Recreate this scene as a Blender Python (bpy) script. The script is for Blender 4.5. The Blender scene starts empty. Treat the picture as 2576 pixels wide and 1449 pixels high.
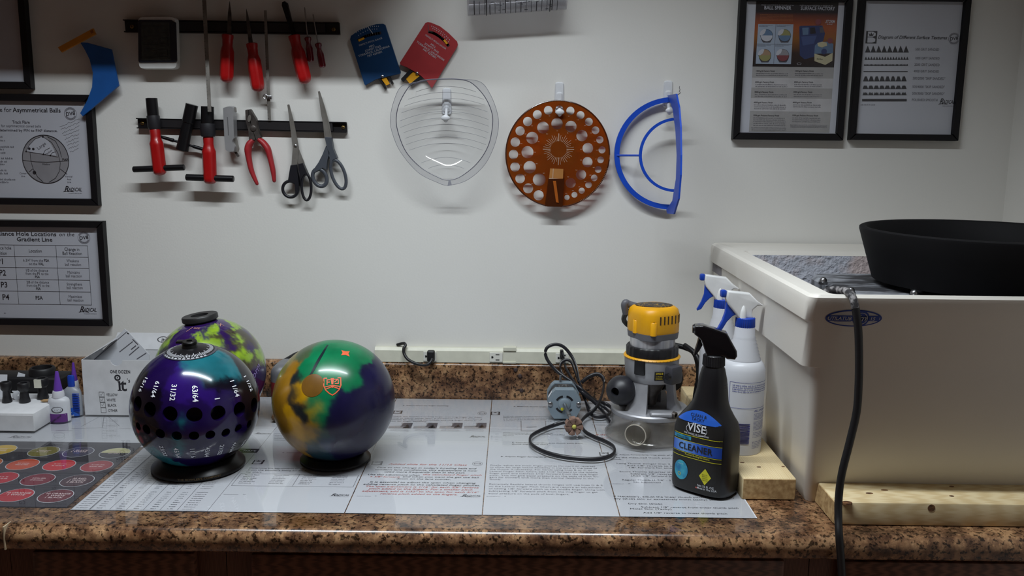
import bpy, bmesh, math, random
from mathutils import Vector, Matrix
from mathutils.geometry import tessellate_polygon
R = math.radians
random.seed(7)
SC = bpy.context.scene
COL = SC.collection
# ------------------------------------------------------------------ camera
FPX = 2218.0                      # focal length in pixels of the 2576 x 1449 frame
PITCH, ROLL = R(9.7), R(0.7)
ZC = 0.914                        # height of the worktop
HC, DC = 0.585, 1.945             # camera above the worktop, camera from the back wall
CAM = Vector((0, -DC, ZC + HC))
_f = Vector((0, math.cos(PITCH), -math.sin(PITCH)))
_u = Vector((0, math.sin(PITCH), math.cos(PITCH)))
_x = Vector((1, 0, 0))
IR = _x * math.cos(ROLL) + _u * math.sin(ROLL)
IU = -_x * math.sin(ROLL) + _u * math.cos(ROLL)
cd = bpy.data.cameras.new('camera'); cam = bpy.data.objects.new('camera', cd); COL.objects.link(cam)
cd.sensor_fit = 'HORIZONTAL'; cd.sensor_width = 36.0; cd.lens = 36.0 * FPX / 2576.0
cd.clip_start = 0.02
cam.matrix_world = Matrix(((IR.x, IU.x, -_f.x, CAM.x), (IR.y, IU.y, -_f.y, CAM.y), (IR.z, IU.z, -_f.z, CAM.z), (0, 0, 0, 1)))
SC.camera = cam
# ------------------------------------------------------------------ world and exposure
wd = bpy.data.worlds.new('world'); SC.world = wd; wd.use_nodes = True
wd.node_tree.nodes['Background'].inputs[0].default_value = (0.55, 0.6, 0.7, 1)
wd.node_tree.nodes['Background'].inputs[1].default_value = 0.02
SC.view_settings.view_transform = 'Standard'; SC.view_settings.look = 'None'
SC.view_settings.gamma = 1.0; SC.view_settings.use_curve_mapping = False
SC.view_settings.exposure = 0.0
LAMP_POWER = 17.5
TUBE_COLOR = (0.90, 0.975, 1.03, 1)
SC.cycles.max_bounces = 10; SC.cycles.transparent_max_bounces = 24
SC.cycles.diffuse_bounces = 5; SC.cycles.caustics_reflective = False; SC.cycles.caustics_refractive = False
# ------------------------------------------------------------------ pixel -> place on a real plane
def ray(px, py):
    return (_f * FPX + IR * (px - 1288.0) - IU * (py - 724.5)).normalized()
def W(px, py, off=0.0):                      # point on a plane parallel to the back wall, `off` in front of it
    d = ray(px, py); return CAM + d * ((-off - CAM.y) / d.y)
def T(px, py, z=0.0):                        # point on a level plane z above the worktop
    d = ray(px, py); return CAM + d * ((ZC + z - CAM.z) / d.z)
def XP(px, py, X):                           # point on the plane x = X
    d = ray(px, py); return CAM + d * ((X - CAM.x) / d.x)
# ------------------------------------------------------------------ materials
def s2l(c):
    c = c / 255.0
    return c / 12.92 if c <= 0.04045 else ((c + 0.055) / 1.055) ** 2.4
def C(r, g, b): return (s2l(r), s2l(g), s2l(b), 1.0)
MATS = {}
def M(name, rgb=(200, 200, 200), rough=0.5, metal=0.0, noise=None, bump=None, coat=0.0, spec=0.5, emit=None, trans=0.0, sss=0.0, stretch=None):
    if name in MATS: return MATS[name]
    m = bpy.data.materials.new(name); m.use_nodes = True; MATS[name] = m
    nt = m.node_tree; b = nt.nodes['Principled BSDF']
    b.inputs['Base Color'].default_value = C(*rgb); b.inputs['Roughness'].default_value = rough
    b.inputs['Metallic'].default_value = metal; b.inputs['Coat Weight'].default_value = coat
    b.inputs['Coat Roughness'].default_value = 0.05
    b.inputs['Specular IOR Level'].default_value = spec; b.inputs['Transmission Weight'].default_value = trans
    if sss:
        b.inputs['Subsurface Weight'].default_value = sss; b.inputs['Subsurface Radius'].default_value = (0.01, 0.01, 0.01)
    tc = nt.nodes.new('ShaderNodeTexCoord'); vec = tc.outputs['Object']
    if stretch:
        mp = nt.nodes.new('ShaderNodeMapping'); mp.inputs['Scale'].default_value = stretch
        nt.links.new(vec, mp.inputs[0]); vec = mp.outputs[0]
    if noise is None: noise = (40.0, tuple(max(0, v * 0.93) for v in rgb), 0.5, 0.5)
    sc, rgb2, lo, wid = noise if len(noise) == 4 else (noise[0], noise[1], 0.45, 0.2)
    n = nt.nodes.new('ShaderNodeTexNoise'); n.inputs['Scale'].default_value = sc; n.inputs['Detail'].default_value = 5
    nt.links.new(vec, n.inputs['Vector'])
    rp = nt.nodes.new('ShaderNodeValToRGB'); rp.color_ramp.elements[0].position = max(0, lo - wid / 2); rp.color_ramp.elements[1].position = min(1, lo + wid / 2)
    rp.color_ramp.elements[0].color = C(*rgb); rp.color_ramp.elements[1].color = C(*rgb2)
    nt.links.new(n.outputs['Fac'], rp.inputs[0]); nt.links.new(rp.outputs[0], b.inputs['Base Color'])
    if bump:
        n2 = nt.nodes.new('ShaderNodeTexNoise'); n2.inputs['Scale'].default_value = bump[0]; n2.inputs['Detail'].default_value = 4
        nt.links.new(vec, n2.inputs['Vector'])
        bp = nt.nodes.new('ShaderNodeBump'); bp.inputs['Strength'].default_value = bump[1]; bp.inputs['Distance'].default_value = 0.002
        nt.links.new(n2.outputs['Fac'], bp.inputs['Height']); nt.links.new(bp.outputs[0], b.inputs['Normal'])
    if emit:
        b.inputs['Emission Color'].default_value = emit[0]; b.inputs['Emission Strength'].default_value = emit[1]
    return m
def CLEAR(name, tint=(1, 1, 1), ior=1.45, rough=0.02, haze=0.0, hazecol=(200, 200, 200), gain=1.0):
    # clear plastic: lets light straight through, mirrors by Fresnel, a little haze
    if name in MATS: return MATS[name]
    m = bpy.data.materials.new(name); m.use_nodes = True; MATS[name] = m
    nt = m.node_tree; nt.nodes.remove(nt.nodes['Principled BSDF']); out = nt.nodes['Material Output']
    tr = nt.nodes.new('ShaderNodeBsdfTransparent'); tr.inputs[0].default_value = (*tint, 1)
    gl = nt.nodes.new('ShaderNodeBsdfGlossy'); gl.inputs['Roughness'].default_value = rough
    lw = nt.nodes.new('ShaderNodeLayerWeight'); lw.inputs[0].default_value = 0.5      # Schlick's approximation, same from both sides
    pw = nt.nodes.new('ShaderNodeMath'); pw.operation = 'POWER'; pw.inputs[1].default_value = 5.0; nt.links.new(lw.outputs['Facing'], pw.inputs[0])
    f0 = ((ior - 1) / (ior + 1)) ** 2
    fr = nt.nodes.new('ShaderNodeMapRange'); fr.inputs[3].default_value = f0; fr.inputs[4].default_value = 1.0; nt.links.new(pw.outputs[0], fr.inputs[0])
    base = tr.outputs[0]
    if haze:
        df = nt.nodes.new('ShaderNodeBsdfDiffuse'); df.inputs[0].default_value = C(*hazecol)
        tl = nt.nodes.new('ShaderNodeBsdfTranslucent'); tl.inputs[0].default_value = C(*hazecol)
        ad = nt.nodes.new('ShaderNodeMixShader'); nt.links.new(df.outputs[0], ad.inputs[1]); nt.links.new(tl.outputs[0], ad.inputs[2])
        ns = nt.nodes.new('ShaderNodeTexNoise'); ns.inputs['Scale'].default_value = 60
        tcn = nt.nodes.new('ShaderNodeTexCoord'); nt.links.new(tcn.outputs['Object'], ns.inputs['Vector'])
        mm = nt.nodes.new('ShaderNodeMapRange'); mm.inputs[3].default_value = haze * 0.7; mm.inputs[4].default_value = haze * 1.3
        nt.links.new(ns.outputs[0], mm.inputs[0])
        mh = nt.nodes.new('ShaderNodeMixShader'); nt.links.new(mm.outputs[0], mh.inputs[0])
        nt.links.new(tr.outputs[0], mh.inputs[1]); nt.links.new(ad.outputs[0], mh.inputs[2]); base = mh.outputs[0]
    fac = fr.outputs[0]
    if gain != 1.0:
        mu = nt.nodes.new('ShaderNodeMath'); mu.operation = 'MULTIPLY'; mu.inputs[1].default_value = gain
        nt.links.new(fac, mu.inputs[0]); fac = mu.outputs[0]
    mx = nt.nodes.new('ShaderNodeMixShader'); nt.links.new(fac, mx.inputs[0])
    nt.links.new(base, mx.inputs[1]); nt.links.new(gl.outputs[0], mx.inputs[2]); nt.links.new(mx.outputs[0], out.inputs[0])
    return m
def granite():
    m = bpy.data.materials.new('granite_laminate'); m.use_nodes = True; nt = m.node_tree; b = nt.nodes['Principled BSDF']
    tc = nt.nodes.new('ShaderNodeTexCoord'); v = tc.outputs['Object']
    def noise(s, det=6, rough=0.6):
        n = nt.nodes.new('ShaderNodeTexNoise'); n.inputs['Scale'].default_value = s; n.inputs['Detail'].default_value = det; n.inputs['Roughness'].default_value = rough
        nt.links.new(v, n.inputs['Vector']); return n.outputs['Fac']
    def ramp(f, stops):
        r = nt.nodes.new('ShaderNodeValToRGB'); e = r.color_ramp.elements
        while len(e) < len(stops): e.new(0.5)
        for i, (p, c) in enumerate(stops): e[i].position = p; e[i].color = C(*c)
        nt.links.new(f, r.inputs[0]); return r.outputs[0]
    base = ramp(noise(30, 8, 0.66), [(0.30, (52, 38, 31)), (0.42, (96, 70, 52)), (0.52, (142, 108, 80)), (0.61, (174, 139, 104)), (0.75, (132, 100, 80))])
    speck = ramp(noise(150, 4, 0.55), [(0.40, (20, 14, 12)), (0.47, (255, 255, 255)), (0.60, (255, 255, 255)), (0.66, (255, 255, 255))])
    mx = nt.nodes.new('ShaderNodeMix'); mx.data_type = 'RGBA'; mx.blend_type = 'MULTIPLY'; mx.inputs[0].default_value = 0.85
    nt.links.new(base, mx.inputs[6]); nt.links.new(speck, mx.inputs[7])
    pale_fleck = ramp(noise(210, 2, 0.5), [(0.60, (0, 0, 0)), (0.70, (120, 95, 66))])  # pale flecks of the laminate's own pattern
    ad = nt.nodes.new('ShaderNodeMix'); ad.data_type = 'RGBA'; ad.blend_type = 'ADD'; ad.inputs[0].default_value = 0.8
    nt.links.new(mx.outputs[2], ad.inputs[6]); nt.links.new(pale_fleck, ad.inputs[7])
    blot = ramp(noise(10, 5, 0.6), [(0.36, (182, 166, 158)), (0.50, (236, 232, 228)), (0.64, (255, 250, 242))])
    bl = nt.nodes.new('ShaderNodeMix'); bl.data_type = 'RGBA'; bl.blend_type = 'MULTIPLY'; bl.inputs[0].default_value = 1.0
    nt.links.new(ad.outputs[2], bl.inputs[6]); nt.links.new(blot, bl.inputs[7])
    nt.links.new(bl.outputs[2], b.inputs['Base Color']); b.inputs['Roughness'].default_value = 0.22
    b.inputs['Specular IOR Level'].default_value = 0.5
    MATS['granite'] = m; return m
def wood(name, c1, c2, scale, stretch, rough=0.5, c3=None):
    m = bpy.data.materials.new(name); m.use_nodes = True; nt = m.node_tree; b = nt.nodes['Principled BSDF']
    tc = nt.nodes.new('ShaderNodeTexCoord'); mp = nt.nodes.new('ShaderNodeMapping'); mp.inputs['Scale'].default_value = stretch
    nt.links.new(tc.outputs['Object'], mp.inputs[0])
    n = nt.nodes.new('ShaderNodeTexNoise'); n.inputs['Scale'].default_value = scale; n.inputs['Detail'].default_value = 6; n.inputs['Distortion'].default_value = 0.6
    nt.links.new(mp.outputs[0], n.inputs['Vector'])
    w = nt.nodes.new('ShaderNodeTexWave'); w.inputs['Scale'].default_value = scale * 0.8; w.inputs['Distortion'].default_value = 6; w.inputs['Detail'].default_value = 3
    nt.links.new(mp.outputs[0], w.inputs['Vector'])
    mi = nt.nodes.new('ShaderNodeMix'); mi.data_type = 'FLOAT'; mi.inputs[0].default_value = 0.45
    nt.links.new(n.outputs['Fac'], mi.inputs[2]); nt.links.new(w.outputs['Fac'], mi.inputs[3])
    r = nt.nodes.new('ShaderNodeValToRGB'); r.color_ramp.elements[0].position = 0.28; r.color_ramp.elements[1].position = 0.68
    r.color_ramp.elements[0].color = C(*c2); r.color_ramp.elements[1].color = C(*c1)
    nt.links.new(mi.outputs[0], r.inputs[0]); nt.links.new(r.outputs[0], b.inputs['Base Color']); b.inputs['Roughness'].default_value = rough
    MATS[name] = m; return m
# ------------------------------------------------------------------ mesh building
class MB:
    def __init__(s): s.v = []; s.f = []; s.m = []
    def add(s, vs, fs, mi=0):
        o = len(s.v); s.v += [tuple(p) for p in vs]; s.f += [tuple(i + o for i in f) for f in fs]; s.m += [mi] * len(fs); return s
    def box(s, x0, x1, y0, y1, z0, z1, mi=0):
        vs = [(x, y, z) for z in (z0, z1) for y in (y0, y1) for x in (x0, x1)]
        return s.add(vs, [(0, 2, 3, 1), (4, 5, 7, 6), (0, 1, 5, 4), (2, 6, 7, 3), (0, 4, 6, 2), (1, 3, 7, 5)], mi)
    def rbox(s, x0, x1, y0, y1, z0, z1, r=0.003, seg=2, mi=0):
        bm = bmesh.new(); bmesh.ops.create_cube(bm, size=1.0)
        for v in bm.verts:
            v.co = Vector(((x0 + x1) / 2 + v.co.x * (x1 - x0), (y0 + y1) / 2 + v.co.y * (y1 - y0), (z0 + z1) / 2 + v.co.z * (z1 - z0)))
        bmesh.ops.bevel(bm, geom=bm.edges[:], offset=r, segments=seg, profile=0.5, affect='EDGES')
        return s.bm(bm, mi)
    def bm(s, bm, mi=0):
        bm.verts.index_update(); s.add([v.co.copy() for v in bm.verts], [[v.index for v in f.verts] for f in bm.faces], mi); bm.free(); return s
    def prism(s, pts, z0, z1, holes=(), mi=0, xf=None, bev=0.0):
        # extruded outline in x, y from z0 to z1, with holes; bev insets the front (z1) face
        loops = [list(pts)] + [list(h) for h in holes]
        flat = [p for l in loops for p in l]
        n = len(flat)
        tris = tessellate_polygon([[Vector((p[0], p[1], 0)) for p in l] for l in loops])
        vs = [(p[0], p[1], z0) for p in flat] + [(p[0], p[1], z1) for p in flat]
        fs = []
        for t in tris:
            a, b_, c = [Vector((flat[i][0], flat[i][1])) for i in t]
            up = (b_ - a).cross(c - a) > 0
            t = tuple(t) if up else (t[2], t[1], t[0])
            fs.append(tuple(i + n for i in t)); fs.append((t[2], t[1], t[0]))
        o = 0
        for k, l in enumerate(loops):
            m = len(l)
            ar = sum(l[i][0] * l[(i + 1) % m][1] - l[(i + 1) % m][0] * l[i][1] for i in range(m))
            ccw = (ar > 0) == (k == 0)
            for i in range(m):
                j = (i + 1) % m
                q = (o + i, o + j, o + j + n, o + i + n)
                fs.append(q if ccw else q[::-1])
            o += m
        if bev:
            P = [Vector((p[0], p[1])) for p in loops[0]]; m = len(P)
            ar = sum(P[i].x * P[(i + 1) % m].y - P[(i + 1) % m].x * P[i].y for i in range(m)); sg = 1 if ar > 0 else -1
            for i in range(m):
                d1 = (P[i] - P[i - 1]).normalized(); d2 = (P[(i + 1) % m] - P[i]).normalized()
                nn = Vector((-(d1.y + d2.y), d1.x + d2.x)); L = nn.length
                if L > 1e-6:
                    q = P[i] + nn / L * sg * bev; vs[i + n] = (q.x, q.y, z1)
        if xf: vs = [xf(Vector(p)) for p in vs]
        return s.add(vs, fs, mi)
    def tube(s, path, r, seg=10, mi=0, caps=True, closed=False, flat=1.0, updir=None):
        path = [Vector(p) for p in path]; n = len(path)
        rs = r if isinstance(r, (list, tuple)) else [r] * n
        vs, fs = [], []
        prev = None
        for i, p in enumerate(path):
            if closed: t = path[(i + 1) % n] - path[i - 1]
            else: t = path[min(i + 1, n - 1)] - path[max(i - 1, 0)]
            if t.length < 1e-9: t = Vector((0, 0, 1))
            t.normalize()
            if updir is not None: a = Vector(updir)
            elif prev is not None: a = prev
            else: a = Vector((0, 0, 1)) if abs(t.z) < 0.9 else Vector((1, 0, 0))
            a = a - t * a.dot(t)
            if a.length < 1e-6: a = t.orthogonal()
            a.normalize(); b = t.cross(a); prev = a
            for k in range(seg):
                th = 2 * math.pi * k / seg
                vs.append(p + a * (math.cos(th) * rs[i]) + b * (math.sin(th) * rs[i] * flat))
        m = n if closed else n - 1
        for i in range(m):
            j = (i + 1) % n
            for k in range(seg):
                l = (k + 1) % seg
                fs.append((i * seg + k, i * seg + l, j * seg + l, j * seg + k))
        if caps and not closed:
            fs.append(tuple(range(seg))[::-1]); fs.append(tuple((n - 1) * seg + k for k in range(seg)))
        return s.add(vs, fs, mi)
    def lathe(s, p0, p1, prof, seg=24, mi=0, flute=None, oval=1.0, updir=None):
        # prof: (fraction along p0->p1, radius)
        p0, p1 = Vector(p0), Vector(p1); t = (p1 - p0); L = t.length; t.normalize()
        a = Vector(updir) if updir else (Vector((0, 0, 1)) if abs(t.z) < 0.9 else Vector((0, -1, 0)))
        a = (a - t * a.dot(t)).normalized(); b = t.cross(a)
        vs, fs = [], []
        for (q, r) in prof:
            c = p0 + t * (q * L)
            for k in range(seg):
                th = 2 * math.pi * k / seg; rr = r
                if flute and flute[2] <= q <= flute[3]: rr = r * (1 - flute[1] * (0.5 + 0.5 * math.cos(flute[0] * th)))
                vs.append(c + a * (math.cos(th) * rr * oval) + b * (math.sin(th) * rr))
        n = len(prof)
        for i in range(n - 1):
            for k in range(seg):
                l = (k + 1) % seg
                fs.append((i * seg + k, i * seg + l, (i + 1) * seg + l, (i + 1) * seg + k))
        if prof[0][1] > 1e-6: fs.append(tuple(range(seg))[::-1])
        if prof[-1][1] > 1e-6: fs.append(tuple((n - 1) * seg + k for k in range(seg)))
        return s.add(vs, fs, mi)
    def build(s, name, mats, parent=None, smooth=False, angle=40):
        me = bpy.data.meshes.new(name); me.from_pydata(s.v, [], s.f)
        for m in (mats if isinstance(mats, (list, tuple)) else [mats]): me.materials.append(m)
        if any(s.m): me.polygons.foreach_set('material_index', s.m)
        me.validate(); me.update()
        if smooth:
            bm = bmesh.new(); bm.from_mesh(me); bmesh.ops.remove_doubles(bm, verts=bm.verts[:], dist=1e-6)
            ca = R(angle)
            for f in bm.faces: f.smooth = True
            for e in bm.edges:
                if len(e.link_faces) != 2 or e.calc_face_angle(0) > ca: e.smooth = False
            bm.to_mesh(me); bm.free()
        o = bpy.data.objects.new(name, me); COL.objects.link(o)
        if parent: o.parent = parent
        return o
def tag(o, label=None, cat=None, group=None, kind=None):
    if label: o['label'] = label
    if cat: o['category'] = cat
    if group: o['group'] = group
    if kind: o['kind'] = kind
    return o
def thing(name, label, cat, loc=(0, 0, 0), rot=(0, 0, 0), group=None):
    o = bpy.data.objects.new(name, None); COL.objects.link(o); o.empty_display_size = 0.02
    o.location = loc; o.rotation_euler = rot
    return tag(o, label, cat, group)
WROT = (math.pi / 2, 0, 0)                # local x right, y up, z out of the wall
class WT:                                  # a thing on the wall, laid out in its own flat frame
    def __init__(s, name, label, cat, px, py, group=None):
        s.o = W(px, py); s.t = thing(name, label, cat, s.o, WROT, group)
    def p(s, px, py, off=0.0):
        q = W(px, py, off); return Vector((q.x - s.o.x, q.z - s.o.z, off))
    def pp(s, pts, off=0.0): return [tuple(s.p(a, b, off)[:2]) for a, b in pts]
    def m(s, px_len, off=0.0): return px_len * (DC - off) * 0.99 / FPX      # pixels -> metres near the wall
def ell(cx, cy, rx, ry, n=24, rot=0.0, a0=0.0, a1=2 * math.pi, close=True):
    out = []
    for i in range(n if close else n + 1):
        t = a0 + (a1 - a0) * i / n; x, y = rx * math.cos(t), ry * math.sin(t)
        out.append((cx + x * math.cos(rot) - y * math.sin(rot), cy + x * math.sin(rot) + y * math.cos(rot)))
    return out
def smooth_path(pts, n=6, closed=False):
    P = [Vector(p) for p in pts]; out = []; m = len(P)
    rng = range(m if closed else m - 1)
    for i in rng:
        if closed: a, b, c, d = P[i - 1], P[i], P[(i + 1) % m], P[(i + 2) % m]
        else: a, b, c, d = P[max(i - 1, 0)], P[i], P[i + 1], P[min(i + 2, m - 1)]
        for k in range(n):
            t = k / n
            out.append(0.5 * ((2 * b) + (c - a) * t + (2 * a - 5 * b + 4 * c - d) * t * t + (3 * b - a - 3 * c + d) * t ** 3))
    if not closed: out.append(P[-1])
    return out
# ------------------------------------------------------------------ lettering (built-in font, glyph outlines cached)
GL = {}
def _cache_glyphs():
    chars = sorted(set('ABCDEFGHIJKLMNOPQRSTUVWXYZabcdefghijklmnopqrstuvwxyz0123456789.,:;!?\'"()/&-+=>#%*$@_~'))
    objs = []
    def add(bold, key, body):
        cu = bpy.data.curves.new('g', 'FONT'); cu.body = body; cu.size = 1.0; cu.resolution_u = 2
        if bold: cu.offset = 0.014
        o = bpy.data.objects.new('g', cu); COL.objects.link(o); objs.append((bold, key, o))
    for bold in (0, 1):
        add(bold, 'bar', 'l')
        for ch in chars: add(bold, ch, ch); add(bold, ch + 'l', ch + 'l')
    dg = bpy.context.evaluated_depsgraph_get()
    tmp = {}
    for bold, key, o in objs:
        me = o.evaluated_get(dg).to_mesh()
        tmp[(bold, key)] = ([tuple(v.co[:2]) for v in me.vertices], [tuple(p.vertices) for p in me.polygons])
        o.evaluated_get(dg).to_mesh_clear()
    for bold in (0, 1):
        lmax = max(v[0] for v in tmp[(bold, 'bar')][0])
        for ch in chars:
            vs, fs = tmp[(bold, ch)]
            GL[(bold, ch)] = (vs, fs, max(v[0] for v in tmp[(bold, ch + 'l')][0]) - lmax)
    for bold, ch, o in objs:
        c = o.data; bpy.data.objects.remove(o); bpy.data.curves.remove(c)
_cache_glyphs()
def text_w(s, bold=0): return sum(0.28 if c == ' ' else GL.get((bold, c), GL[(bold, '-')])[2] for c in s)
def text2d(s, h, align='c', bold=0, shear=0.0, wx=1.0, width=None, track=0.0):
    # list of (verts, faces) in metres; h is the capital height
    k = h / 0.69
    tot = text_w(s, bold) + track * len(s)
    if width: wx = width / (tot * k)
    x = {'l': 0.0, 'c': -tot / 2, 'r': -tot}[align]; V, F = [], []
    for c in s:
        if c == ' ': x += 0.28 + track; continue
        vs, fs, adv = GL.get((bold, c), GL[(bold, '-')])
        o = len(V); V += [((x + a + b * shear) * k * wx, b * k) for a, b in vs]; F += [tuple(i + o for i in f) for f in fs]
        x += adv + track
    return V, F
class INK:                                   # flat print gathered into one mesh, on any surface given by fn(x, y)
    def __init__(s, fn): s.fn = fn; s.mb = MB()
    def text(s, st, x, y, h, align='c', bold=0, shear=0.0, wx=1.0, width=None, rot=0.0, mi=0, track=0.0):
        V, F = text2d(st, h, align, bold, shear, wx, width, track)
        c, n = math.cos(rot), math.sin(rot)
        s.mb.add([s.fn(x + a * c - b * n, y + a * n + b * c) for a, b in V], F, mi); return s
    def poly(s, pts, mi=0, holes=()):
        loops = [list(pts)] + [list(h) for h in holes]; flat = [p for l in loops for p in l]
        tr = tessellate_polygon([[Vector((p[0], p[1], 0)) for p in l] for l in loops]); fs = []
        for t in tr:
            a, b, c = [Vector(flat[i]) for i in t]
            fs.append(tuple(t) if (b - a).cross(c - a) > 0 else tuple(t)[::-1])
        s.mb.add([s.fn(*p) for p in flat], fs, mi); return s
    def rect(s, x0, y0, x1, y1, mi=0): return s.poly([(x0, y0), (x1, y0), (x1, y1), (x0, y1)], mi)
    def line(s, pts, w, mi=0, closed=False):
        P = [Vector(p) for p in pts]
        if closed: P = P + [P[0]]
        for a, b in zip(P[:-1], P[1:]):
            d = b - a
            if d.length < 1e-9: continue
            n = Vector((-d.y, d.x)).normalized() * w / 2; e = d.normalized() * w * 0.3
            s.poly([a - n - e, b - n + e, b + n + e, a + n - e], mi)
        return s
    def ring(s, cx, cy, r0, r1, n=28, mi=0, sy=1.0):
        for i in range(n):
            a, b = 2 * math.pi * i / n, 2 * math.pi * (i + 1) / n
            s.poly([(cx + r * math.cos(t), cy + sy * r * math.sin(t)) for r, t in ((r0, a), (r1, a), (r1, b), (r0, b))], mi)
        return s
    def scribble(s, x0, x1, y, h, rnd, mi=0):      # one line of print too small to read
        x = x0
        while x < x1:
            w = rnd.uniform(0.6, 2.4) * h
            e = min(x + w, x1); xx = x
            while xx < e - h * 0.1:
                s.rect(xx, y + rnd.uniform(0, 0.15) * h, xx + h * 0.28, y + h * rnd.uniform(0.55, 1.0), mi); xx += h * 0.5
            x = e + h * 0.45
        return s
    def build(s, name, mats, parent): return s.mb.build(name, mats, parent)
# ================================================================== THE ROOM
XL, XR, YF, ZT = -2.3, 1.08, -4.6, 2.44
m_wall = M('wall_paint', (226, 224, 219), 0.85, noise=(3.0, (220, 218, 213), 0.5, 0.6), bump=(220, 0.08))
m_ceil = M('ceiling_paint', (225, 223, 218), 0.9)
m_panel = M('tan_panelling', (214, 184, 166), 0.6)
m_floor = M('floor_vinyl', (150, 120, 104), 0.5, noise=(8, (134, 106, 90), 0.5, 0.3))
G = granite()
m_oak = wood('dark_oak', (124, 84, 64), (86, 56, 42), 14, (1.2, 6, 14), 0.45)
m_oakv = wood('dark_oak_upright', (118, 80, 61), (82, 53, 40), 14, (14, 6, 1.2), 0.45)
tag(MB().box(XL, XR, YF, 0, -0.05, 0).build('floor', m_floor), kind='structure')
tag(MB().box(XL, XR, YF, 0, ZT, ZT + 0.05).build('ceiling', m_ceil), kind='structure')
tag(MB().box(XL - 0.1, XR + 0.1, 0, 0.08, -0.05, ZT + 0.05).build('wall_back', m_wall), kind='structure')
tag(MB().box(XR, XR + 0.08, YF, 0, -0.05, ZT + 0.05).build('wall_right', m_wall), kind='structure')
tag(MB().box(XL - 0.08, XL, YF, 0, -0.05, ZT + 0.05).build('wall_left', m_panel), kind='structure')
tag(MB().box(XL - 0.1, XR + 0.1, YF - 0.08, YF, -0.05, ZT + 0.05).build('wall_front', m_panel), kind='structure')
# ------------------------------------------------------------------ ceiling lamp: a four-foot strip with two bare tubes
def strip_lamp(x, y, label):
    t = thing('ceiling_light', label, 'ceiling light', (x, y, ZT))
    prof = [(-0.06, 0), (0.06, 0), (0.05, -0.040), (0.024, -0.052), (-0.024, -0.052), (-0.05, -0.040)]
    MB().prism(prof, -0.64, 0.64, xf=lambda p: (p.z, p.x, p.y)).build('housing', M('lamp_enamel', (226, 226, 222), 0.5), t)
    MB().box(-0.61, 0.61, -0.022, 0.022, -0.0545, -0.0522).build('lens', M('lens_glow', (240, 240, 240), 0.4, emit=(TUBE_COLOR, 12.0)), t)
    for q in (-0.645, 0.635): MB().prism([(u * 1.04, v * 1.04) for u, v in prof], q, q + 0.01, xf=lambda p: (p.z, p.x, p.y)).build('end_cap', M('lamp_enamel'), t)
    la = bpy.data.lights.new('louvred_tube', 'AREA'); la.shape = 'RECTANGLE'; la.size = 1.22; la.size_y = 0.042; la.energy = LAMP_POWER; la.color = TUBE_COLOR[:3]; la.spread = R(126)
    lo = bpy.data.objects.new('louvred_tube', la); COL.objects.link(lo); lo.parent = t; lo.location = (0, 0, -0.056)
strip_lamp(-0.22, -0.86, 'louvred fluorescent strip on the ceiling above the worktop')
# ------------------------------------------------------------------ wall cabinets above the picture: their shade falls on the top of the wall
def wall_cabinet(x0, x1, z0, label):
    t = thing('wall_cabinet', label, 'cabinet', ((x0 + x1) / 2, 0, z0), group='wall cabinets above the picture')
    w = (x1 - x0) / 2
    MB().box(-w, w, -0.29, 0, 0, 0.45).build('body', m_oakv, t)
    for k in range(2):
        a, b = (-w + 0.004, -0.003) if k == 0 else (0.003, w - 0.004)
        d = MB().rbox(a, b, -0.31, -0.29, 0.01, 0.44, 0.004).build('door', m_oakv, t, True)
        MB().tube([((b - 0.03) if k == 0 else (a + 0.03), -0.33, 0.05), ((b - 0.03) if k == 0 else (a + 0.03), -0.33, 0.13)], 0.005, 8).build('handle', M('steel', (170, 170, 172), 0.3, 1.0), d, True)
wall_cabinet(-1.25, -0.20, ZC + 0.965, 'dark oak wall cabinet above the magnetic tool strips')
wall_cabinet(-2.16, -1.27, ZC + 0.965, 'dark oak wall cabinet above the left framed charts')
# ------------------------------------------------------------------ worktop
YE = -0.705
def worktop():
    t = thing('countertop', 'brown granite-look laminate worktop with rounded front edge and backsplash', 'countertop', (0, 0, ZC))
    r = 0.019
    prof = [(-0.001, -0.038), (-0.001, 0.0), (YE + r, 0.0)]
    for i in range(1, 8):
        a = math.pi / 2 + math.pi * 0.5 * i / 8
        prof.append((YE + r + r * math.cos(a), -r + r * math.sin(a)))
    prof += [(YE, -r), (YE + 0.002, -0.034), (YE + 0.006, -0.038)]
    MB().prism(prof, XL + 0.001, XR - 0.001, xf=lambda p: (p.z, p.x, p.y)).build('slab', G, t, True)
    b = [(-0.001, 0.0002), (-0.001, 0.083)] + [(-0.012 + 0.009 * math.cos(R(q)) * -1 - 0.0, 0.074 + 0.009 * math.sin(R(q))) for q in (90, 60, 30, 0)] + [(-0.021, 0.0002)]
    MB().prism(b, XL + 0.001, XR - 0.001, xf=lambda p: (p.z, p.x, p.y)).build('backsplash', G, t, True)
    a, b = T(27, 1312), W(33, 1368, -YE)
    MB().box(a.x - 0.001, a.x + 0.001, YE - 0.0006, a.y, -0.036, 0.0004).build('seam', M('seam_filler', (190, 170, 140), 0.5), t)
worktop()
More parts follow.
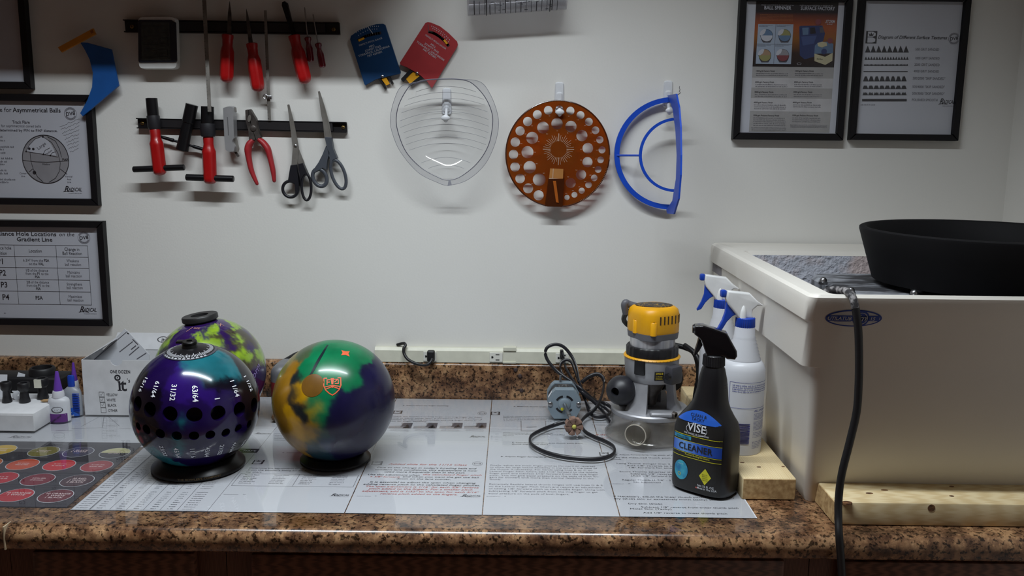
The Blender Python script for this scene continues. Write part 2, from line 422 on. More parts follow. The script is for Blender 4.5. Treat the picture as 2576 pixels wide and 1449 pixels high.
def base_cabinet(xa, xb, label):
    yf = YE + 0.03
    t = thing('base_cabinet', label, 'cabinet', ((xa + xb) / 2, 0, 0), group='base cabinets under the worktop')
    w = (xb - xa) / 2 - 0.0006; top = ZC - 0.0385
    b = MB(); b.box(-w, w, yf + 0.02, -0.002, 0.10, top); b.box(-w, w, yf + 0.09, -0.002, 0.0, 0.10); b.build('body', m_oakv, t)
    s = 0.05
    for a in (-w, w - s): MB().box(a, a + s, yf, yf + 0.02, 0.10, top).build('stile', m_oakv, t)
    for a, c in ((top - 0.012, top), (top - 0.20, top - 0.17), (0.10, 0.14)): MB().box(-w + s, w - s, yf, yf + 0.02, a, c).build('rail', m_oak, t)
    d = MB().rbox(-w + s - 0.008, w - s + 0.008, yf - 0.018, yf - 0.0005, top - 0.172, top - 0.006, 0.005).build('drawer_front', m_oak, t, True)
    MB().tube([(-0.05, yf - 0.045, top - 0.09), (0.05, yf - 0.045, top - 0.09)], 0.006, 8).build('handle', M('steel'), d, True)
    d = MB().rbox(-w + s - 0.008, w - s + 0.008, yf - 0.018, yf - 0.0005, 0.13, top - 0.19, 0.005).build('door', m_oakv, t, True)
    MB().tube([(w - s - 0.03, yf - 0.045, 0.5), (w - s - 0.03, yf - 0.045, 0.62)], 0.006, 8).build('handle', M('steel'), d, True)
_c = [W(q, 1420, -YE - 0.03).x for q in (28, 570, 2035)]
base_cabinet(_c[0] - 0.6, _c[0], 'dark oak base cabinet at the far left, left of the worktop seam')
base_cabinet(_c[0], _c[1], 'dark oak base cabinet below the dark tint chart')
base_cabinet(_c[1], _c[2], 'wide dark oak base cabinet below the bowling balls and router')
base_cabinet(_c[2], XR - 0.002, 'dark oak base cabinet below the white tub')
# ================================================================== TUB, SPINNER, LUMBER
def rrect(x0, x1, y0, y1, r, z, n=5):
    out = []
    for (cx, cy, a) in ((x1 - r, y1 - r, 0), (x0 + r, y1 - r, 90), (x0 + r, y0 + r, 180), (x1 - r, y0 + r, 270)):
        for i in range(n + 1):
            t = R(a + 90 * i / n); out.append((cx + r * math.cos(t), cy + r * math.sin(t), z))
    return out
def loft(mb, loops, cap0=True, cap1=True, mi=0, flip=False):
    n = len(loops[0]); vs = [p for l in loops for p in l]; fs = []
    for i in range(len(loops) - 1):
        for k in range(n):
            l = (k + 1) % n; q = (i * n + k, i * n + l, (i + 1) * n + l, (i + 1) * n + k); fs.append(q)
    if cap0: fs.append(tuple(range(n))[::-1])
    if cap1: fs.append(tuple((len(loops) - 1) * n + k for k in range(n)))
    return mb.add(vs, fs, mi)
SL = 0.27
TX0, TX1, TY0, TY1, TZ = 0.436, 1.062, -0.672, -0.006, 0.362
m_tub = M('tub_plastic', (222, 217, 208), 0.42, noise=(5, (214, 209, 200), 0.5, 0.5), bump=(300, 0.05))
def tub():
    t = thing('utility_tub', 'large white plastic utility tub standing between two pine boards', 'tub', (0, 0, ZC))
    mb = MB(); r = 0.013
    f = lambda z: TY0 + 0.0 + (TZ - z) * SL          # sloping front
    L = []
    for z, dx, dy in ((0.0005, 0.052, 0), (0.012, 0.049, 0), (0.12, 0.038, 0), (0.244, 0.024, 0)):
        L.append(rrect(TX0 + dx, TX1 - 0.03, f(z), TY1 - 0.05 + z * 0.1, r, z))
    L.append(rrect(TX0 + 0.0085, TX1 - 0.015, f(0.245), TY1 - 0.012, r, 0.246))
    L.append(rrect(TX0 + 0.006, TX1 - 0.012, f(0.318), TY1 - 0.008, r, 0.318))
    L.append(rrect(TX0 + 0.001, TX1 - 0.008, f(0.322), TY1 - 0.002, r, 0.322))
    L.append(rrect(TX0, TX1, f(0.350), TY1, r, 0.350)); L.append(rrect(TX0 + 0.002, TX1 - 0.002, f(0.358) + 0.001, TY1 - 0.003, r, 0.358))
    L.append(rrect(TX0 + 0.007, TX1 - 0.007, TY0 + 0.005, TY1 - 0.007, r, TZ))
    loft(mb, L, True, False)
    ix0, ix1, iy0, iy1 = TX0 + 0.042, TX1 - 0.035, TY0 + 0.016, TY1 - 0.15
    loft(mb, [rrect(TX0 + 0.007, TX1 - 0.007, TY0 + 0.005, TY1 - 0.007, r, TZ), rrect(ix0 - 0.006, ix1 + 0.006, iy0 - 0.004, iy1 + 0.006, 0.012, TZ),
              rrect(ix0, ix1, iy0, iy1, 0.012, TZ - 0.008), ], False, False)
    mb.build('shell', m_tub, t, True, 35)
    mb = MB()
    loft(mb, [rrect(ix0, ix1, iy0, iy1, 0.012, TZ - 0.008), rrect(ix0 + 0.012, ix1 - 0.01, iy0 + 0.052, iy1 - 0.02, 0.03, 0.16), rrect(ix0 + 0.03, ix1 - 0.03, iy0 + 0.10, iy1 - 0.05, 0.05, 0.05)], False, True)
    m_s = M('sanding_slurry', (186, 188, 198), 0.75, noise=(14, (196, 180, 178), 0.58, 0.16), bump=(110, 1.0))
    m_s.node_tree.nodes['Bump'].inputs['Distance'].default_value = 0.005
    tag(mb.build('basin', m_s, t, True), 'basin caked with blue grey sanding dust')
    # oval maker's badge on the sloping front
    c = ray(2147, 800); n = Vector((0, -1, -SL)).normalized(); p0 = Vector((0, TY0, ZC + TZ))
    c = CAM + c * ((p0 - CAM).dot(n) / c.dot(n)); up = Vector((0, -SL, 1)).normalized()
    def fn(x, y): q = c + Vector((1, 0, 0)) * x + up * y + n * 0.0007; return (q.x, q.y, q.z - ZC)
    k = 1 / 1690.0
    ink = INK(fn)
    ink.poly(ell(0, 0, 71 * k, 23.5 * k, 40), 0)
    ink2 = INK(lambda x, y: tuple(Vector(fn(x, y)) + n * 0.0004))
    ink2.poly(ell(0, 0, 66 * k, 20 * k, 40), 1)
    ink3 = INK(lambda x, y: tuple(Vector(fn(x, y)) + n * 0.0008))
    ink3.poly([(-64 * k, -7 * k), (64 * k, -7 * k), (64 * k, 8 * k), (-64 * k, 8 * k)], 0); ink3.poly(ell(18 * k, 0, 21 * k, 22 * k, 24), 0)
    ink4 = INK(lambda x, y: tuple(Vector(fn(x, y)) + n * 0.0012))
    ink4.text('UTILATUB', -66 * k, -4.5 * k, 9.5 * k, 'l', 1, 0.15, width=60 * k, mi=1); ink4.text('15', 40 * k, -4.5 * k, 9.5 * k, 'l', 1, 0.1, mi=1)
    ink4.text('fm', 18 * k, -7 * k, 17 * k, 'c', 0, 0.3, mi=1); ink4.ring(18 * k, 0, 15 * k, 16.6 * k, 24, 1)
    ink4.rect(-48 * k, -9.5 * k, -6 * k, -8.6 * k, 0)
    for a in (ink2, ink3, ink4): ink.mb.add(a.mb.v, a.mb.f); ink.mb.m[-len(a.mb.f):] = a.mb.m
    tag(ink.build('badge', [M('badge_blue', (32, 62, 150), 0.4), M('badge_silver', (196, 194, 192), 0.4)], t), 'blue oval maker badge')
    # bar code on the side collar
    mb = MB(); rnd = random.Random(3); x = 0.0
    a = XP(1795, 652, TX0 + 0.0065); b = XP(1816, 685, TX0 + 0.0065)
    y = a.y
    while y > b.y:
        w = rnd.choice((0.0010, 0.0016, 0.0022)); mb.box(TX0 + 0.0052, TX0 + 0.0066, y - w, y, a.z - ZC - 0.026, a.z - ZC - 0.002); y -= w + rnd.choice((0.0022, 0.0032))
    mb.build('bar_code', M('print_grey', (140, 136, 140), 0.6), t)
tub()
m_pine = wood('pine', (222, 203, 162), (209, 185, 140), 10, (14, 1.0, 14), 0.6)
m_pinex = wood('pine_lengthwise', (220, 201, 160), (205, 181, 136), 10, (1.0, 14, 14), 0.6)
m_end = M('pine_end_grain', (196, 166, 118), 0.8, noise=(120, (160, 128, 84), 0.5, 0.25))
m_knot = M('pine_knot', (120, 82, 50), 0.6, noise=(200, (70, 44, 28), 0.5, 0.2))
def board(name, label, x0, x1, y0, y1, along, knots):
    t = thing(name, label, 'board', ((x0 + x1) / 2, (y0 + y1) / 2, ZC), group='pine boards on the worktop')
    hx, hy, h = (x1 - x0) / 2, (y1 - y0) / 2, 0.038
    MB().rbox(-hx, hx, -hy, hy, 0.0006, h, 0.003).build('plank', m_pine if along == 'y' else m_pinex, t, True)
    e = MB()
    if along == 'y': e.rbox(-hx + 0.0018, hx - 0.0018, -hy - 0.0004, -hy + 0.002, 0.0024, h - 0.0018, 0.0002, 1)
    else: e.rbox(-hx - 0.0004, -hx + 0.002, -hy + 0.0018, hy - 0.0018, 0.0024, h - 0.0018, 0.0002, 1)
    e.build('cut_end', m_end, t)
    for px, py, rx, ry, face in knots:
        k = MB()
        if face == 't':
            q = T(px, py, h); k.lathe((q.x - t.location.x, q.y - t.location.y, h - 0.002), (q.x - t.location.x, q.y - t.location.y, h + 0.0004), [(0, rx), (1, rx * 0.95)], 14, oval=ry / rx)
        else:
            q = W(px, py, -y0); k.lathe((q.x - t.location.x, -hy + 0.002, q.z - ZC), (q.x - t.location.x, -hy - 0.0004, q.z - ZC), [(0, rx), (1, rx * 0.95)], 14)
        k.build('knot', m_knot, t)
xa, xb = T(1865, 1258), T(2001, 1260)
board('pine_board', 'short pine board running to the wall under the white spray bottles', xa.x, xa.x + 0.0889, xa.y, -0.025, 'y',
      [(1909, 1175, 0.004, 0.002, 't'), (1867, 1164, 0.004, 0.002, 't'), (1970, 1174, 0.003, 0.002, 't')])
fl, bl = T(2100, 1319), T(2043, 1260)
board('pine_board', 'long pine board lying along the front foot of the tub', (fl.x + bl.x) / 2, XR - 0.004, fl.y - 0.004, fl.y + 0.0849, 'x',
      [(2131, 1264, 0.008, 0.006, 't'), (2187, 1241, 0.006, 0.003, 't'), (2225, 1233, 0.006, 0.003, 't'), (2343, 1278, 0.006, 0.006, 'f'), (2394, 1248, 0.004, 0.003, 't'), (2394, 1224, 0.004, 0.003, 't')])
def spinner():
    cx, cy = 0.812, -0.44
    t = thing('ball_spinner_base', 'dusty grey ball spinner deck with dome nuts inside the tub', 'machine', (cx, cy, ZC))
    x0, x1, y0, y1 = 0.556, 1.015, -0.64, -0.285
    mb = MB(); zt = 0.338
    loft(mb, [rrect(x0 - cx, x1 - cx, y0 - cy, y1 - cy, 0.05, 0.27), rrect(x0 - cx, x1 - cx, y0 - cy, y1 - cy, 0.05, zt - 0.006), rrect(x0 + 0.006 - cx, x1 - 0.006 - cx, y0 + 0.006 - cy, y1 - 0.006 - cy, 0.045, zt)])
    mb.build('deck', M('dusty_deck', (46, 46, 50), 0.7, noise=(16, (150, 152, 158), 0.56, 0.22), stretch=(1, 2, 1)), t, True)
    for px, py in ((2071, 708), (2140, 734), (2300, 740)):
        q = T(px, py, zt + 0.004)
        MB().lathe((q.x - cx, q.y - cy, zt - 0.001), (q.x - cx, q.y - cy, zt + 0.012), [(0, .008), (.35, .008), (.4, .0065), (.7, .006), (.9, .004), (1, .0005)], 12).build('dome_nut', M('steel'), t, True)
    for x, y in ((-0.22, 0.06), (0.14, 0.06), (-0.20, -0.08), (0.14, -0.08)): MB().box(x, x + 0.04, y, y + 0.04, 0.051, 0.27).build('leg', M('dusty_deck'), t)
    b = thing('spinner_bowl', 'wide black plastic spinner bowl resting over the tub', 'bowl', (cx, cy, ZC))
    z0, z1 = zt + 0.008, 0.4385
    H = z1 - z0
    mb = MB(); mb.lathe((0, 0, z0), (0, 0, z1), [(0, .165), (.02, .178), (.6, .195), (.93, .2045), (.98, .2045), (1, .2015), (1, .1955), (.97, .192), (.6, .182), (.1, .168), (.08, .05), (.08, .0001)], 64)
    mb.build('bowl', M('black_bowl', (13, 12, 14), 0.7, noise=(9, (17, 16, 18), 0.55, 0.3), spec=0.2), b, True)
    for a in (200, 255, 310, 60):
        MB().lathe((0.14 * math.cos(R(a)), 0.14 * math.sin(R(a)), zt + 0.0002), (0.14 * math.cos(R(a)), 0.14 * math.sin(R(a)), z0 + 0.001), [(0, .012), (1, .012)], 10).build('foot', M('steel'), b, True)
    pts = [W(2062, 742, 0.60), W(2085, 731, 0.61), W(2112, 730, 0.63), W(2130, 733, 0.66), W(2143, 745, 0.684), W(2152, 775, 0.692), W(2159, 830, 0.694), W(2161, 900, 0.694), W(2160, 965, 0.693), W(2155, 1035, 0.692), W(2138, 1110, 0.694), W(2118, 1190, 0.698), W(2110, 1250, 0.700), W(2109, 1300, 0.708), W(2111, 1350, 0.722), W(2115, 1400, 0.724), W(2118, 1449, 0.724), W(2121, 1520, 0.724)]
    o = Vector((pts[0].x, pts[0].y, pts[0].z))
    c = thing('power_cord', 'black power cord hanging over the front of the tub', 'cord', pts[0])
    P = smooth_path([p - o for p in pts], 5)
    MB().tube(P[:26], 0.0058, 10).build('dusty_end', M('dusty_cord', (40, 38, 40), 0.6, noise=(120, (150, 146, 146), 0.55, 0.2)), c, True)
    MB().tube(P[25:], 0.0058, 10).build('cable', M('black_rubber', (18, 17, 19), 0.45), c, True)
spinner()
# ================================================================== PAPERS UNDER A CLEAR SHEET
SURF = 0.0046                                  # top of the clear sheet above the worktop
m_paper = M('white_paper', (206, 208, 213), 0.8, noise=(6, (200, 202, 208), 0.5, 0.5))
m_ink = M('ink_black', (40, 38, 44), 0.7); m_grey = M('ink_grey', (92, 90, 98), 0.7); m_red = M('ink_red', (186, 92, 86), 0.7)
m_mid = M('ink_mid', (160, 158, 160), 0.7)
INKS = [m_ink, m_grey, m_red, m_paper, m_mid]
PR = random.Random(11)
class SHEET:
    def __init__(s, label, x0, x1, y0, y1, z, mat=None, cat='paper', group='printed sheets under the clear cover'):
        s.x0, s.y0, s.z = x0, y0, z
        s.t = thing('printed_sheet', label, cat, (x0, y0, ZC), group=group)
        MB().box(0, x1 - x0, 0, y1 - y0, z, z + 0.0002).build('sheet', mat or m_paper, s.t)
        s.k = INK(lambda x, y: (x, y, z + 0.0004))
        s.w, s.d = x1 - x0, y1 - y0
    def at(s, px, py):
        q = T(px, py, s.z); return q.x - s.x0, q.y - s.y0
    def txt(s, st, xa, xb, py, h=0.0034, mi=0, bold=0, shear=0.0):
        a, b = s.at(xa, py), s.at(xb, py)
        s.k.text(st, a[0], a[1], h, 'l', bold, shear, width=b[0] - a[0], mi=mi)
    def scr(s, xa, xb, py, h=0.003, mi=0):
        a, b = s.at(xa, py), s.at(xb, py); s.k.scribble(a[0], b[0], a[1], h, PR, mi)
    def crown_logo(s, px, py, w=0.0185, h=0.020, mi=0):       # black square with a white B shape and a small crown
        x, y = s.at(px, py); k = s.k
        k.rect(x, y, x + w, y + h, mi)
        f = s.k.fn; k2 = INK(lambda a, b: (a, b, s.z + 0.0006))
        k2.poly([(x + w * .12, y + h * .08), (x + w * .6, y + h * .08), (x + w * .84, y + h * .18), (x + w * .84, y + h * .38), (x + w * .62, y + h * .48), (x + w * .12, y + h * .48)], 3)
        k2.poly([(x + w * .12, y + h * .53), (x + w * .62, y + h * .53), (x + w * .84, y + h * .63), (x + w * .84, y + h * .82), (x + w * .6, y + h * .92), (x + w * .12, y + h * .92)], 3)
        k3 = INK(lambda a, b: (a, b, s.z + 0.0008))
        k3.poly([(x + w * .3, y + h * .6), (x + w * .62, y + h * .6), (x + w * .68, y + h * .82), (x + w * .55, y + h * .7), (x + w * .46, y + h * .86), (x + w * .37, y + h * .7), (x + w * .24, y + h * .82)], mi)
        s.extra(k2); s.extra(k3)
    def extra(s, k2):
        n = len(k2.mb.f); s.k.mb.add(k2.mb.v, k2.mb.f); s.k.mb.m[-n:] = k2.mb.m
    def stamp(s, px, py, r=0.0085, sy=1.0, mi=1):               # round DVB stamp
        x, y = s.at(px, py); s.k.ring(x, y, r * 0.93, r, 26, mi, sy); s.k.ring(x, y, r * 0.66, r * 0.70, 22, mi, sy)
        s.k.text('DV8', x, y - r * 0.24, r * 0.5, 'c', 1, 0.1, mi=mi)
    def script(s, xa, xb, py, h=0.008, mi=0):                  # brush logotype
        a, b = s.at(xa, py), s.at(xb, py); w = b[0] - a[0]
        s.k.text('R', a[0], a[1], h, 'l', 1, 0.35, width=w * 0.26, mi=mi)
        s.k.text('ADICAL', a[0] + w * 0.24, a[1] + h * 0.1, h * 0.62, 'l', 1, 0.3, width=w * 0.78, mi=mi)
        s.k.line([(a[0] - w * 0.03, a[1] - h * 0.02), (a[0] + w * 0.2, a[1] + h * 0.1), (a[0] + w * 0.55, a[1] + h * 0.0)], h * 0.09, mi)
        s.k.scribble(a[0] + w * 0.25, b[0], a[1] - h * 0.35, h * 0.14, PR, 1)
    def foot(s, xa, xb, py):
        s.scr(xa, xa + (xb - xa) * 0.7, py, 0.0022, 1); s.scr(xb - (xb - xa) * 0.1, xb, py, 0.003, 1)
    def done(s): s.k.build('print', INKS, s.t)
FY = T(1214, 1297).y; LH = 0.2794; LW = 0.2159
FX = [T(867, 1292).x - 2 * LW + 0.001, T(867, 1292).x - LW, T(867, 1292).x, T(867, 1292).x + LW, T(867, 1292).x + 2 * LW]
BX = FX; BY = FY + LH - 0.020
Z0, Z1 = 0.0003, 0.0012
# ---- back row
def back_sheet(i, label):
    return SHEET(label, BX[i] + 0.0008, BX[i] + LW - 0.0008, BY, -0.0255, Z0)
s = back_sheet(0, 'printed sheet half hidden behind the purple ball, back row'); s.script(640, 680, 1092); s.scr(560, 640, 1075); s.done()
s = back_sheet(1, 'printed sheet lying between the purple ball and the green and yellow ball, back row')
for k in range(5): s.scr(690, 728, 1092 + k * 4, 0.003)
s.done()
s = back_sheet(2, 'printed sheet with four small grey photos, back row')
s.txt('5. Adjust spans for finger flexibility', 1013, 1129, 1021, 0.0045, 0, 1); s.crown_logo(988, 1041, 0.019, 0.022); s.stamp(1213, 1040, 0.010, 1.2)
for k, st in enumerate(("Check the bowler's middle finger and ring finger for flexi-", 'bility to adjust either span, if necessary. Use the following', 'system for adjusting the middle and ring finger spans to al-', 'low for finger flexibility.')):
    s.txt(st, 985 - k, (1213, 1213, 1213, 1075)[k], 1048.5 + 4.1 * k, 0.0045)
for k, (a, b) in enumerate(((976, 1034), (1039, 1098), (1105, 1162), (1167, 1223))):
    p, q = s.at(a, 1078), s.at(b, 1078); r = s.at(a, 1064)
    s.k.rect(p[0], p[1], q[0], r[1], 4); w, h = q[0] - p[0], r[1] - p[1]
    e = INK(lambda x, y: (x, y, s.z + 0.0006))
    e.poly([(p[0] + w * .5, p[1] + h * .25), (q[0], p[1] + h * .15), (q[0], r[1]), (p[0] + w * .6, r[1])], 1)
    e.poly([(p[0], p[1] + h * .4), (p[0] + w * .55, p[1] + h * .5), (p[0] + w * .5, r[1]), (p[0], r[1])], 3)
    e2 = INK(lambda x, y: (x, y, s.z + 0.0008)); e2.poly([(p[0] + w * .62, p[1] + h * .05), (p[0] + w * .95, p[1] + h * .1), (p[0] + w * .8, p[1] + h * .75)], 0)
    e2.poly([(p[0] + w * .72, p[1] + h * .15), (p[0] + w * .85, p[1] + h * .18), (p[0] + w * .8, p[1] + h * .45)], 3)
    s.extra(e); s.extra(e2); s.scr(a + 6, b - 8, 1081.5, 0.003, 1); s.scr(a + 4, b - 4, 1084.5, 0.003, 1)
s.script(1182, 1220, 1100, 0.010); s.foot(968, 1008, 1097.5); s.done()
s = back_sheet(3, 'printed sheet under the small grey motor, back row')
s.txt('6. Measure thumb angle', 1292, 1374, 1023.5, 0.0045, 0, 1); s.crown_logo(1235, 1044, 0.019, 0.022)
for k in range(4): s.scr(1266, 1385 + k * 6, 1048 + 3.8 * k, 0.004)
p, q, r = s.at(1310, 1085), s.at(1376, 1085), s.at(1310, 1058); s.k.rect(p[0], p[1], q[0], r[1], 4)
e = INK(lambda x, y: (x, y, s.z + 0.0006)); e.poly([(p[0] + .002, p[1] + .002), (q[0] - .002, p[1] + .006), (q[0] - .002, r[1] - .002), (p[0] + .002, r[1] - .002)], 3)
e.line([(p[0] + .012, p[1] + .024), (p[0] + .032, p[1] + .027)], 0.002, 0); s.extra(e)
for k in range(3): s.scr(1266, (1390, 1420, 1294)[k], 1090 + 3.4 * k, 0.004)
s.txt('7. Calculate forward/reverse thumb pitch from', 1287, 1465, 1114.5, 0.0045, 0, 1, 0.1); s.txt('thumb angle pitch chart', 1287, 1378, 1118.5, 0.0045, 0, 1, 0.1)
s.script(1449, 1482, 1102, 0.010); s.foot(1236, 1275, 1100); s.done()
s = back_sheet(4, 'printed sheet under the router, back row')
s.txt('Adjust', 1497, 1545, 1095, 0.006, 2, 1); s.txt('or', 1514, 1532, 1103, 0.006, 2, 1)
for k in range(2): s.scr(1490, 1540, 1063 + 7 * k, 0.004, 0)
s.done()
# ---- front row
s = SHEET('sheet with a ruled table of tiny numbers beside the dark tint chart', FX[0] + 0.0008, FX[0] + LW - 0.0008, FY, FY + LH, Z1)
cols = [0.0, 0.0285, 0.060, 0.0865, 0.113, 0.139, 0.166]
for j, c in enumerate(cols): s.k.line([(c + 0.0006, 0.002), (c + 0.0006, LH - 0.02)], 0.0011 if j == 1 else 0.0006, 0)
s.k.line([(0.031, 0.002), (0.031, LH - 0.02)], 0.0004, 0); s.k.line([(0.0, 0.002), (0.21, 0.002)], 0.0004, 1)
for r in range(30):
    y = 0.006 + r * 0.0082
    if r % 10 == 9: continue
    s.k.scribble(0.006, 0.024, y, 0.0030, PR, 0)
    for c in cols[1:6]: s.k.scribble(c + 0.010, c + 0.019 + PR.uniform(-0.001, 0.001), y, 0.0032, PR, 0)
    s.k.scribble(0.173, 0.191, y, 0.0030, PR, 0)
a = s.at(608, 1139); s.k.rect(a[0] - 0.05, a[1], a[0] + 0.028, a[1] + 0.021, 0)
e = INK(lambda x, y: (x, y, s.z + 0.0006)); e.text('Chart', a[0] + 0.024, a[1] + 0.006, 0.010, 'r', 1, mi=3); s.extra(e); s.done()
s = SHEET('sheet with boxed thumb pitch columns in front of the two balls', FX[1] + 0.0008, FX[1] + LW - 0.0008, FY, FY + LH, Z1)
s.crown_logo(632, 1168, 0.0195, 0.021); s.txt('4. Calculate', 708, 760, 1140, 0.005, 1, 0, 0.2)
s.txt('Determine the adjustments to the pitches', 626, 800, 1179, 0.0045); s.txt("from the bowler's being asked, from the chart as follows", 623, 882, 1184, 0.0045); s.txt('my chart.', 618, 660, 1189, 0.0045)
A, B_, Cc, Dd = s.at(609, 1192), s.at(582, 1222), s.at(888, 1227), s.at(902, 1197.5)
bx0, bx1, by0, by1 = B_[0], LW - 0.006, B_[1], A[1]
s.k.line([(bx0, by0), (bx1, by0), (bx1, by1), (bx0, by1)], 0.0006, 0, True); s.k.line([((bx0 + bx1) / 2, by0), ((bx0 + bx1) / 2, by1)], 0.0006, 0)
for c in range(4):
    x = bx0 + 0.008 + c * (bx1 - bx0) / 4.0
    s.k.text('Thumb Pitch', x, by1 - 0.007, 0.0036, 'l', 1, mi=0, width=0.026)
    for r in range(5): s.k.scribble(x, x + PR.uniform(0.018, 0.026), by1 - 0.0145 - r * 0.0073, 0.0034, PR, 0)
s.script(831, 877, 1248, 0.010); s.foot(562, 616, 1245); s.done()
s = SHEET('sheet headed Added slide for the 11/15 Class in red', FX[2] + 0.0008, FX[2] + LW - 0.0008, FY, FY + LH, Z1)
s.crown_logo(933, 1170, 0.0195, 0.019, 1); s.stamp(1201, 1167, 0.0095, 1.15)
s.txt('Added slide for the 11/15 Class', 977, 1174, 1169.5, 0.0068, 2, 1, 0.25)
for st, xa, xb, py, mi in (("Due to the change in today's bowling balls and", 947, 1198, 1177.8, 0), ('modern lane conditions, this adjustment is now', 943, 1200, 1183.2, 0), ('used more frequently than in the past.', 966, 1171, 1188.8, 0),
    ('Use this adjustment when', 924, 1056, 1195.6, 0), ('the calculated finger pitch', 1063, 1212, 1195.6, 2), ('> 3/8" forward,', 929, 1006, 1201, 2), ('and when you want the get the ball', 1012, 1204, 1201, 0), ('down on the lane sooner.', 996, 1134, 1206.2, 0),
    ('It is essential to adjust the span when changing', 929, 1196, 1214.3, 0), ('adding reverse pitch to the calculated finger pitches.', 913, 1208, 1219.8, 0),
    ('The span adjustment is 1/16" for each 3/8" reverse', 918, 1204, 1225.4, 2), ('pitch added to the fingers. For a smaller pitch', 927, 1189, 1231.2, 2), ('adjustment, add is 1/32" to the span for each 3/16"', 910, 1204, 1237.2, 2), ('reverse pitch added to the fingers.', 955, 1151, 1244, 2)):
    s.txt(st, xa, xb, py, 0.0058, mi, 1, 0.2)
s.script(1160, 1208, 1250, 0.010); s.foot(898, 948, 1249); s.done()
s = SHEET('sheet of grey paragraphs beginning Finally, adjust the linear finger pitches', FX[3] + 0.0008, FX[3] + LW - 0.0008, FY, FY + LH, Z1)
s.txt('8. Adjust finger forward/reverse pitch', 1259, 1420, 1150, 0.0046, 0, 1, 0.1)
for st, xa, xb, py in (('Finally, adjust the linear finger pitches (forward or reverse)', 1233, 1497, 1172), ('to allow for large lateral flexibility in the joint at the base of', 1232, 1501, 1177), ('the thumb, if necessary. For hands using lines B or C on', 1232, 1490, 1182), ('Lateral Finger Pitch Chart, add 1/16" forward to the middle', 1231, 1503, 1187.2),
    ('finger pitch and subtract 1/16" forward from the ring finger', 1231, 1504, 1192.4), ('pitch. This will give equal pressure on the pads of both fin-', 1231, 1507, 1197.6), ('gers for bowlers with more than normal flexibility in the', 1231, 1493, 1202.6), ('thumb.', 1231, 1261, 1207.8),
    ('Extremely flexible lateral thumb hinges will use lines D & E', 1230, 1516, 1219.5), ('on the Lateral Finger Pitch Chart and require an adjustment', 1229, 1513, 1225.2), ('of adding 1/8" forward pitch to the middle finger, along with', 1229, 1521, 1231), ('subtracting 1/8" forward pitch from the ring finger to get', 1229, 1503, 1237), ('equal pressure on the pads of both fingers.', 1228, 1432, 1243.2)):
    s.txt(st, xa, xb, py, 0.0054, 1)
s.foot(1224, 1274, 1250); s.done()
s = SHEET('sheet about dry and moist skin under the black cleaner bottle', FX[4] + 0.0008, FX[4] + LW - 0.0008, FY, FY + LH, Z1)
for st, xa, xb, py in (('9. Adjust forward/reverse pitch of thumb hole', 1548, 1733, 1145.5), ('to the measured thumb pitch according', 1550, 1736, 1152.5), ('thumb.', 1537, 1565, 1156.8), ('Long Thumb (longer than 2 1/8")', 1551, 1713, 1167.5), ('Add 1/8" reverse to longer thumbs', 1577, 1760, 1173.2), ('1/8" forward for small', 1580, 1696, 1178.2),
    ('Short Thumb (shorter than 1 7/8")', 1558, 1740, 1188.2), ('Subtract 1/8" reverse', 1586, 1690, 1193.8), ('(Add 1/8" forward for', 1587, 1697, 1199), ('Regular Thumb (1 7/8" - 2', 1565, 1688, 1209), ('No Adjustment', 1594, 1664, 1215),
    ('If Necessary, adjust the linear thumb pitch for extremely', 1543, 1846, 1250.6), ('dry (slick) skin or excessively moist (tacky) skin.', 1544, 1807, 1256.6), ('Dry Skin (Slick)', 1580, 1667, 1269), ('Subtract 1/8" reverse from linear thumb pitch', 1613, 1857, 1277.5), ('Moist Skin (Tacky)', 1585, 1690, 1282), ('Add 1/8" reverse to linear thumb pitch', 1618, 1829, 1292)):
    s.txt(st, xa, xb, py, 0.0056, 0)
s.crown_logo(1509, 1147, 0.018, 0.019); s.foot(1534, 1585, 1218); s.done()
# ---- far left: white diagram sheet and the dark tint chart
m_chart = M('chart_charcoal', (66, 64, 70), 0.6)
cr, cf, cb = T(168, 1278).x, T(100, 1278).y, T(100, 1113).y
s = SHEET('white diagram sheet behind the dark tint chart', -1.12, FX[0] + 0.0, cb - 0.02, -0.0255, Z0)
for a, b in (((255, 1046), (205, 1073)), ((262, 1046), (258, 1075)), ((270, 1046), (300, 1072)), ((180, 1079), (260, 1076)), ((300, 1078), (330, 1079)), ((140, 1084), (182, 1084))):
    s.k.line([s.at(*a), s.at(*b)], 0.0008, 1)
for py in (1060, 1072, 1085, 1097): s.scr(268, 292, py, 0.004, 4)
s.script(22, 76, 1101, 0.012, 1); s.done()
s = SHEET('dark tint chart of coloured ellipses at the left end of the worktop', cr - 0.42, cr, cf, cb, Z1 + 0.0003, m_chart)
s.t.name = 'tint_chart'; s.t['category'] = 'chart'; del s.t['group']
DOTS = [((2, 1132), (214, 176, 62), 0), ((110, 1136), (128, 120, 66), 0), ((197, 1137.6), (84, 82, 98), ('1 BLACK', '1 WHITE')), ((289, 1140), None, 0), ((57, 1168.5), (206, 92, 66), 0), ((149, 1170.5), (206, 62, 66), 0), ((243.5, 1173), (166, 70, 76), 0),
        ((3, 1203), (182, 56, 66), 0), ((95, 1206.6), (126, 50, 62), 0), ((194, 1209.5), (86, 66, 72), ('30 RED', '1 WHITE', '2 BLACK')), ((40, 1246), (184, 62, 70), ('10 ORANGE', '1 WHITE')), ((140, 1248), (112, 58, 66), ('10 ORANGE', '1 WHITE', '1 BLACK')),
        ((-88, 1134), (190, 150, 50), 0), ((-46, 1243), (200, 70, 60), 0), ((-36, 1166), (190, 110, 70), 0)]
r0 = 0.0272
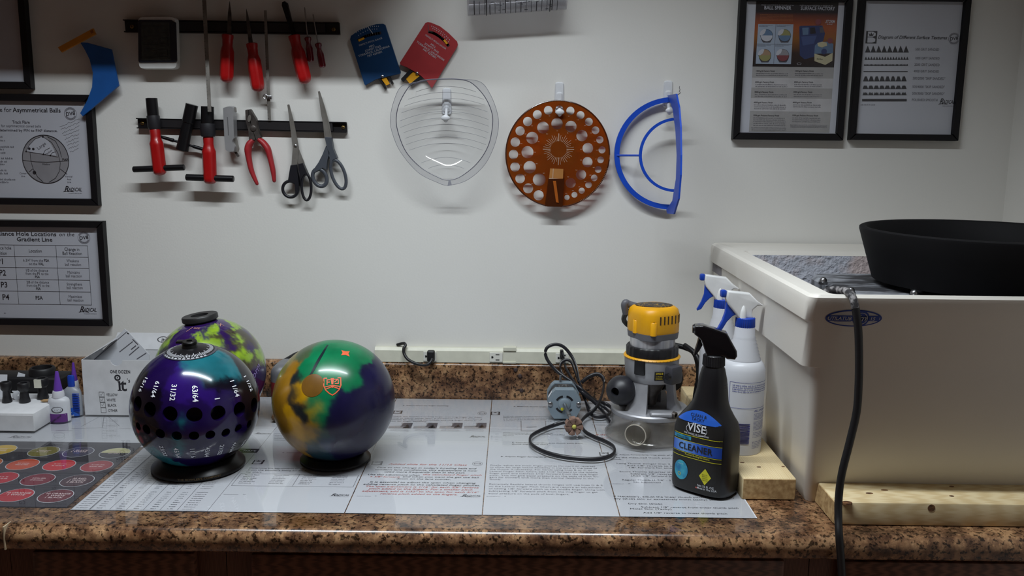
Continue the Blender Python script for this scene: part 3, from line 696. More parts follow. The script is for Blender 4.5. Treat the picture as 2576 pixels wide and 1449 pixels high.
for i, ((px, py), rgb, tx) in enumerate(DOTS):
    x, y = s.at(px, py); z = s.z
    if x < r0: continue
    k = INK(lambda a, b: (a, b, z + 0.0003)); k.poly(ell(x, y, r0, r0, 32), 1)
    k2 = INK(lambda a, b: (a, b, z + 0.0005))
    if rgb: k2.poly(ell(x, y, r0 * 0.955, r0 * 0.955, 32), 0); ms = M('tint_%d' % i, rgb, 0.6)
    else:
        k2.poly(ell(x, y, r0 * 0.955, r0 * 0.955, 16, 0, 0, math.pi, False), 0); k2.poly(ell(x, y, r0 * 0.955, r0 * 0.955, 16, 0, math.pi, 2 * math.pi, False), 2); ms = M('tint_cream', (214, 210, 160), 0.6)
    k3 = INK(lambda a, b: (a, b, z + 0.0007))
    if tx:
        for j, st in enumerate(tx): k3.text(st, x, y + 0.006 - j * 0.0078, 0.0052, 'c', 1, mi=3)
    else:
        for j in range(2): k3.scribble(x - 0.011, x + 0.011, y + 0.003 - j * 0.008, 0.0042, PR, 3)
    for q in (k2, k3): n = len(q.mb.f); k.mb.add(q.mb.v, q.mb.f); k.mb.m[-n:] = q.mb.m
    k.build('tint_ellipse', [ms, m_paper, m_chart, M('ink_pale', (210, 190, 190), 0.7)], s.t)
# ---- clear sheets
m_acr = CLEAR('clear_sheet', (0.93, 0.93, 0.93), 1.40, 0.012)
xa, xe = T(190, 1311, SURF).x, T(1922, 1334, SURF).x
ya = T(1000, 1327, SURF).y
o = MB().box(0, xe - xa - 0.001, 0, -0.024 - ya, 0, 0.0026).build('clear_cover', m_acr); o.location = (xa + 0.001, ya, ZC + 0.002)
tag(o, 'large clear plastic sheet covering the printed sheets under the balls and router', 'plastic sheet', 'clear covers on the worktop')
o = MB().box(0, 0.5, 0, -0.024 - ya, 0, 0.0026).build('clear_cover', m_acr); o.location = (xa - 0.5, ya + 0.004, ZC + 0.002)
tag(o, 'clear plastic sheet over the dark tint chart at the left', 'plastic sheet', 'clear covers on the worktop')
# ================================================================== FRAMED CHARTS ON THE WALL
m_frame = M('frame_black', (17, 15, 18), 0.5, spec=0.3)
m_glass = CLEAR('picture_glass', (0.97, 0.97, 0.98), 1.42, 0.03)
def ramp_mat(name, axis, lo, hi, stops, rough=0.6):
    m = bpy.data.materials.new(name); m.use_nodes = True; nt = m.node_tree; b = nt.nodes['Principled BSDF']; b.inputs['Roughness'].default_value = rough
    tc = nt.nodes.new('ShaderNodeTexCoord'); sp = nt.nodes.new('ShaderNodeSeparateXYZ'); nt.links.new(tc.outputs['Object'], sp.inputs[0])
    mr = nt.nodes.new('ShaderNodeMapRange'); mr.inputs[1].default_value = lo; mr.inputs[2].default_value = hi; nt.links.new(sp.outputs[axis], mr.inputs[0])
    r = nt.nodes.new('ShaderNodeValToRGB'); e = r.color_ramp.elements
    while len(e) < len(stops): e.new(0.5)
    for i, (p, c) in enumerate(stops): e[i].position = p; e[i].color = C(*c)
    nt.links.new(mr.outputs[0], r.inputs[0]); nt.links.new(r.outputs[0], b.inputs['Base Color']); return m
class FRAME(WT):
    def __init__(s, label, bl, br, top, bar, left=None):
        WT.__init__(s, 'picture_frame', label, 'picture frame', (bl[0] + br[0]) / 2, bl[1])
        x0, x1 = s.p(*bl, 0.016)[0], s.p(*br, 0.016)[0]; y0 = (s.p(*bl, 0.016)[1] + s.p(*br, 0.016)[1]) / 2
        y1 = s.p(br[0], top, 0.016)[1]
        if left is not None: x0 = x1 - left
        w = bar * (DC / FPX); s.x0, s.x1, s.y0, s.y1, s.w = x0, x1, y0, y1, w
        O = [(x0, y0), (x1, y0), (x1, y1), (x0, y1)]; I = [(x0 + w, y0 + w), (x1 - w, y0 + w), (x1 - w, y1 - w), (x0 + w, y1 - w)]
        for i in range(4):
            j = (i + 1) % 4; MB().prism([O[i], O[j], I[j], I[i]], 0.001, 0.017, bev=0.0015).build('frame_bar', m_frame, s.t)
        MB().box(x0 + w - 0.003, x1 - w + 0.003, y0 + w - 0.003, y1 - w + 0.003, 0.004, 0.0075).build('mount_sheet', m_paper, s.t)
        MB().box(x0 + w - 0.002, x1 - w + 0.002, y0 + w - 0.002, y1 - w + 0.002, 0.0105, 0.0115).build('glass_pane', m_glass, s.t)
        s.k = INK(lambda x, y: (x, y, 0.0079)); s.k2 = INK(lambda x, y: (x, y, 0.0082)); s.k3 = INK(lambda x, y: (x, y, 0.0085))
        s.z = 0.0079
    def q(s, px, py): return tuple(s.p(px, py, 0.008)[:2])
    def txt(s, st, xa, xb, py, h, mi=0, bold=0, shear=0.0, k=None):
        a, b = s.q(xa, py), s.q(xb, py); (k or s.k).text(st, a[0], (a[1] + b[1]) / 2, h * DC / FPX, 'l', bold, shear, width=b[0] - a[0], mi=mi)
    def ctxt(s, st, px, py, h, mi=0, bold=0, shear=0.0, k=None):
        a = s.q(px, py); (k or s.k).text(st, a[0], a[1], h * DC / FPX, 'c', bold, shear, mi=mi)
    def scr(s, xa, xb, py, h, mi=1, k=None):
        a, b = s.q(xa, py), s.q(xb, py); (k or s.k).scribble(a[0], b[0], a[1], h * DC / FPX, PR, mi)
    def poly(s, pts, mi=0, k=None): (k or s.k).poly([s.q(*p) for p in pts], mi)
    def stamp(s, px, py, r):
        x, y = s.q(px, py); r *= DC / FPX; s.k.ring(x, y, r * .95, r, 30, 1); s.k.ring(x, y, r * .70, r * .73, 26, 1)
        s.k.text('DV8', x, y - r * .26, r * .55, 'c', 1, 0.1, rot=0.15, mi=0)
        for i in range(11):
            a = R(30 + i * 12); s.k.poly(ell(x + r * .83 * math.cos(a), y + r * .83 * math.sin(a), r * .06, r * .09, 6, a), 1)
            a = R(-30 - i * 12); s.k.poly(ell(x + r * .83 * math.cos(a), y + r * .83 * math.sin(a), r * .06, r * .09, 6, a), 1)
    def script(s, xa, xb, py, h): SHEET.script(s, xa, xb, py, h * DC / FPX)
    def at(s, px, py): return s.q(px, py)
    def done(s, mats=None):
        for q in (s.k2, s.k3):
            n = len(q.mb.f)
            if n: s.k.mb.add(q.mb.v, q.mb.f); s.k.mb.m[-n:] = q.mb.m
        if s.k.mb.f: s.k.build('print', mats or INKS, s.t)
f = FRAME('black framed blank chart cut off by the top left corner', (-190, 222), (79, 222), -40, 18, 0.30); f.done()
# ---- asymmetrical balls
f = FRAME('black framed chart about Asymmetrical Balls with a grey ball drawing', (-100, 516), (248, 516), 238, 18, 0.318)
a = f.q(153, 283); f.k.text('Asymmetrical Balls', a[0], a[1], 10.5 * DC / FPX, 'r', 1, width=118 * DC / FPX, mi=0)
b = f.q(27, 283); f.k.text('Track Flare for', b[0] + 0.002, a[1], 10.5 * DC / FPX, 'r', 0, mi=0, width=92 * DC / FPX)
f.stamp(177, 286, 15.5); f.txt('Track Flare', 31, 75, 311, 7.5, 1, 1); f.txt('for asymmetrical cored balls', 3, 103, 320, 6, 1)
f.txt('is determined by PIN to PAP distance.', -12, 145, 331, 6, 1, 1)
for py, xb in ((346, 5), (355, 12), (371, 36), (378, 10), (386, 14), (400, 32), (408, 16), (415, 14), (430, 17), (438, 20), (453, 42), (460, 20)): f.scr(-60, xb, py, 5)
cx, cy = f.q(115, 400.5); r = 58 * DC / FPX * 0.985
f.k.poly(ell(cx, cy, r * 1.0, r * 1.03, 40), 4)
lens = [f.q(*p) for p in ((66, 381), (72, 366), (84, 353), (104, 343), (118, 350), (128, 362), (136, 377), (142, 392), (110, 388), (88, 385))]
f.k2.poly(lens, 3)
f.k3.ring(cx, cy, r * 0.99, r * 1.02, 40, 0, 1.03)
for L in (((66, 381), (110, 388), (146, 395)), ((58, 403), (90, 407), (120, 408), (150, 406), (173, 404)), ((76, 383), (78, 405), (84, 425), (95, 445), (108, 457)), ((106, 343), (130, 358), (146, 385), (152, 410), (150, 430), (140, 448), (124, 458)), ((120, 344), (140, 355), (150, 375), (155, 395)), ((66, 381), (74, 365), (88, 350), (106, 343)), ((108, 389), (114, 378), (126, 372)), ((126, 392), (132, 384), (140, 382)), ((152, 425), (169, 438)), ((82, 425), (74, 432))):
    f.k3.line([f.q(*p) for p in L], 0.0009, 0)
for p, rr in (((74, 374), 3.2), ((84, 375), 3.2), ((87, 434), 4.5), ((108, 344), 2.5), ((110, 388), 2), ((127, 391), 2), ((66, 381), 2)):
    q = f.q(*p); f.k3.poly(ell(q[0], q[1], rr * DC / FPX, rr * DC / FPX, 12), 0)
q = f.q(107, 370); f.k3.text('Large', q[0], q[1], 0.007, 'c', 0, rot=R(35), mi=1); q = f.q(124, 385); f.k3.text('Medium', q[0], q[1], 0.0038, 'c', 0, rot=R(35), mi=1)
f.txt('PAP', 157, 172, 404, 5.5, 0, 1, k=f.k3); f.txt('Midline', 107, 126, 415, 4, 0, k=f.k3)
for st, px, py in (('Center', 58, 438), ('Line', 58, 445), ('Vertical', 173, 446), ('Axis', 174, 453), ('Line', 174, 460)): f.ctxt(st, px, py, 4.2, 1, 0)
f.script(161, 205, 482, 14)
rp = random.Random(5)
for i in range(9):                                                  # pencilled notes
    x, y = 150 + i * 3.2, 318 + i * 8.0; L = 50 - i * 3.5
    pts = [f.q(x + L * t / 14, y - (L * t / 14) * 0.38 + rp.uniform(-2.2, 2.2)) for t in range(15)]
    f.k.line(pts, 0.0004, 1)
f.done()
# ---- balance hole table
f = FRAME('black framed table of Balance Hole Locations on the Gradient Line', (-80, 819), (276, 819), 557, 18, 0.318)
a = f.q(142, 594); f.k.text('Balance Hole Locations', a[0], a[1], 10 * DC / FPX, 'r', 1, 0.0, width=157 * DC / FPX); f.txt('on the', 148, 187, 594, 9.5, 0, 0, 0.2)
f.txt('Gradient Line', 42, 132, 607, 10, 0, 1); f.stamp(211, 598, 15.5)
ys = [f.q(130, v)[1] for v in (617.3, 646, 674, 704, 733.5, 766)]; xs = [f.q(v, 690)[0] for v in (-60, 41, 145.7, 225)]
for y in ys: f.k.line([(xs[0], y), (xs[3], y)], 0.0008, 0)
for x in xs: f.k.line([(x, ys[0]), (x, ys[-1])], 0.0008, 0)
def cell(c, r, lines, h, bold=0):
    x = (xs[c] + xs[c + 1]) / 2; n = len(lines); yc = (ys[r] + ys[r + 1]) / 2; k = h * DC / FPX
    for i, l in enumerate(lines):
        segs = l if isinstance(l, list) else [(l, bold)]
        tw = sum(text_w(t, b) for t, b in segs) * k / 0.69 * 0.82; xx = x - tw / 2
        for t, b in segs:
            f.k.text(t, xx, yc + (n / 2 - i) * k * 1.32 - k * 1.12, k, 'l', b, 0, 0.82, mi=0 if b or r == 0 else 1); xx += text_w(t, b) * k / 0.69 * 0.82
cell(1, 0, ['Location'], 8); cell(2, 0, ['Change in', 'Ball Reaction'], 8)
cell(1, 1, [[('6 3/4" from the ', 0), ('PSA', 1)], [('on the ', 0), ('VAL', 1)]], 6.8)
cell(1, 2, [[('1/3', 1), (' of the distance', 0)], [('from the ', 0), ('P1', 1), (' to the', 0)], [('PSA', 1)]], 6.4); cell(1, 3, [[('2/3', 1), (' of the distance', 0)], [('from the ', 0), ('P1', 1), (' to the', 0)], [('PSA', 1)]], 6.4); cell(1, 4, ['PSA'], 9.5, 1)
for r, w in enumerate(('Weakens', 'Maintains', 'Strengthens', 'Maximizes')): cell(2, r + 1, [w, 'ball reaction'], 7)
a = f.q(29, 631); f.k.text('Balance hole', a[0], a[1] + 0.003, 8 * DC / FPX, 'r', 0, 0, 0.82); a = f.q(18, 644); f.k.text('position', a[0], a[1] + 0.003, 8 * DC / FPX, 'r', 0, 0, 0.82)
for st, px, py in (('P1', 11, 664), ('P2', 16, 693), ('P3', 20, 723), ('P4', 24, 754)): a = f.q(px, py); f.k.text(st, a[0], a[1], 14 * DC / FPX, 'r', 1, 0, 0.9)
f.script(200, 242, 785, 15); f.scr(-20, -2, 790, 4); f.scr(10, 15, 789, 4); f.done()
# ---- ball spinner poster
f = FRAME('black framed ball spinner and surface factory poster with an orange picture', (1843, 351), (2121, 354), -14, 18)
zx, zy = lambda v: 1830 + v / 3.916, lambda v: v / 3.916
Zq = lambda pts: [(zx(a), zy(b)) for a, b in pts]
p0, p1, p2, p3 = f.q(1889, 332), f.q(2088, 333), f.q(2107, 6), f.q(1905, 168)
X0, X1, Yb, Yt, Ym = f.q(1893, 170)[0], f.q(2098, 170)[0], p0[1], p2[1], f.q(2000, 169)[1]
MB().box(X0, X1, Ym, Yt, 0.0076, 0.0078).build('poster_picture', ramp_mat('sunset_print', 1, Ym, Yt, [(0, (26, 18, 20)), (0.22, (52, 30, 22)), (0.45, (150, 92, 30)), (0.62, (168, 84, 40)), (0.78, (110, 52, 36)), (0.84, (34, 26, 30)), (1, (20, 18, 22))]), f.t)
bands = [168.5, 196.5, 221.5, 247.7, 280.4, 332.5]; by = [f.q(1990, v)[1] for v in bands]
for i in range(5): f.k.rect(X0, by[i + 1], X1, by[i], 5 if i % 2 == 0 else 6)
f.txt('BALL SPINNER', 1922, 1990, 24, 8, 3, 1, k=f.k2); f.txt('SURFACE FACTORY', 2014, 2100, 25.5, 8, 3, 1, k=f.k2); f.scr(1915, 1998, 14, 3, 4, f.k2); f.scr(2012, 2096, 15, 3, 4, f.k2)
for i in range(5): f.scr(1912, 1995, 38 + i * 3.6, 2, 7, f.k2)
f.txt('STORM', 2076, 2099, 58, 7, 3, 1, 0.35, f.k2); f.scr(2080, 2094, 62, 2, 3, f.k2)
f.poly(Zq([(303, 237), (650, 240), (625, 632), (277, 628)]), 8, f.k2)
for (cx_, cy_, c1, c2) in ((385, 350, 9, 3), (562, 350, 10, 9), (368, 545, 11, 10), (545, 545, 4, 12)):
    Q = lambda pts: [f.q(zx(cx_ + a), zy(cy_ + b)) for a, b in pts]
    f.k3.poly(Q([(-58, 30), (58, 30), (35, 70), (-35, 70)]), 1)
    top = [(60 * math.cos(R(t)), -60 * math.sin(R(t))) for t in range(0, 181, 15)]; bot = [(60 * math.cos(R(t)), -60 * math.sin(R(t))) for t in range(180, 361, 15)]
    k4 = INK(lambda x, y: (x, y, 0.0088)); k4.poly(Q(top), c1); k4.poly(Q(bot), c2); k4.line(Q(top + bot), 0.0006, 0, True)
    k5 = INK(lambda x, y: (x, y, 0.0092)); k5.poly(Q([(-72, -5), (-60, -40), (-30, -62), (-5, -58), (-20, -20), (-50, 2)]), 3); n = len(k5.mb.f); f.k3.mb.add(k5.mb.v, k5.mb.f); f.k3.mb.m[-n:] = k5.mb.m; n = len(k4.mb.f); f.k3.mb.add(k4.mb.v, k4.mb.f); f.k3.mb.m[-n:] = k4.mb.m
    f.scr(zx(cx_ - 75), zx(cx_ + 60), zy(cy_ - 98), 1.8, 1, f.k3); f.scr(zx(cx_ - 75), zx(cx_ + 10), zy(cy_ - 87), 1.8, 1, f.k3)
f.k3.line([f.q(zx(477), zy(240)), f.q(zx(455), zy(628))], 0.0006, 1); f.k3.line([f.q(zx(292), zy(432)), f.q(zx(637), zy(436))], 0.0006, 1)
f.poly(Zq([(708, 262), (720, 255), (935, 252), (960, 330), (945, 395), (900, 470), (850, 560), (760, 585), (712, 545)]), 13, f.k2); f.poly(Zq([(735, 275), (800, 272), (795, 342), (742, 346)]), 9, f.k3)
f.poly(Zq([(812, 275), (860, 270), (870, 330), (815, 335)]), 0, f.k3); f.poly(Zq([(905, 268), (940, 265), (950, 320), (912, 325)]), 1, f.k3); f.poly(Zq([(725, 360), (880, 350), (850, 430), (740, 450)]), 14, f.k3)
f.poly(Zq([(860, 450), (895, 415), (985, 410), (1042, 432), (1040, 525), (855, 530)]), 9, f.k3)
k4 = INK(lambda x, y: (x, y, 0.0089))
k4.poly([f.q(*p) for p in Zq([(855, 528), (960, 560), (1036, 520), (1032, 600), (962, 640), (855, 602)])], 15); k4.poly([f.q(*p) for p in Zq([(885, 425), (930, 410), (975, 420), (980, 450), (930, 468), (890, 455)])], 15)
for a, b, rr, c in ((893, 218, 28, 12), (1010, 402, 26, 12), (950, 508, 27, 13), (888, 395, 25, 13)): q = f.q(zx(a), zy(b)); k4.poly(ell(q[0], q[1], rr / 3.916 * DC / FPX, rr / 3.916 * DC / FPX, 16), c)
q = f.q(zx(705), zy(628)); k4.ring(q[0], q[1], 0.0038, 0.0046, 18, 3, 0.5); q = f.q(zx(905), zy(590)); k4.text('turbo', q[0], q[1], 0.004, 'c', 1, 0.2, rot=-0.1, mi=0)
n = len(k4.mb.f); f.k3.mb.add(k4.mb.v, k4.mb.f); f.k3.mb.m[-n:] = k4.mb.m
for i, (st, n1, n2) in enumerate((('1000-grit Factory Finish', 2, 2), ('2000-grit Factory Finish', 2, 2), ('3000-grit Factory Finish', 2, 2), ('4000-grit Factory Finish', 3, 2), ('1500-grit Polished Factory Finish', 5, 3))):
    y = bands[i] + 12; d = -i * 1.7
    w = 66 if i == 4 else 48
    f.txt(st, 1901 + d, 1901 + d + w, y, 3.6, 0, 1, k=f.k2); f.txt(st, 1999 + d, 1999 + d + w, y, 3.6, 0, 1, k=f.k2)
    for j in range(n1): f.scr(1902 + d, 1982 + d, y + 5.5 + j * 4.7, 2.6, 1, f.k2)
    for j in range(n2): f.scr(2000 + d, 2070 + d, y + 5.5 + j * 4.7, 2.6, 1, f.k2)
for j in range(3): f.scr(1890, 1978, 322 + j * 3, 2, 1, f.k2); f.scr(1988, 2080, 315 + j * 3, 2, 1, f.k2)
f.done(INKS + [M('band_dark', (176, 174, 170), 0.7), M('band_pale', (206, 204, 202), 0.7), M('ink_amber', (190, 120, 70), 0.7), M('panel_blue', (176, 190, 206), 0.7), M('steel_blue', (104, 132, 162), 0.7), M('olive', (160, 156, 100), 0.7), M('tan', (176, 146, 116), 0.7), M('dull_red', (140, 72, 76), 0.7), M('navy', (52, 66, 112), 0.7), M('slate_blue', (74, 92, 140), 0.7), M('cream', (206, 198, 160), 0.7)])
# ---- surface textures
f = FRAME('black framed Diagram of Different Surface Textures, rightmost on the wall', (2137, 353), (2411, 354), -14, 16.5)
zx, zy = lambda v: 2120 + v / 3.917, lambda v: v / 3.917
Zq = lambda pts: [(zx(a), zy(b)) for a, b in pts]

x0_, y0_ = f.q(2177, 109); w_, h_ = 0.0235, 0.0255
f.k.rect(x0_, y0_, x0_ + w_, y0_ + h_, 0)
for a, b in ((.06, .48), (.53, .94)): f.k2.poly([(x0_ + w_ * .16, y0_ + h_ * a), (x0_ + w_ * .6, y0_ + h_ * a), (x0_ + w_ * .86, y0_ + h_ * (a + .1)), (x0_ + w_ * .86, y0_ + h_ * (b - .1)), (x0_ + w_ * .6, y0_ + h_ * b), (x0_ + w_ * .16, y0_ + h_ * b)], 3)
f.k3.poly([(x0_ + w_ * a, y0_ + h_ * b) for a, b in ((.3, .6), (.62, .6), (.7, .84), (.55, .7), (.46, .9), (.37, .7), (.22, .84))], 0)
f.txt('Diagram of Different Surface Textures', 2208, 2382, 98, 7.5, 0, 1, 0.25); f.stamp(2400, 97, 13.5)
def teeth(xa, xb, n, base, top, shape):
    for i in range(n):
        a, b = xa + (xb - xa) * i / n, xa + (xb - xa) * (i + 1) / n; w = b - a
        f.poly(Zq([(a + w * u, base + (top - base) * v) for u, v in shape]), 0)
tri = [(0, 0), (1, 0), (.5, 1)]; trap = [(0, 0), (1, 0), (.76, 1), (.24, 1)]
teeth(220, 652, 8, 517, 448, tri); teeth(215, 650, 16, 589, 556, tri); teeth(209, 643, 32, 649, 630, [(0, 0), (1, 0), (.65, 1), (.35, 1)]); f.poly(Zq([(205, 709), (640, 709), (640, 702), (205, 702)]), 0)
teeth(201, 630, 8, 801, 748, [(0, 0), (1, 0), (.66, 1), (.58, .85), (.5, .98), (.42, .85), (.34, 1)]); teeth(196, 630, 8, 876, 843, trap); teeth(195, 630, 8, 938, 905, [(0, 0), (1, 0), (.76, 1), (.66, .55), (.5, 1), (.36, .55), (.26, 1)]); f.poly(Zq([(191, 999), (631, 999), (631, 975), (191, 975)]), 0)
for st, a, b, y in (('500 GRIT SANDED', 715, 950, 499), ('1000 GRIT SANDED', 708, 955, 586), ('2000 GRIT SANDED', 705, 955, 651), ('4000 GRIT SANDED', 698, 950, 714), ('500/2000 "SKIP SANDED"', 688, 1010, 785), ('500/4000 "SKIP SANDED"', 685, 1005, 868), ('500/3000 "SKIP SANDED"', 683, 1003, 934), ('POLISHED SMOOTH', 680, 935, 997)):
    f.txt(st, zx(a), zx(b), zy(y), 6, 1)
f.script(2362, 2400, 262, 14); f.scr(2166, 2202, 265, 3, 1); f.done()
# ================================================================== MAGNETIC STRIPS AND TOOLS
m_black = M('black_plastic', (20, 19, 22), 0.4); m_steel = M('steel'); m_dsteel = M('dark_steel', (96, 90, 86), 0.45, 0.5, noise=(60, (66, 60, 58), 0.5, 0.3))
m_bsteel = M('brushed_steel', (150, 146, 140), 0.42, 0.55, noise=(30, (124, 119, 113), 0.5, 0.4))
m_redh = M('red_handle', (168, 16, 18), 0.32, coat=0.3, spec=0.5); m_brass = M('brass', (168, 140, 84), 0.35, 1.0)
m_blackmetal = M('black_oxide', (24, 23, 26), 0.35, 0.4)
def magnet_strip(label, tl, tr, br, bl, screws):
    w = WT('magnetic_tool_strip', label, 'tool rack', (bl[0] + br[0]) / 2, (bl[1] + br[1]) / 2, 'magnetic tool strips on the wall')
    q = w.pp([bl, br, tr, tl], 0.004); t = 0.0022
    MB().prism(q, 0.0006, 0.004).build('back_plate', m_black, w.t)
    e = (Vector(q[3]) - Vector(q[0])).normalized() * t
    for a, b in ((0, 1), (3, 2)):
        s = 1 if a == 0 else -1
        MB().prism([q[a], q[b], tuple(Vector(q[b]) + e * s), tuple(Vector(q[a]) + e * s)] if s > 0 else [tuple(Vector(q[a]) + e * s), tuple(Vector(q[b]) + e * s), q[b], q[a]], 0.004, 0.0125).build('flange', m_black, w.t)
    lo = [tuple(Vector(q[0]).lerp(Vector(q[1]), f).lerp(Vector(q[3]).lerp(Vector(q[2]), f), g)) for f, g in ((.065, .12), (.935, .12), (.935, .88), (.065, .88))]
    MB().prism(lo, 0.004, 0.0125, bev=0.0006).build('magnet_bar', M('magnet_black', (28, 25, 28), 0.5), w.t)
    for sx, sy in screws:
        c = w.p(sx, sy, 0.005)
        sc = MB().lathe((c.x, c.y, 0.004), (c.x, c.y, 0.0064), [(0, .0042), (.6, .004), (1, .0024)], 14).build('screw', m_brass, w.t, True)
        for d in ((.0024, .0005), (.0005, .0024)): MB().box(c.x - d[0], c.x + d[0], c.y - d[1], c.y + d[1], .0062, .0066).build('screw_slot', m_black, sc)
    return w
magnet_strip('upper black magnetic strip holding the red-handled blades', (313, 50), (854, 57), (856, 88), (316, 82), ((332, 67), (839, 74)))
magnet_strip('lower black magnetic strip holding pliers and scissors', (346, 297), (872, 307), (874, 334), (348, 323), ((358, 310), (863, 320)))
# ---- digital display unit
w = WT('digital_display', 'white digital display unit with a dark screen on the upper magnetic strip', 'display', 397, 172)
def rpoly(pts, r=0.18, n=4):
    P = [Vector(p) for p in pts]; out = []
    for i in range(len(P)):
        a, b, c = P[i - 1], P[i], P[(i + 1) % len(P)]
        L = min((a - b).length, (c - b).length) * r
        p, q = b + (a - b).normalized() * L, b + (c - b).normalized() * L
        for k in range(n + 1):
            t = k / n; out.append(tuple(p * (1 - t) ** 2 + b * 2 * t * (1 - t) + q * t * t))
    return out
MB().prism(rpoly(w.pp([(349, 174), (447, 174), (443, 41), (346, 42)], 0.028), 0.14), 0.0129, 0.030, bev=0.0015).build('case', M('white_plastic', (222, 222, 220), 0.4), w.t)
s = MB().prism(rpoly(w.pp([(348, 158), (446, 157), (443, 57), (430, 50), (347, 50)], 0.031), 0.06), 0.0301, 0.0326, bev=0.0008).build('face_plate', M('display_face', (38, 40, 52), 0.3), w.t)
MB().prism(w.pp([(356, 152), (430, 152), (426, 56), (355, 56)], 0.033), 0.0327, 0.0332).build('screen', M('lcd_grey', (64, 68, 66), 0.25, noise=(90, (52, 56, 56), 0.5, 0.2)), s)
k = INK(lambda x, y: (x, y, 0.0335))
for (a, b, c, d) in ((362, 66, 420, 82), (362, 92, 398, 112), (404, 96, 422, 110), (364, 122, 392, 144), (400, 124, 421, 142)):
    p, q = w.p(a, d, .033), w.p(c, b, .033); k.line([(p.x, p.y), (q.x, p.y), (q.x, q.y), (p.x, q.y)], 0.0008, 0, True)
k.build('screen_print', M('lcd_dark', (44, 47, 48), 0.3), w.t)
# ---- long steel rules
def strip(name, label, tl, tr, br, bl, o0, o1, group=None, cat='ruler'):
    w = WT(name, label, cat, (bl[0] + br[0]) / 2, bl[1], group)
    a, b, c, d = w.p(*bl, o1), w.p(*br, o1), w.p(*tr, o0), w.p(*tl, o0); n = Vector((0, 0, 0.0011))
    mb = MB(); mb.add([a, b, c, d, a + n, b + n, c + n, d + n], [(3, 2, 1, 0), (4, 5, 6, 7), (0, 1, 5, 4), (1, 2, 6, 5), (2, 3, 7, 6), (3, 0, 4, 7)])
    o = mb.build('blade', m_bsteel, w.t)
    k = MB()
    for i in range(34):
        f = 0.02 + i * 0.028; p = a.lerp(d, f) + n * 1.05; q = b.lerp(c, f) + n * 1.05; e = p.lerp(q, 0.45 if i % 4 == 0 else 0.25); h = (d - a).normalized() * 0.0003
        k.add([p - h, e - h, e + h, p + h], [(0, 1, 2, 3)])
    tag(k.build('graduation', M('ink_black'), w.t), kind='stuff')
    return w
strip('steel_rule', 'long thin steel rule overlapping a black socket, left of the red-handled knives', (507, -40), (517, -40), (532, 281), (523, 281), 0.014, 0.046, 'steel rules')
w = strip('steel_rule', 'thin steel rule with a sliding clip between the two magnetic strips', (664, 26), (671, 26), (682, 304), (674, 304), 0.014, 0.0146, 'steel rules')
c = w.p(676, 245, 0.02); MB().rbox(c.x - 0.007, c.x + 0.006, c.y - 0.004, c.y + 0.004, 0.0125, 0.020, 0.001).build('slider', m_steel, w.t, True)
c = w.p(667, 243, 0.024); MB().tube([(c.x + 0.0045 * math.cos(t), c.y + 0.0045 * math.sin(t), 0.022) for t in [i * math.pi / 8 for i in range(16)]], 0.0012, 6, closed=True).build('thumb_ring', m_steel, w.t, True)
# ---- handled blades
def px_prof(w, spec, off): return [(f, w.m(r, off)) for f, r in spec]
HAND = [(0, 10), (.015, 14), (.07, 14), (.12, 12.6), (.24, 12.2), (.30, 14.5), (.36, 16.8), (.55, 17.4), (.86, 17.4), (.94, 15), (.98, 10), (1, 3)]
def handle(w, a, b, o0, o1, prof, mat, k=1.0, seg=30, flute=(6, 0.13, 0.36, 0.9)):
    return MB().lathe(w.p(*a, o0), w.p(*b, o1), [(f, w.m(r * k, o1)) for f, r in prof], seg, flute=flute).build('handle', mat, w.t, True, 50)
g = 'red-handled blades on the upper strip'
def knife(label, tip, bl, br, ha, hb):
    w = WT('scraper_knife', label, 'knife', hb[0], hb[1], g); o = 0.0135
    mid = lambda a, b, f: (a[0] + (b[0] - a[0]) * f, a[1] + (b[1] - a[1]) * f)
    L, Rr = mid(tip, bl, .35), mid(tip, br, .35)
    MB().prism(w.pp([tip, (L[0] - 2.2, L[1]), bl, br, (Rr[0] + 2.2, Rr[1])], o), o - 0.0006, o + 0.0022, bev=0.0004).build('blade', m_dsteel, w.t)
    handle(w, ha, hb, 0.0265, 0.027, HAND, m_redh)
knife('red-handled pointed knife, leftmost blade on the upper strip, point upright', (578, 3), (571.5, 90), (583, 90), (573, 86), (569.5, 208))
knife('red-handled pointed knife hanging lowest on the upper strip', (620, 22), (626, 112), (637, 112), (633, 108), (650, 231))
w = WT('red_handled_file', 'red-handled tool with a thick black shaft on the upper strip', 'file', 768, 211, g)
MB().prism(rpoly(w.pp([(734, 92), (744, 90), (724, 8), (716, 2), (709, 5), (708, 14)], .016), 0.1), 0.0132, 0.0185, bev=0.0012).build('shaft', m_blackmetal, w.t); handle(w, (739, 88), (769, 211), 0.0265, 0.027, HAND, m_redh, 1.02)
m_acet = M('maroon_acetate', (120, 14, 36), 0.12, coat=1.0, trans=0.25)
SD = [(0, 6), (.03, 8.5), (.12, 8.5), (.17, 6.5), (.27, 5.6), (.36, 7), (.45, 9), (.9, 9), (.96, 7.5), (1, 3)]
for lb, tip, sh, hb in (('small clear-maroon screwdriver, left of the pair on the upper strip', (766, 18), (774, 95), (782, 156)), ('small clear-maroon screwdriver, right of the pair and hanging lower', (787, 35), (800, 110), (812, 171))):
    w = WT('screwdriver', lb, 'screwdriver', hb[0], hb[1], 'small maroon screwdrivers')
    MB().tube([w.p(*tip, .0145), w.p(tip[0] + (sh[0] - tip[0]) * .06, tip[1] + 4, .0145), w.p(*sh, .0145)], [0.0006, 0.0014, 0.0014], 8).build('shaft', m_steel, w.t, True)
    handle(w, (sh[0], sh[1] - 2), hb, 0.0195, 0.0195, SD, m_acet, 1.0, 24, (6, 0.2, 0.4, 0.93))
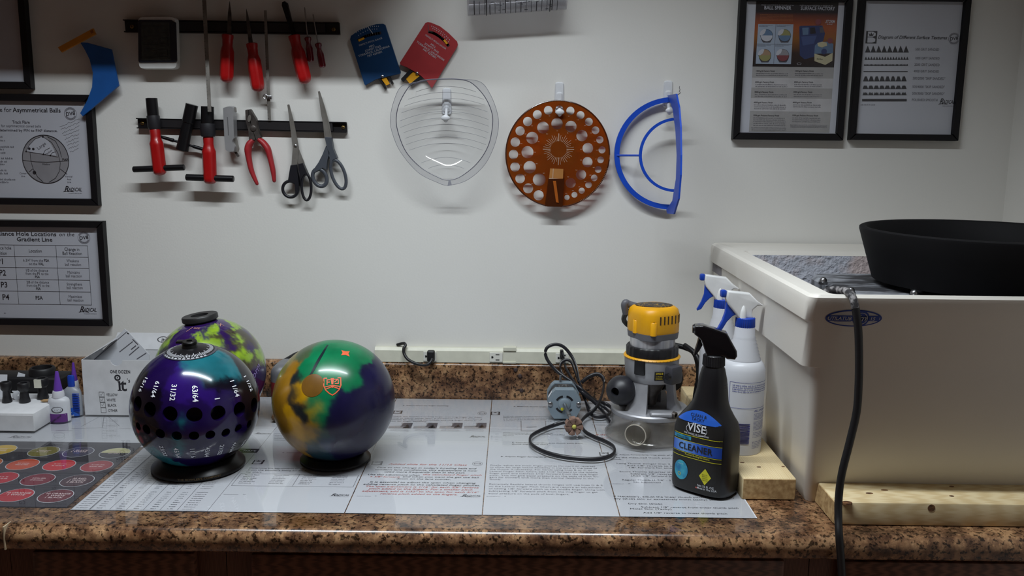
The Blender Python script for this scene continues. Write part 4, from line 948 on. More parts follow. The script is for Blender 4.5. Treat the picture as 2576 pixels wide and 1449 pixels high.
# ---- T-handled sockets
def tee(label, s0, s1, s2, r1, r2, hb, ba, bb, br, k):
    w = WT('socket_tool', label, 'tool', hb[0], hb[1], 'red T-handled sockets on the lower strip'); o0, o1 = 0.0285, 0.036
    u = MB(); m = w.m
    u.lathe(w.p(*s0, o0), w.p(*s1, o0), [(0, m(r1 * .72)), (.0, m(r1)), (1, m(r1))], 28); so = u.build('socket', m_blackmetal, w.t, True)
    MB().lathe(w.p(*s0, o0) + Vector((0, .0003, 0)), w.p(*s0, o0) + Vector((0, -.002, 0)), [(0, m(r1 * .7)), (1, m(r1 * .7))], 20).build('bore', M('bore_dark', (8, 8, 9), 0.8), so)
    MB().lathe(w.p(*s1, o0), w.p(*s2, o0), [(0, m(r2 * .97)), (.06, m(r2)), (.85, m(r2)), (1, m(r2 * .86))], 28).build('sleeve', M('black_sleeve', (34, 33, 38), 0.5), w.t, True)
    T_ = [(0, 12), (.03, 13), (.16, 12.5), (.24, 14), (.31, 17.2), (.36, 17.6), (.88, 17.6), (.95, 15.5), (.985, 11), (1, 4)]
    handle(w, s2, hb, o0, o1, T_, m_redh, k, 30, (6, 0.1, 0.36, 0.9))
    MB().lathe(w.p(*ba, o1), w.p(*bb, o1), [(0, m(br * .8)), (.012, m(br)), (.988, m(br)), (1, m(br * .8))], 16).build('cross_bar', m_blackmetal, w.t, True)
tee('red T-handled socket tool, leftmost on the lower strip', (381, 247), (385, 291), (389, 325), 13.8, 15.5, (403, 441), (335, 426), (464, 421), 7.6, 1.0)
tee('red T-handled socket tool with a steel rule lying over its socket', (522, 268), (522, 311), (524, 344), 15.5, 18, (529, 463), (468, 446), (588, 450), 8.2, 1.0)
w = WT('chuck_key', 'black tubular chuck key with a thin cross rod between the two red T-handles', 'tool', 457, 380)
m = w.m; a, b = w.p(483, 263, .027), w.p(458, 378, .027); c = a.lerp(b, .40)
MB().lathe(a, c, [(0, m(11)), (0, m(15)), (.97, m(15)), (1, m(13.5))], 26).build('head', m_blackmetal, w.t, True)
MB().lathe(c, b, [(0, m(13.2)), (.04, m(13.4)), (.55, m(14)), (1, m(15.2)), (1, m(10))], 26).build('barrel', m_blackmetal, w.t, True)
p, q = w.p(404, 344, .0155), w.p(512, 376, .0155)
MB().lathe(p, q, [(0, m(3.6)), (.30, m(4.8)), (.31, m(3.2)), (.68, m(3.2)), (.69, m(2.8)), (.75, m(2.8)), (.76, m(4.4)), (1, m(4.4))], 12).build('cross_rod', m_blackmetal, w.t, True)
# ---- folding multi-tool
w = WT('multi_tool', 'folded silver multi-tool hanging beside the pliers', 'tool', 577, 383)
MB().prism(rpoly(w.pp([(559, 270), (574, 265.5), (588, 268), (589, 283), (591, 346), (586, 356), (593, 369), (590, 383), (577, 384), (566, 379), (563, 353)], .03), 0.25, 3), 0.0132, 0.031, bev=0.0018).build('grip', M('grey_cast', (178, 178, 180), 0.4, 0.5), w.t)
MB().prism(rpoly(w.pp([(586, 268), (592, 270), (593.5, 281), (588, 284), (594, 350), (600, 374), (598, 382), (588, 382)], .02), 0.2, 3), 0.0132, 0.022).build('inner_grip', m_bsteel, w.t)
k = INK(lambda x, y: (x, y, 0.0312)); k.line([tuple(w.p(572, 295, .031)[:2]), tuple(w.p(575, 340, .031)[:2])], 0.002)
k.build('engraving', M('grey_dull', (120, 120, 122), 0.5, 0.5), w.t)
MB().prism(w.pp([(588, 381), (594, 382), (601, 393), (597, 395), (592, 389)], .02), 0.014, 0.018).build('blade_tip', m_dsteel, w.t)
# ---- pliers
w = WT('pliers', 'red-handled pliers hanging jaws up on the lower strip', 'pliers', 665, 466)
MB().prism(w.pp([(617, 277), (620, 275), (626, 275), (628, 298), (636, 320), (645, 352), (640, 353), (627, 356), (625, 330), (618, 305)], .02), 0.0132, 0.024, bev=0.0012).build('jaw', m_dsteel, w.t)
MB().prism(w.pp([(627, 274), (631, 275), (640, 290), (645, 298), (650, 324), (658, 345), (652, 351), (645, 353), (632, 318), (629, 298)], .022), 0.0136, 0.0245, bev=0.0012).build('jaw', m_dsteel, w.t)
c = w.p(627, 298, .025); MB().prism(ell(c.x, c.y, .0035, .008, 16, -0.2), 0.0246, 0.0251).build('jaw_cutter', m_bsteel, w.t)
c = w.p(637, 323, .025); MB().lathe((c.x, c.y, .024), (c.x, c.y, .0265), [(0, .0062), (.7, .0062), (1, .005)], 18).build('rivet', m_dsteel, w.t, True)
m_grip = M('red_vinyl', (164, 38, 44), 0.45)
for path, rad in ((((637, 352), (628, 362), (624, 376), (626, 398), (633, 430), (647, 463)), (7.5, 11.5, 12.5, 10, 8.8, 5.6)), (((650, 350), (661, 358), (673, 374), (680, 398), (687, 430), (690, 456)), (7.5, 10.5, 11.4, 9.6, 8.8, 6))):
    P = smooth_path([w.p(*p, .0195) for p in path], 4); n = len(P); rr = []
    for i in range(n):
        f = i / (n - 1) * (len(rad) - 1); j = min(int(f), len(rad) - 2); rr.append(w.m(rad[j] + (rad[j + 1] - rad[j]) * (f - j)))
    P.append(P[-1] + (P[-1] - P[-2]).normalized() * 0.0025); rr.append(rr[-1] * 0.45)
    MB().tube(P, rr, 14, flat=0.72, updir=(0, 0, 1)).build('grip', m_grip, w.t, True); 
# ---- scissors
def scissors(label, blades, mat_b, hmat, loops, necks, screw):
    w = WT('scissors', label, 'scissors', loops[0][0], loops[0][1] + 25, 'scissors on the lower strip')
    for i, bl in enumerate(blades): MB().prism(w.pp(bl, .016), 0.0132 + 0.0016 * i, 0.0148 + 0.0016 * i, bev=0.0003).build('blade', mat_b, w.t)
    for i, ((cx, cy, ox, oy, ix, iy, rot), nk) in enumerate(zip(loops, necks)):
        f = MB(); q = w.p(cx, cy, .02); m = w.m
        ring = [Vector((q.x + m(ox + ix) / 2 * math.cos(t) * math.cos(rot) - m(oy + iy) / 2 * math.sin(t) * math.sin(rot), q.y + m(ox + ix) / 2 * math.cos(t) * math.sin(rot) + m(oy + iy) / 2 * math.sin(t) * math.cos(rot), 0.0185)) for t in [2 * math.pi * j / 36 for j in range(36)]]
        f.tube(ring, m((ox - ix + oy - iy) / 4), 12, closed=True, updir=(0, 0, 1), flat=1.15)
        f.prism(w.pp(nk, .02), 0.0132, 0.0225, bev=0.0016)
        f.build('handle', hmat, w.t, True, 50)
    c = w.p(*screw, .018); MB().lathe((c.x, c.y, .0155), (c.x, c.y, .0185), [(0, .0035), (.7, .0033), (1, .0022)], 16).build('pivot_screw', m_steel, w.t, True)
scissors('black-handled scissors hanging blades up, left of the grey pair', [[(722, 264), (725, 262), (732, 310), (752, 376), (766, 411), (750, 413), (738, 372), (727, 300)], [(724, 263), (728, 263), (741, 313), (752, 372), (748, 416), (733, 416), (736, 371), (726, 290)]], m_bsteel, M('black_handle', (26, 26, 32), 0.4),
         [(730, 476, 23, 23, 15.5, 17, 0), (770.5, 471, 14.5, 36, 9.5, 29, 0)], [[(730, 415), (747, 413), (754, 462), (752, 484), (743, 492), (740, 462), (723, 458)], [(750, 412), (763, 409), (774, 434), (780, 447), (766, 440), (759, 452), (756, 470), (752, 440)]], (743, 367))
scissors('grey-handled scissors hanging blades up, rightmost tool on the lower strip', [[(799, 230), (804, 229), (817, 269), (829, 313), (835, 348), (816, 348), (812, 313), (801, 242)], [(801, 240), (806, 236), (822, 300), (834, 350), (822, 352), (808, 290)]], m_bsteel, M('grey_handle', (72, 76, 84), 0.4),
         [(804, 447, 20.5, 27, 13, 17.5, 0.38), (851, 439, 19.5, 41, 13, 33, 0.3)], [[(820, 366), (832, 384), (826, 402), (822, 428), (812, 424), (790, 436), (786, 428), (800, 408), (810, 388)], [(816, 344), (835, 345), (840, 374), (850, 398), (838, 404), (832, 424), (829, 402), (820, 366)]], (826, 362))
# ================================================================== GAUGES AND HOOKS ON THE WALL
# ---- pitch gauges
def pitch_gauge(label, body, bodymat, rot, slot, gold, needle, needlemat, words, bars, tongue, screw, dots):
    w = WT('pitch_gauge', label, 'gauge', sum(p[0] for p in body) / len(body), max(p[1] for p in body), 'pitch gauges side by side')
    o = 0.0115
    MB().prism(w.pp(body, o), 0.006, o, bev=0.0006).build('plate', bodymat, w.t)
    P = smooth_path([Vector((*w.p(*q, o)[:2], 0)) for q in slot], 4); k = INK(lambda x, y: (x, y, o + 0.0003)); k.line([p[:2] for p in P], 0.0055)
    k.build('slot', M('slot_dark', (34, 26, 26), 0.7), w.t)
    MB().prism(w.pp(gold, o), o + 0.0004, o + 0.001).build('indicator', M('gold_plate', (226, 160, 24), 0.4), w.t)
    k = INK(lambda x, y: (x, y, o + 0.0006)); k.line([tuple(w.p(*q, o)[:2]) for q in needle], 0.0011)
    k.build('pointer', needlemat, w.t)
    k = INK(lambda x, y: (x, y, o + 0.0003))
    for st, px, py, h in words: c = w.p(px, py, o); k.text(st, c.x, c.y, h, 'c', 0, rot=rot)
    for (a, b, n) in dots:
        for i in range(n):
            c = w.p(a[0] + (b[0] - a[0]) * i / (n - 1), a[1] + (b[1] - a[1]) * i / (n - 1) - 5 * math.sin(math.pi * i / (n - 1)), o); k.poly(ell(c.x, c.y, 0.0008, 0.0011, 6), 0)
    k.build('lettering', M('pale_print', (186, 190, 196), 0.6), w.t)
    for q in bars: MB().prism(w.pp(q, .006), 0.0008, 0.0105).build('jaw_bar', m_black, w.t)
    MB().prism(w.pp(tongue, .006), 0.002, 0.0085).build('tongue', M('gold_plate'), w.t)
    c = w.p(*screw, o); MB().lathe((c.x, c.y, o - .001), (c.x, c.y, o + .0015), [(0, .003), (.7, .003), (1, .0018)], 14).build('screw', m_steel, w.t, True)
m_gb = M('anodised_blue', (14, 62, 108), 0.42, 0.3); m_gr = M('anodised_red', (172, 52, 56), 0.42, 0.3)
pitch_gauge('blue pitch gauge plate hanging left of the red one', [(882, 90), (903, 75), (929, 65), (946, 60), (963, 59), (969, 62), (1008, 181), (1007, 185.5), (981, 191.5), (963, 196), (946, 200), (933, 207), (919, 215), (916, 212), (880, 99)], m_gb, R(18),
    [(902, 101), (916, 93), (935, 87), (957, 83)], [(901, 100), (915, 94), (918, 98), (903, 105)], [(925, 67), (938, 84.5)], m_paper,
    [('PERFECT PITCH GAUGE', 933, 107, 0.0034), ('MFG', 936, 118.5, 0.0042), ('JOWDY ENG', 939, 124.5, 0.0042), ('TORRANCE, CALIFORNIA', 941.5, 131, 0.0042), ('PAT 4292801', 944, 138, 0.0042)],
    [[(952, 199), (956, 196), (973, 222), (969, 225)], [(976, 191), (980, 189), (990, 209), (985.5, 212)]], [(960, 199), (970.5, 193), (981, 211), (972, 215)], (962, 192), [((897, 82), (952, 66), 12), ((902, 89), (948, 73), 9)])
pitch_gauge('red pitch gauge plate tilted to the right above the clear dome', [(1005, 158), (1069.7, 57), (1075.7, 55), (1084, 56), (1107, 65.6), (1129, 83), (1150, 104), (1152, 112), (1150, 118), (1086, 223), (1074, 205), (1057, 190), (1038, 178), (1024, 170), (1007, 163)], m_gr, R(-33),
    [(1079, 80), (1090, 83), (1104, 91), (1118, 103), (1128, 115)], [(1115, 102), (1119, 98.5), (1127, 109), (1123, 112)], [(1076.6, 62), (1078.5, 79)], M('steel'),
    [('PERFECT PITCH GAUGE', 1095, 107, 0.0034), ('MFG', 1088, 117, 0.0042), ('JOWDY ENG', 1085, 123, 0.0042), ('TORRANCE, CALIFORNIA', 1082, 130.5, 0.0042), ('PAT 4292801', 1080, 137, 0.0042)],
    [[(1031, 176), (1039, 180), (1014, 206), (1009, 199)], [(1057, 191), (1064, 197), (1034, 216), (1030, 213)]], [(1041, 180.5), (1057.5, 191), (1032.5, 213), (1020.5, 197)], (1049, 184), [((1086, 66), (1131, 100), 12), ((1089, 72), (1128, 105), 9)])
c = None
# ---- blue curved gauge with an orange bar
w = WT('curved_gauge', 'blue curved gauge with an orange bar hanging over the corner of a frame', 'gauge', 205, 293)
MB().prism(w.pp([(201, 106), (219, 107), (280, 124), (299, 216), (208, 293), (201, 285), (219, 252), (231, 219), (233, 183), (225, 150), (212, 124)], .021), 0.0172, 0.0212, bev=0.0006).build('arm', M('gauge_blue', (22, 84, 156), 0.45), w.t)
MB().prism(w.pp([(145.6, 119), (155, 132), (241, 86), (234, 71)], .025), 0.0212, 0.0262, bev=0.0006).build('orange_bar', M('gauge_orange', (206, 130, 34), 0.45), w.t)
MB().prism(w.pp([(226, 78), (233, 75), (235, 82), (229, 85)], .027), 0.0262, 0.0268).build('end_mark', M('gauge_brown', (150, 84, 36), 0.5), w.t)
# ---- clear tube at the top
m_tube = CLEAR('clear_tube', (0.93, 0.93, 0.94), 1.5, 0.06, 0.22, (190, 190, 196))
w = WT('clear_tube', 'clear plastic tube with black markings cut off by the top edge', 'tube', 1300, 34)
oc = 0.046; rr = 0.034; a, b = w.p(1177, 40, oc), w.p(1425, 24, oc); up = Vector((0, rr, 0)); a, b = a + up, b + up
def ringp(f, r, n=20, a0=0, a1=2 * math.pi):
    c = a.lerp(b, f); return [c + Vector((0, math.cos(a0 + (a1 - a0) * i / n) * r, math.sin(a0 + (a1 - a0) * i / n) * r)) for i in range(n + 1)]
mb = MB(); n = 40; vs = []
for f in (0, 1):
    for r_ in (rr, rr - 0.002): vs += [p for p in ringp(f, r_, n)[:-1]]
fs = []
for i in range(n):
    j = (i + 1) % n; fs += [(i, j, 2 * n + j, 2 * n + i), (n + j, n + i, 3 * n + i, 3 * n + j), (i, n + i, n + j, j), (2 * n + j, 3 * n + j, 3 * n + i, 2 * n + i)]
mb.add(vs, fs); mb.build('wall', m_tube, w.t, True)
rt = random.Random(4)
mk = MB()
for i in range(17):
    f = 0.07 + i * 0.052; r_ = rr + 0.0004
    mk.tube(ringp(f, r_, 14, R(100 + rt.uniform(0, 25)), R(165 + rt.uniform(0, 15))), 0.0005 if i % 3 else 0.0009, 5)
for i in range(26):
    f = rt.uniform(0.2, 0.85); t0 = R(rt.uniform(105, 160)); q = ringp(f, rr + 0.0004, 2, t0, t0 + 0.12); d = (b - a).normalized() * rt.uniform(0.002, 0.008); mk.tube([q[0], q[0] + d], 0.0006, 5)
tag(mk.build('marking', M('ink_black'), w.t), kind='stuff')
for f in (0.19, 0.83):
    MB().tube(ringp(f, rr + 0.001, 24, R(-20), R(185)), 0.0011, 6).build('strap', m_black, w.t, True)
for f in (0.2, 0.8):
    q = a.lerp(b, f); MB().tube([(q.x, q.y + 0.01, 0.0003), (q.x, q.y + 0.005, oc - rr + 0.001)], 0.003, 8).build('mount_pin', M('white_plastic'), w.t)
# ---- adhesive hooks
m_hook = M('hook_white', (226, 228, 232), 0.35)
def hook(label, px, top, out=0.036):
    w = WT('adhesive_hook', label, 'hook', px, top + 62, 'white adhesive hooks in a row')
    c = w.p(px, top + 32); pl = rpoly([(c.x - .0112, c.y - .030), (c.x + .0112, c.y - .030), (c.x + .0095, c.y + .027), (c.x - .0095, c.y + .027)], 0.3, 5)
    MB().prism(pl, 0.0004, 0.0052, bev=0.0022).build('base_plate', m_hook, w.t, True)
    MB().prism(rpoly([(c.x - .008, c.y - .026), (c.x + .008, c.y - .026), (c.x + .007, c.y + .006), (c.x - .007, c.y + .006)], 0.4, 5), 0.0052, 0.0085, bev=0.003).build('boss', m_hook, w.t, True)
    y = c.y - 0.012
    P = smooth_path([Vector(p) for p in ((c.x, y, .006), (c.x, y - .010, .014), (c.x, y - .022, out * .62), (c.x, y - .030, out * .85), (c.x, y - .024, out))], 5)
    MB().tube(P, [0.0045 - 0.0012 * math.sin(math.pi * min(1, i / (len(P) * .6))) for i in range(len(P))], 12).build('hook_arm', m_hook, w.t, True)
    e = P[-1]; MB().lathe(e - Vector((0, .007, 0)), e + Vector((0, .006, .003)), [(0, .002), (.1, .006), (.35, .0098), (.6, .0095), (.85, .006), (1, .001)], 18, oval=0.45, updir=(0, 0, 1)).build('tip', m_hook, w.t, True)
    return w
hook('white adhesive hook seen through the clear dome', 1124, 222); hook('white adhesive hook carrying the amber hole gauge', 1407, 207, 0.034); hook('white adhesive hook carrying the blue half-ring protractor', 1680, 203, 0.036)
# ---- clear dome template
w = WT('clear_dome', 'clear plastic dome template hanging on the left white hook', 'template', 1122, 468)
IN = [(1239, 315), (1236, 279), (1217, 240), (1185, 208), (1153, 200), (1123, 199), (1079, 201), (1051, 208), (1030, 217), (1006, 257), (997, 295), (1001, 331), (1021, 381), (1057, 420), (1098, 444), (1126, 453), (1159, 444), (1200, 411), (1228, 367)]
OUT = [(1254, 320), (1250, 281), (1233, 237), (1208, 206), (1158, 199), (1123, 198), (1075, 200), (1046, 207), (1010, 217), (992, 251), (982, 295), (986, 331), (1007, 381), (1051, 433), (1098, 458), (1128, 466), (1175, 453), (1217, 417), (1242, 370)]
zf = 0.052; cz = 0.012; CP = (1120, 318)
_in = smooth_path([Vector((*p, 0)) for p in IN], 8, True); _out = smooth_path([Vector((*p, 0)) for p in OUT], 8, True); n = len(_in)
def dome_z(r): return cz + (zf - cz) * (1 - math.sqrt(max(0, 1 - 0.92 * r * r))) / (1 - math.sqrt(0.08))
m_dome = CLEAR('clear_dome', (0.965, 0.968, 0.975), 1.5, 0.03, 0.035, (200, 202, 210)); m_lip = CLEAR('clear_flange', (0.955, 0.955, 0.965), 1.5, 0.05, 0.08, (196, 198, 206))
mb = MB(); K = 26
vs = [w.p(*CP, dome_z(0))]; fs = []
for k in range(1, K + 1):
    r = k / K
    for i_, p in enumerate(_in):
        a_ = math.atan2(p.y - CP[1], p.x - CP[0]); b_ = r ** 3          # round near the middle, the outline's shape at the rim
        ex_, ey_ = 121 * math.cos(a_), 128 * math.sin(a_)
        vs.append(w.p(CP[0] + (ex_ * (1 - b_) + (p.x - CP[0]) * b_) * r, CP[1] + (ey_ * (1 - b_) + (p.y - CP[1]) * b_) * r, dome_z(r)))
for i in range(n): fs.append((0, 1 + i, 1 + (i + 1) % n))
for k in range(K - 1):
    for i in range(n):
        j = (i + 1) % n; a_, b_ = 1 + k * n, 1 + (k + 1) * n; fs.append((a_ + i, b_ + i, b_ + j, a_ + j))
mb.add(vs, fs); mb.build('dome', m_dome, w.t, True, 80)
mb = MB(); vs = [w.p(p.x, p.y, zf) for p in _in] + [w.p(p.x, p.y, zf) for p in _out]; vs += [v + Vector((0, 0, .002)) for v in vs]; fs = []
for i in range(n):
    j = (i + 1) % n; fs += [(i, j, n + j, n + i), (2 * n + i, 3 * n + i, 3 * n + j, 2 * n + j), (n + i, n + j, 3 * n + j, 3 * n + i)]
mb.add(vs, fs); mb.build('flange', m_lip, w.t)
MB().tube([w.p(p.x, p.y, zf + .0012) for p in _in], 0.0009, 6, closed=True).build('rim_edge', M('rim_smoke', (84, 82, 98), 0.3), w.t, True)
MB().tube([w.p(p.x, p.y, zf + .001) for p in _out], 0.0005, 5, closed=True).build('outer_edge', M('rim_pale', (150, 150, 158), 0.3), w.t, True)
def dome_pt(px, py):
    d = Vector((px - CP[0], py - CP[1])); L = d.length
    if L < 1e-6: return w.p(px, py, cz)
    best = max(_in, key=lambda p: (Vector((p.x - CP[0], p.y - CP[1])).normalized()).dot(d / L)); Rr = (Vector((best.x - CP[0], best.y - CP[1]))).length
    r = L / Rr
    return None if r > 0.96 else w.p(px, py, dome_z(r) + 0.0006)
for yc, sag, hw in ((217, 14, 75), (232, 18, 95), (247, 20, 105), (262, 22, 112), (280, 24, 115), (296, 25, 115), (313, 24, 115), (329, 22, 110), (344, 20, 100), (360, 18, 92), (396, 14, 62), (414, 10, 45)):
    P = [dome_pt(1122 + hw * t / 14, yc + sag * (t / 14) ** 2) for t in range(-14, 15)]; P = [p for p in P if p]
    if len(P) > 3: MB().tube(P, 0.00035, 4).build('etched_line', M('etch_grey', (150, 150, 156), 0.5), w.t)
mb = MB(); mb.prism(w.pp([(1126, 468), (1129, 452), (1133, 452), (1137, 466)], zf), zf + .0022, zf + .003); mb.build('notch', M('rim_pale'), w.t)
# ---- amber hole gauge
w = WT('hole_gauge', 'round amber plastic hole gauge hanging on the middle white hook', 'gauge', 1403, 522)
zc = lambda a, b: (1250 + a / 3.716, 190 + b / 3.716)
OH = [(480, 325, 40), (378, 365, 41), (288, 430, 43), (217, 518, 43), (172, 623, 44), (155, 738, 44), (170, 855, 45), (217, 963, 45), (292, 1055, 47), (390, 1120, 48), (583, 318, 37), (687, 330, 38), (782, 370, 37), (860, 433, 37), (922, 512, 36), (963, 600, 34), (983, 695, 33), (970, 788, 31), (947, 878, 32), (910, 957, 31), (857, 1022, 31), (793, 1077, 29), (725, 1115, 28), (655, 1140, 25),
      (432, 487, 55), (562, 450, 53), (692, 477, 53), (795, 562, 52), (850, 680, 50), (847, 810, 48), (787, 927, 48), (690, 1005, 48), (330, 583, 56), (286, 717, 56), (307, 857, 58), (396, 973, 60)]
o = 0.026; m = w.m
def amber(name, rgb, fac):
    mt = bpy.data.materials.new(name); mt.use_nodes = True; nt = mt.node_tree; b_ = nt.nodes['Principled BSDF']; b_.inputs['Base Color'].default_value = C(*rgb); b_.inputs['Roughness'].default_value = 0.15
    tr = nt.nodes.new('ShaderNodeBsdfTransparent'); tr.inputs[0].default_value = (*C(255, 150, 40)[:3], 1); mx = nt.nodes.new('ShaderNodeMixShader')
    ns = nt.nodes.new('ShaderNodeTexNoise'); ns.inputs['Scale'].default_value = 18; tcn = nt.nodes.new('ShaderNodeTexCoord'); nt.links.new(tcn.outputs['Object'], ns.inputs['Vector'])
    mr = nt.nodes.new('ShaderNodeMapRange'); mr.inputs[1].default_value = 0.3; mr.inputs[2].default_value = 0.7; mr.inputs[3].default_value = fac - 0.1; mr.inputs[4].default_value = fac + 0.12; nt.links.new(ns.outputs[0], mr.inputs[0])
    nt.links.new(mr.outputs[0], mx.inputs[0]); nt.links.new(b_.outputs[0], mx.inputs[1]); nt.links.new(tr.outputs[0], mx.inputs[2]); nt.links.new(mx.outputs[0], nt.nodes['Material Output'].inputs[0]); return mt
m_amb = amber('amber_plastic', (122, 62, 20), 0.32); m_ambd = amber('amber_dark', (70, 34, 16), 0.15)
c = w.p(1403, 388, o); outl = [p for p in ell(c.x, c.y, m(131, o), m(133, o), 72) if p[1] > w.p(1403, 519, o)[1]]
holes = []
for a_, b_, r_ in OH: q = w.p(*zc(a_, b_), o); holes.append(ell(q.x, q.y, m(r_ / 3.716, o), m(r_ / 3.716, o), 20))
MB().prism(outl, o - 0.003, o, holes).build('disc', m_amb, w.t)
MB().tube([(x, y, o - .0012) for x, y in ell(c.x, c.y, m(130, o), m(132, o), 72) if y > w.p(1403, 519, o)[1]], 0.0017, 8).build('rim', m_ambd, w.t, True)
MB().prism([tuple(w.p(*zc(*p), o)[:2]) for p in ((446, 1222), (612, 1228), (630, 960), (480, 962))], o, o + 0.009, bev=0.0008).build('slide_block', m_ambd, w.t)
MB().prism([tuple(w.p(*zc(*p), o)[:2]) for p in ((487, 960), (616, 967), (620, 874), (497, 868))], o, o + 0.006).build('slide_window', M('amber_window', (176, 120, 66), 0.3), w.t)
MB().prism([tuple(w.p(*zc(*p), o + .01)[:2]) for p in ((553, 1185), (578, 1190), (552, 985), (524, 985))], o + 0.009, o + 0.0105).build('slide_needle', M('amber_bright', (170, 88, 26), 0.35), w.t)
k = INK(lambda x, y: (x, y, o + 0.0004)); sc_ = w.p(*zc(576, 690), o)
for i in range(40):
    a_ = 2 * math.pi * i / 40; r0_, r1_ = m(76 / 3.716), m((142 if i % 10 == 0 else 128 + 14 * math.sin(i * 2.1)) / 3.716)
    k.line([(sc_.x + r0_ * math.cos(a_), sc_.y + r0_ * math.sin(a_)), (sc_.x + r1_ * math.cos(a_), sc_.y + r1_ * math.sin(a_))], 0.0013 if i % 10 == 0 else 0.0006)
for a_, b_, r_ in OH:
    d = Vector((576 - a_, 715 - b_)).normalized(); q = w.p(*zc(a_ + d.x * (r_ + 14), b_ + d.y * (r_ + 14)), o); k.scribble(q.x - .0018, q.x + .0018, q.y - .0008, .0016, PR, 0)
for i in range(26):
    a_ = R(-15 - i * 1.9); k.line([(c.x + m(131) * math.cos(a_), c.y + m(132) * math.sin(a_)), (c.x + m(127) * math.cos(a_), c.y + m(128) * math.sin(a_))], 0.0005)
k.line([tuple(w.p(*zc(525, 880), o)[:2]), tuple(w.p(*zc(520, 960), o)[:2])], 0.001)
tag(k.build('graduation', M('etched_white', (196, 170, 150), 0.6), w.t), kind='stuff')
k = INK(lambda x, y: (x, y, o + 0.0064)); k.line([tuple(w.p(*zc(488, 962), o + .006)[:2]), tuple(w.p(*zc(615, 968), o + .006)[:2])], 0.0012); k.line([tuple(w.p(*zc(527, 872), o + .006)[:2]), tuple(w.p(*zc(522, 960), o + .006)[:2])], 0.0012); k.build('window_line', M('etched_white'), w.t)
# ---- blue half-ring protractor
w = WT('protractor', 'blue half-ring protractor with an upright edge hanging on the right white hook', 'protractor', 1690, 538)
m_blue = M('protractor_blue', (22, 76, 196), 0.4); m = w.m
def arc_band(cx, cy, ro, ri, o0, o1, name, yo=1.0, n=36, a0=90, a1=270):
    c_ = w.p(cx, cy, o1); out = [(c_.x + m(ro, o1) * math.cos(R(a0 + (a1 - a0) * i / n)), c_.y + m(ro * yo, o1) * math.sin(R(a0 + (a1 - a0) * i / n))) for i in range(n + 1)]
    inn = [(c_.x + m(ri, o1) * math.cos(R(a0 + (a1 - a0) * i / n)), c_.y + m(ri * yo, o1) * math.sin(R(a0 + (a1 - a0) * i / n))) for i in range(n + 1)]
    MB().prism(out + inn[::-1], o0, o1).build(name, m_blue, w.t)
arc_band(1690, 387, 144, 131.5, 0.012, 0.019, 'outer_ring', 0.97); arc_band(1702, 390, 94, 87, 0.043, 0.049, 'inner_ring', 0.985)
a_, b_ = w.p(1547, 391, .0155), w.p(1612, 391, .046); MB().tube([a_, b_], 0.0022, 8).build('spoke', m_blue, w.t)
X = W(1679, 240, 0.012).x
pl = [(1679, 240), (1692, 275), (1699, 330), (1702, 390), (1700, 450), (1691, 505), (1676, 528), (1678, 537), (1694, 539), (1706, 500), (1711, 440), (1712, 390), (1711, 320), (1707, 270), (1700, 236)]
Q = [XP(p, q, X) for p, q in pl]; Q = [(-q.y, q.z - w.o.z) for q in Q]
MB().prism(Q, 0, 0.0035, xf=lambda p: (X - w.o.x + p.z, p.y, p.x)).build('upright_edge', m_blue, w.t)
# ---- pencil mark on the wall beside the hook
w = WT('wall_scuff', 'small pencil squiggle on the wall right of the protractor hook', 'mark', 1708, 240)
MB().tube([w.p(*zc(*p), .0006) for p in ((1708, 100), (1705, 115), (1712, 132), (1704, 146), (1716, 160), (1690, 180))], 0.0005, 5).build('line', m_grey, w.t)
# ================================================================== OUTLET STRIP
m_ivory = M('ivory_plastic', (216, 214, 196), 0.45)
rz0, rz1 = 0.0836, 0.0836 + 0.0325
rx0, rx1 = W(943, 890, 0.016).x, W(1640, 895, 0.016).x
t = thing('outlet_strip', 'long ivory outlet strip fixed to the wall above the backsplash', 'outlet strip', ((rx0 + rx1) / 2, 0, ZC))
ox = (rx0 + rx1) / 2
prof = [(-0.0004, rz0), (-0.017, rz0), (-0.017, rz1 - 0.006), (-0.012, rz1), (-0.0004, rz1)]
MB().prism(prof, rx0 - ox, rx1 - ox, xf=lambda p: (p.z, p.x, p.y)).build('channel', m_ivory, t)
for px in (1081.5, 1248, 1414.5):
    x = W(px, 893, 0.017).x - ox; zc_ = (rz0 + rz1) / 2 - 0.0022
    ol = MB().rbox(x - .0148, x + .0148, -.0195, -.0168, zc_ - .0108, zc_ + .0108, .0006, 1).build('outlet', M('outlet_white', (226, 224, 214), 0.4), t)
    mb = MB(); mb.prism(ell(-.0085, 0, .0026, .0024, 12, 0, -math.pi / 2, math.pi / 2, False) + [(-.0105, .0024), (-.0105, -.0024)], 0, .0004, xf=lambda p: (x + p.x, -.0195 - p.z, zc_ + p.y)); mb.build('ground_hole', m_black, ol)
    for s_ in (-1, 1): MB().box(x - .001, x + .0075, -.0199, -.0194, zc_ + s_ * .006 - .0009, zc_ + s_ * .006 + .0009).build('slot', m_black, ol)
xa, xb = W(1266, 890, .019).x - ox, W(1298, 890, .019).x - ox
MB().box(xa, xb, -.0195, -.0004, rz1 - .0035, rz1 + .0035).build('joint_clip', m_ivory, t); MB().box(xa, xb, -.0195, -.0168, rz0 + .0002, rz0 + .004).build('joint_clip', m_ivory, t)
pc = W(1084, 893, .03); t2 = thing('plug_and_cord', 'black plug in the left outlet with its cord looping over the strip', 'plug', pc)
def pl(p): return Vector(p) - pc
x = pc.x; zz = W(1084, 893, .02).z
MB().rbox(-.0085, .0085, -.036 - pc.y, -.0200 - pc.y, zz - .0125 - pc.z, zz + .0125 - pc.z, .0035, 3).build('plug', M('black_rubber'), t2, True)
zz_ = lambda a, b, of: W(920 + a / 3.788, 840 + b / 3.788, of)
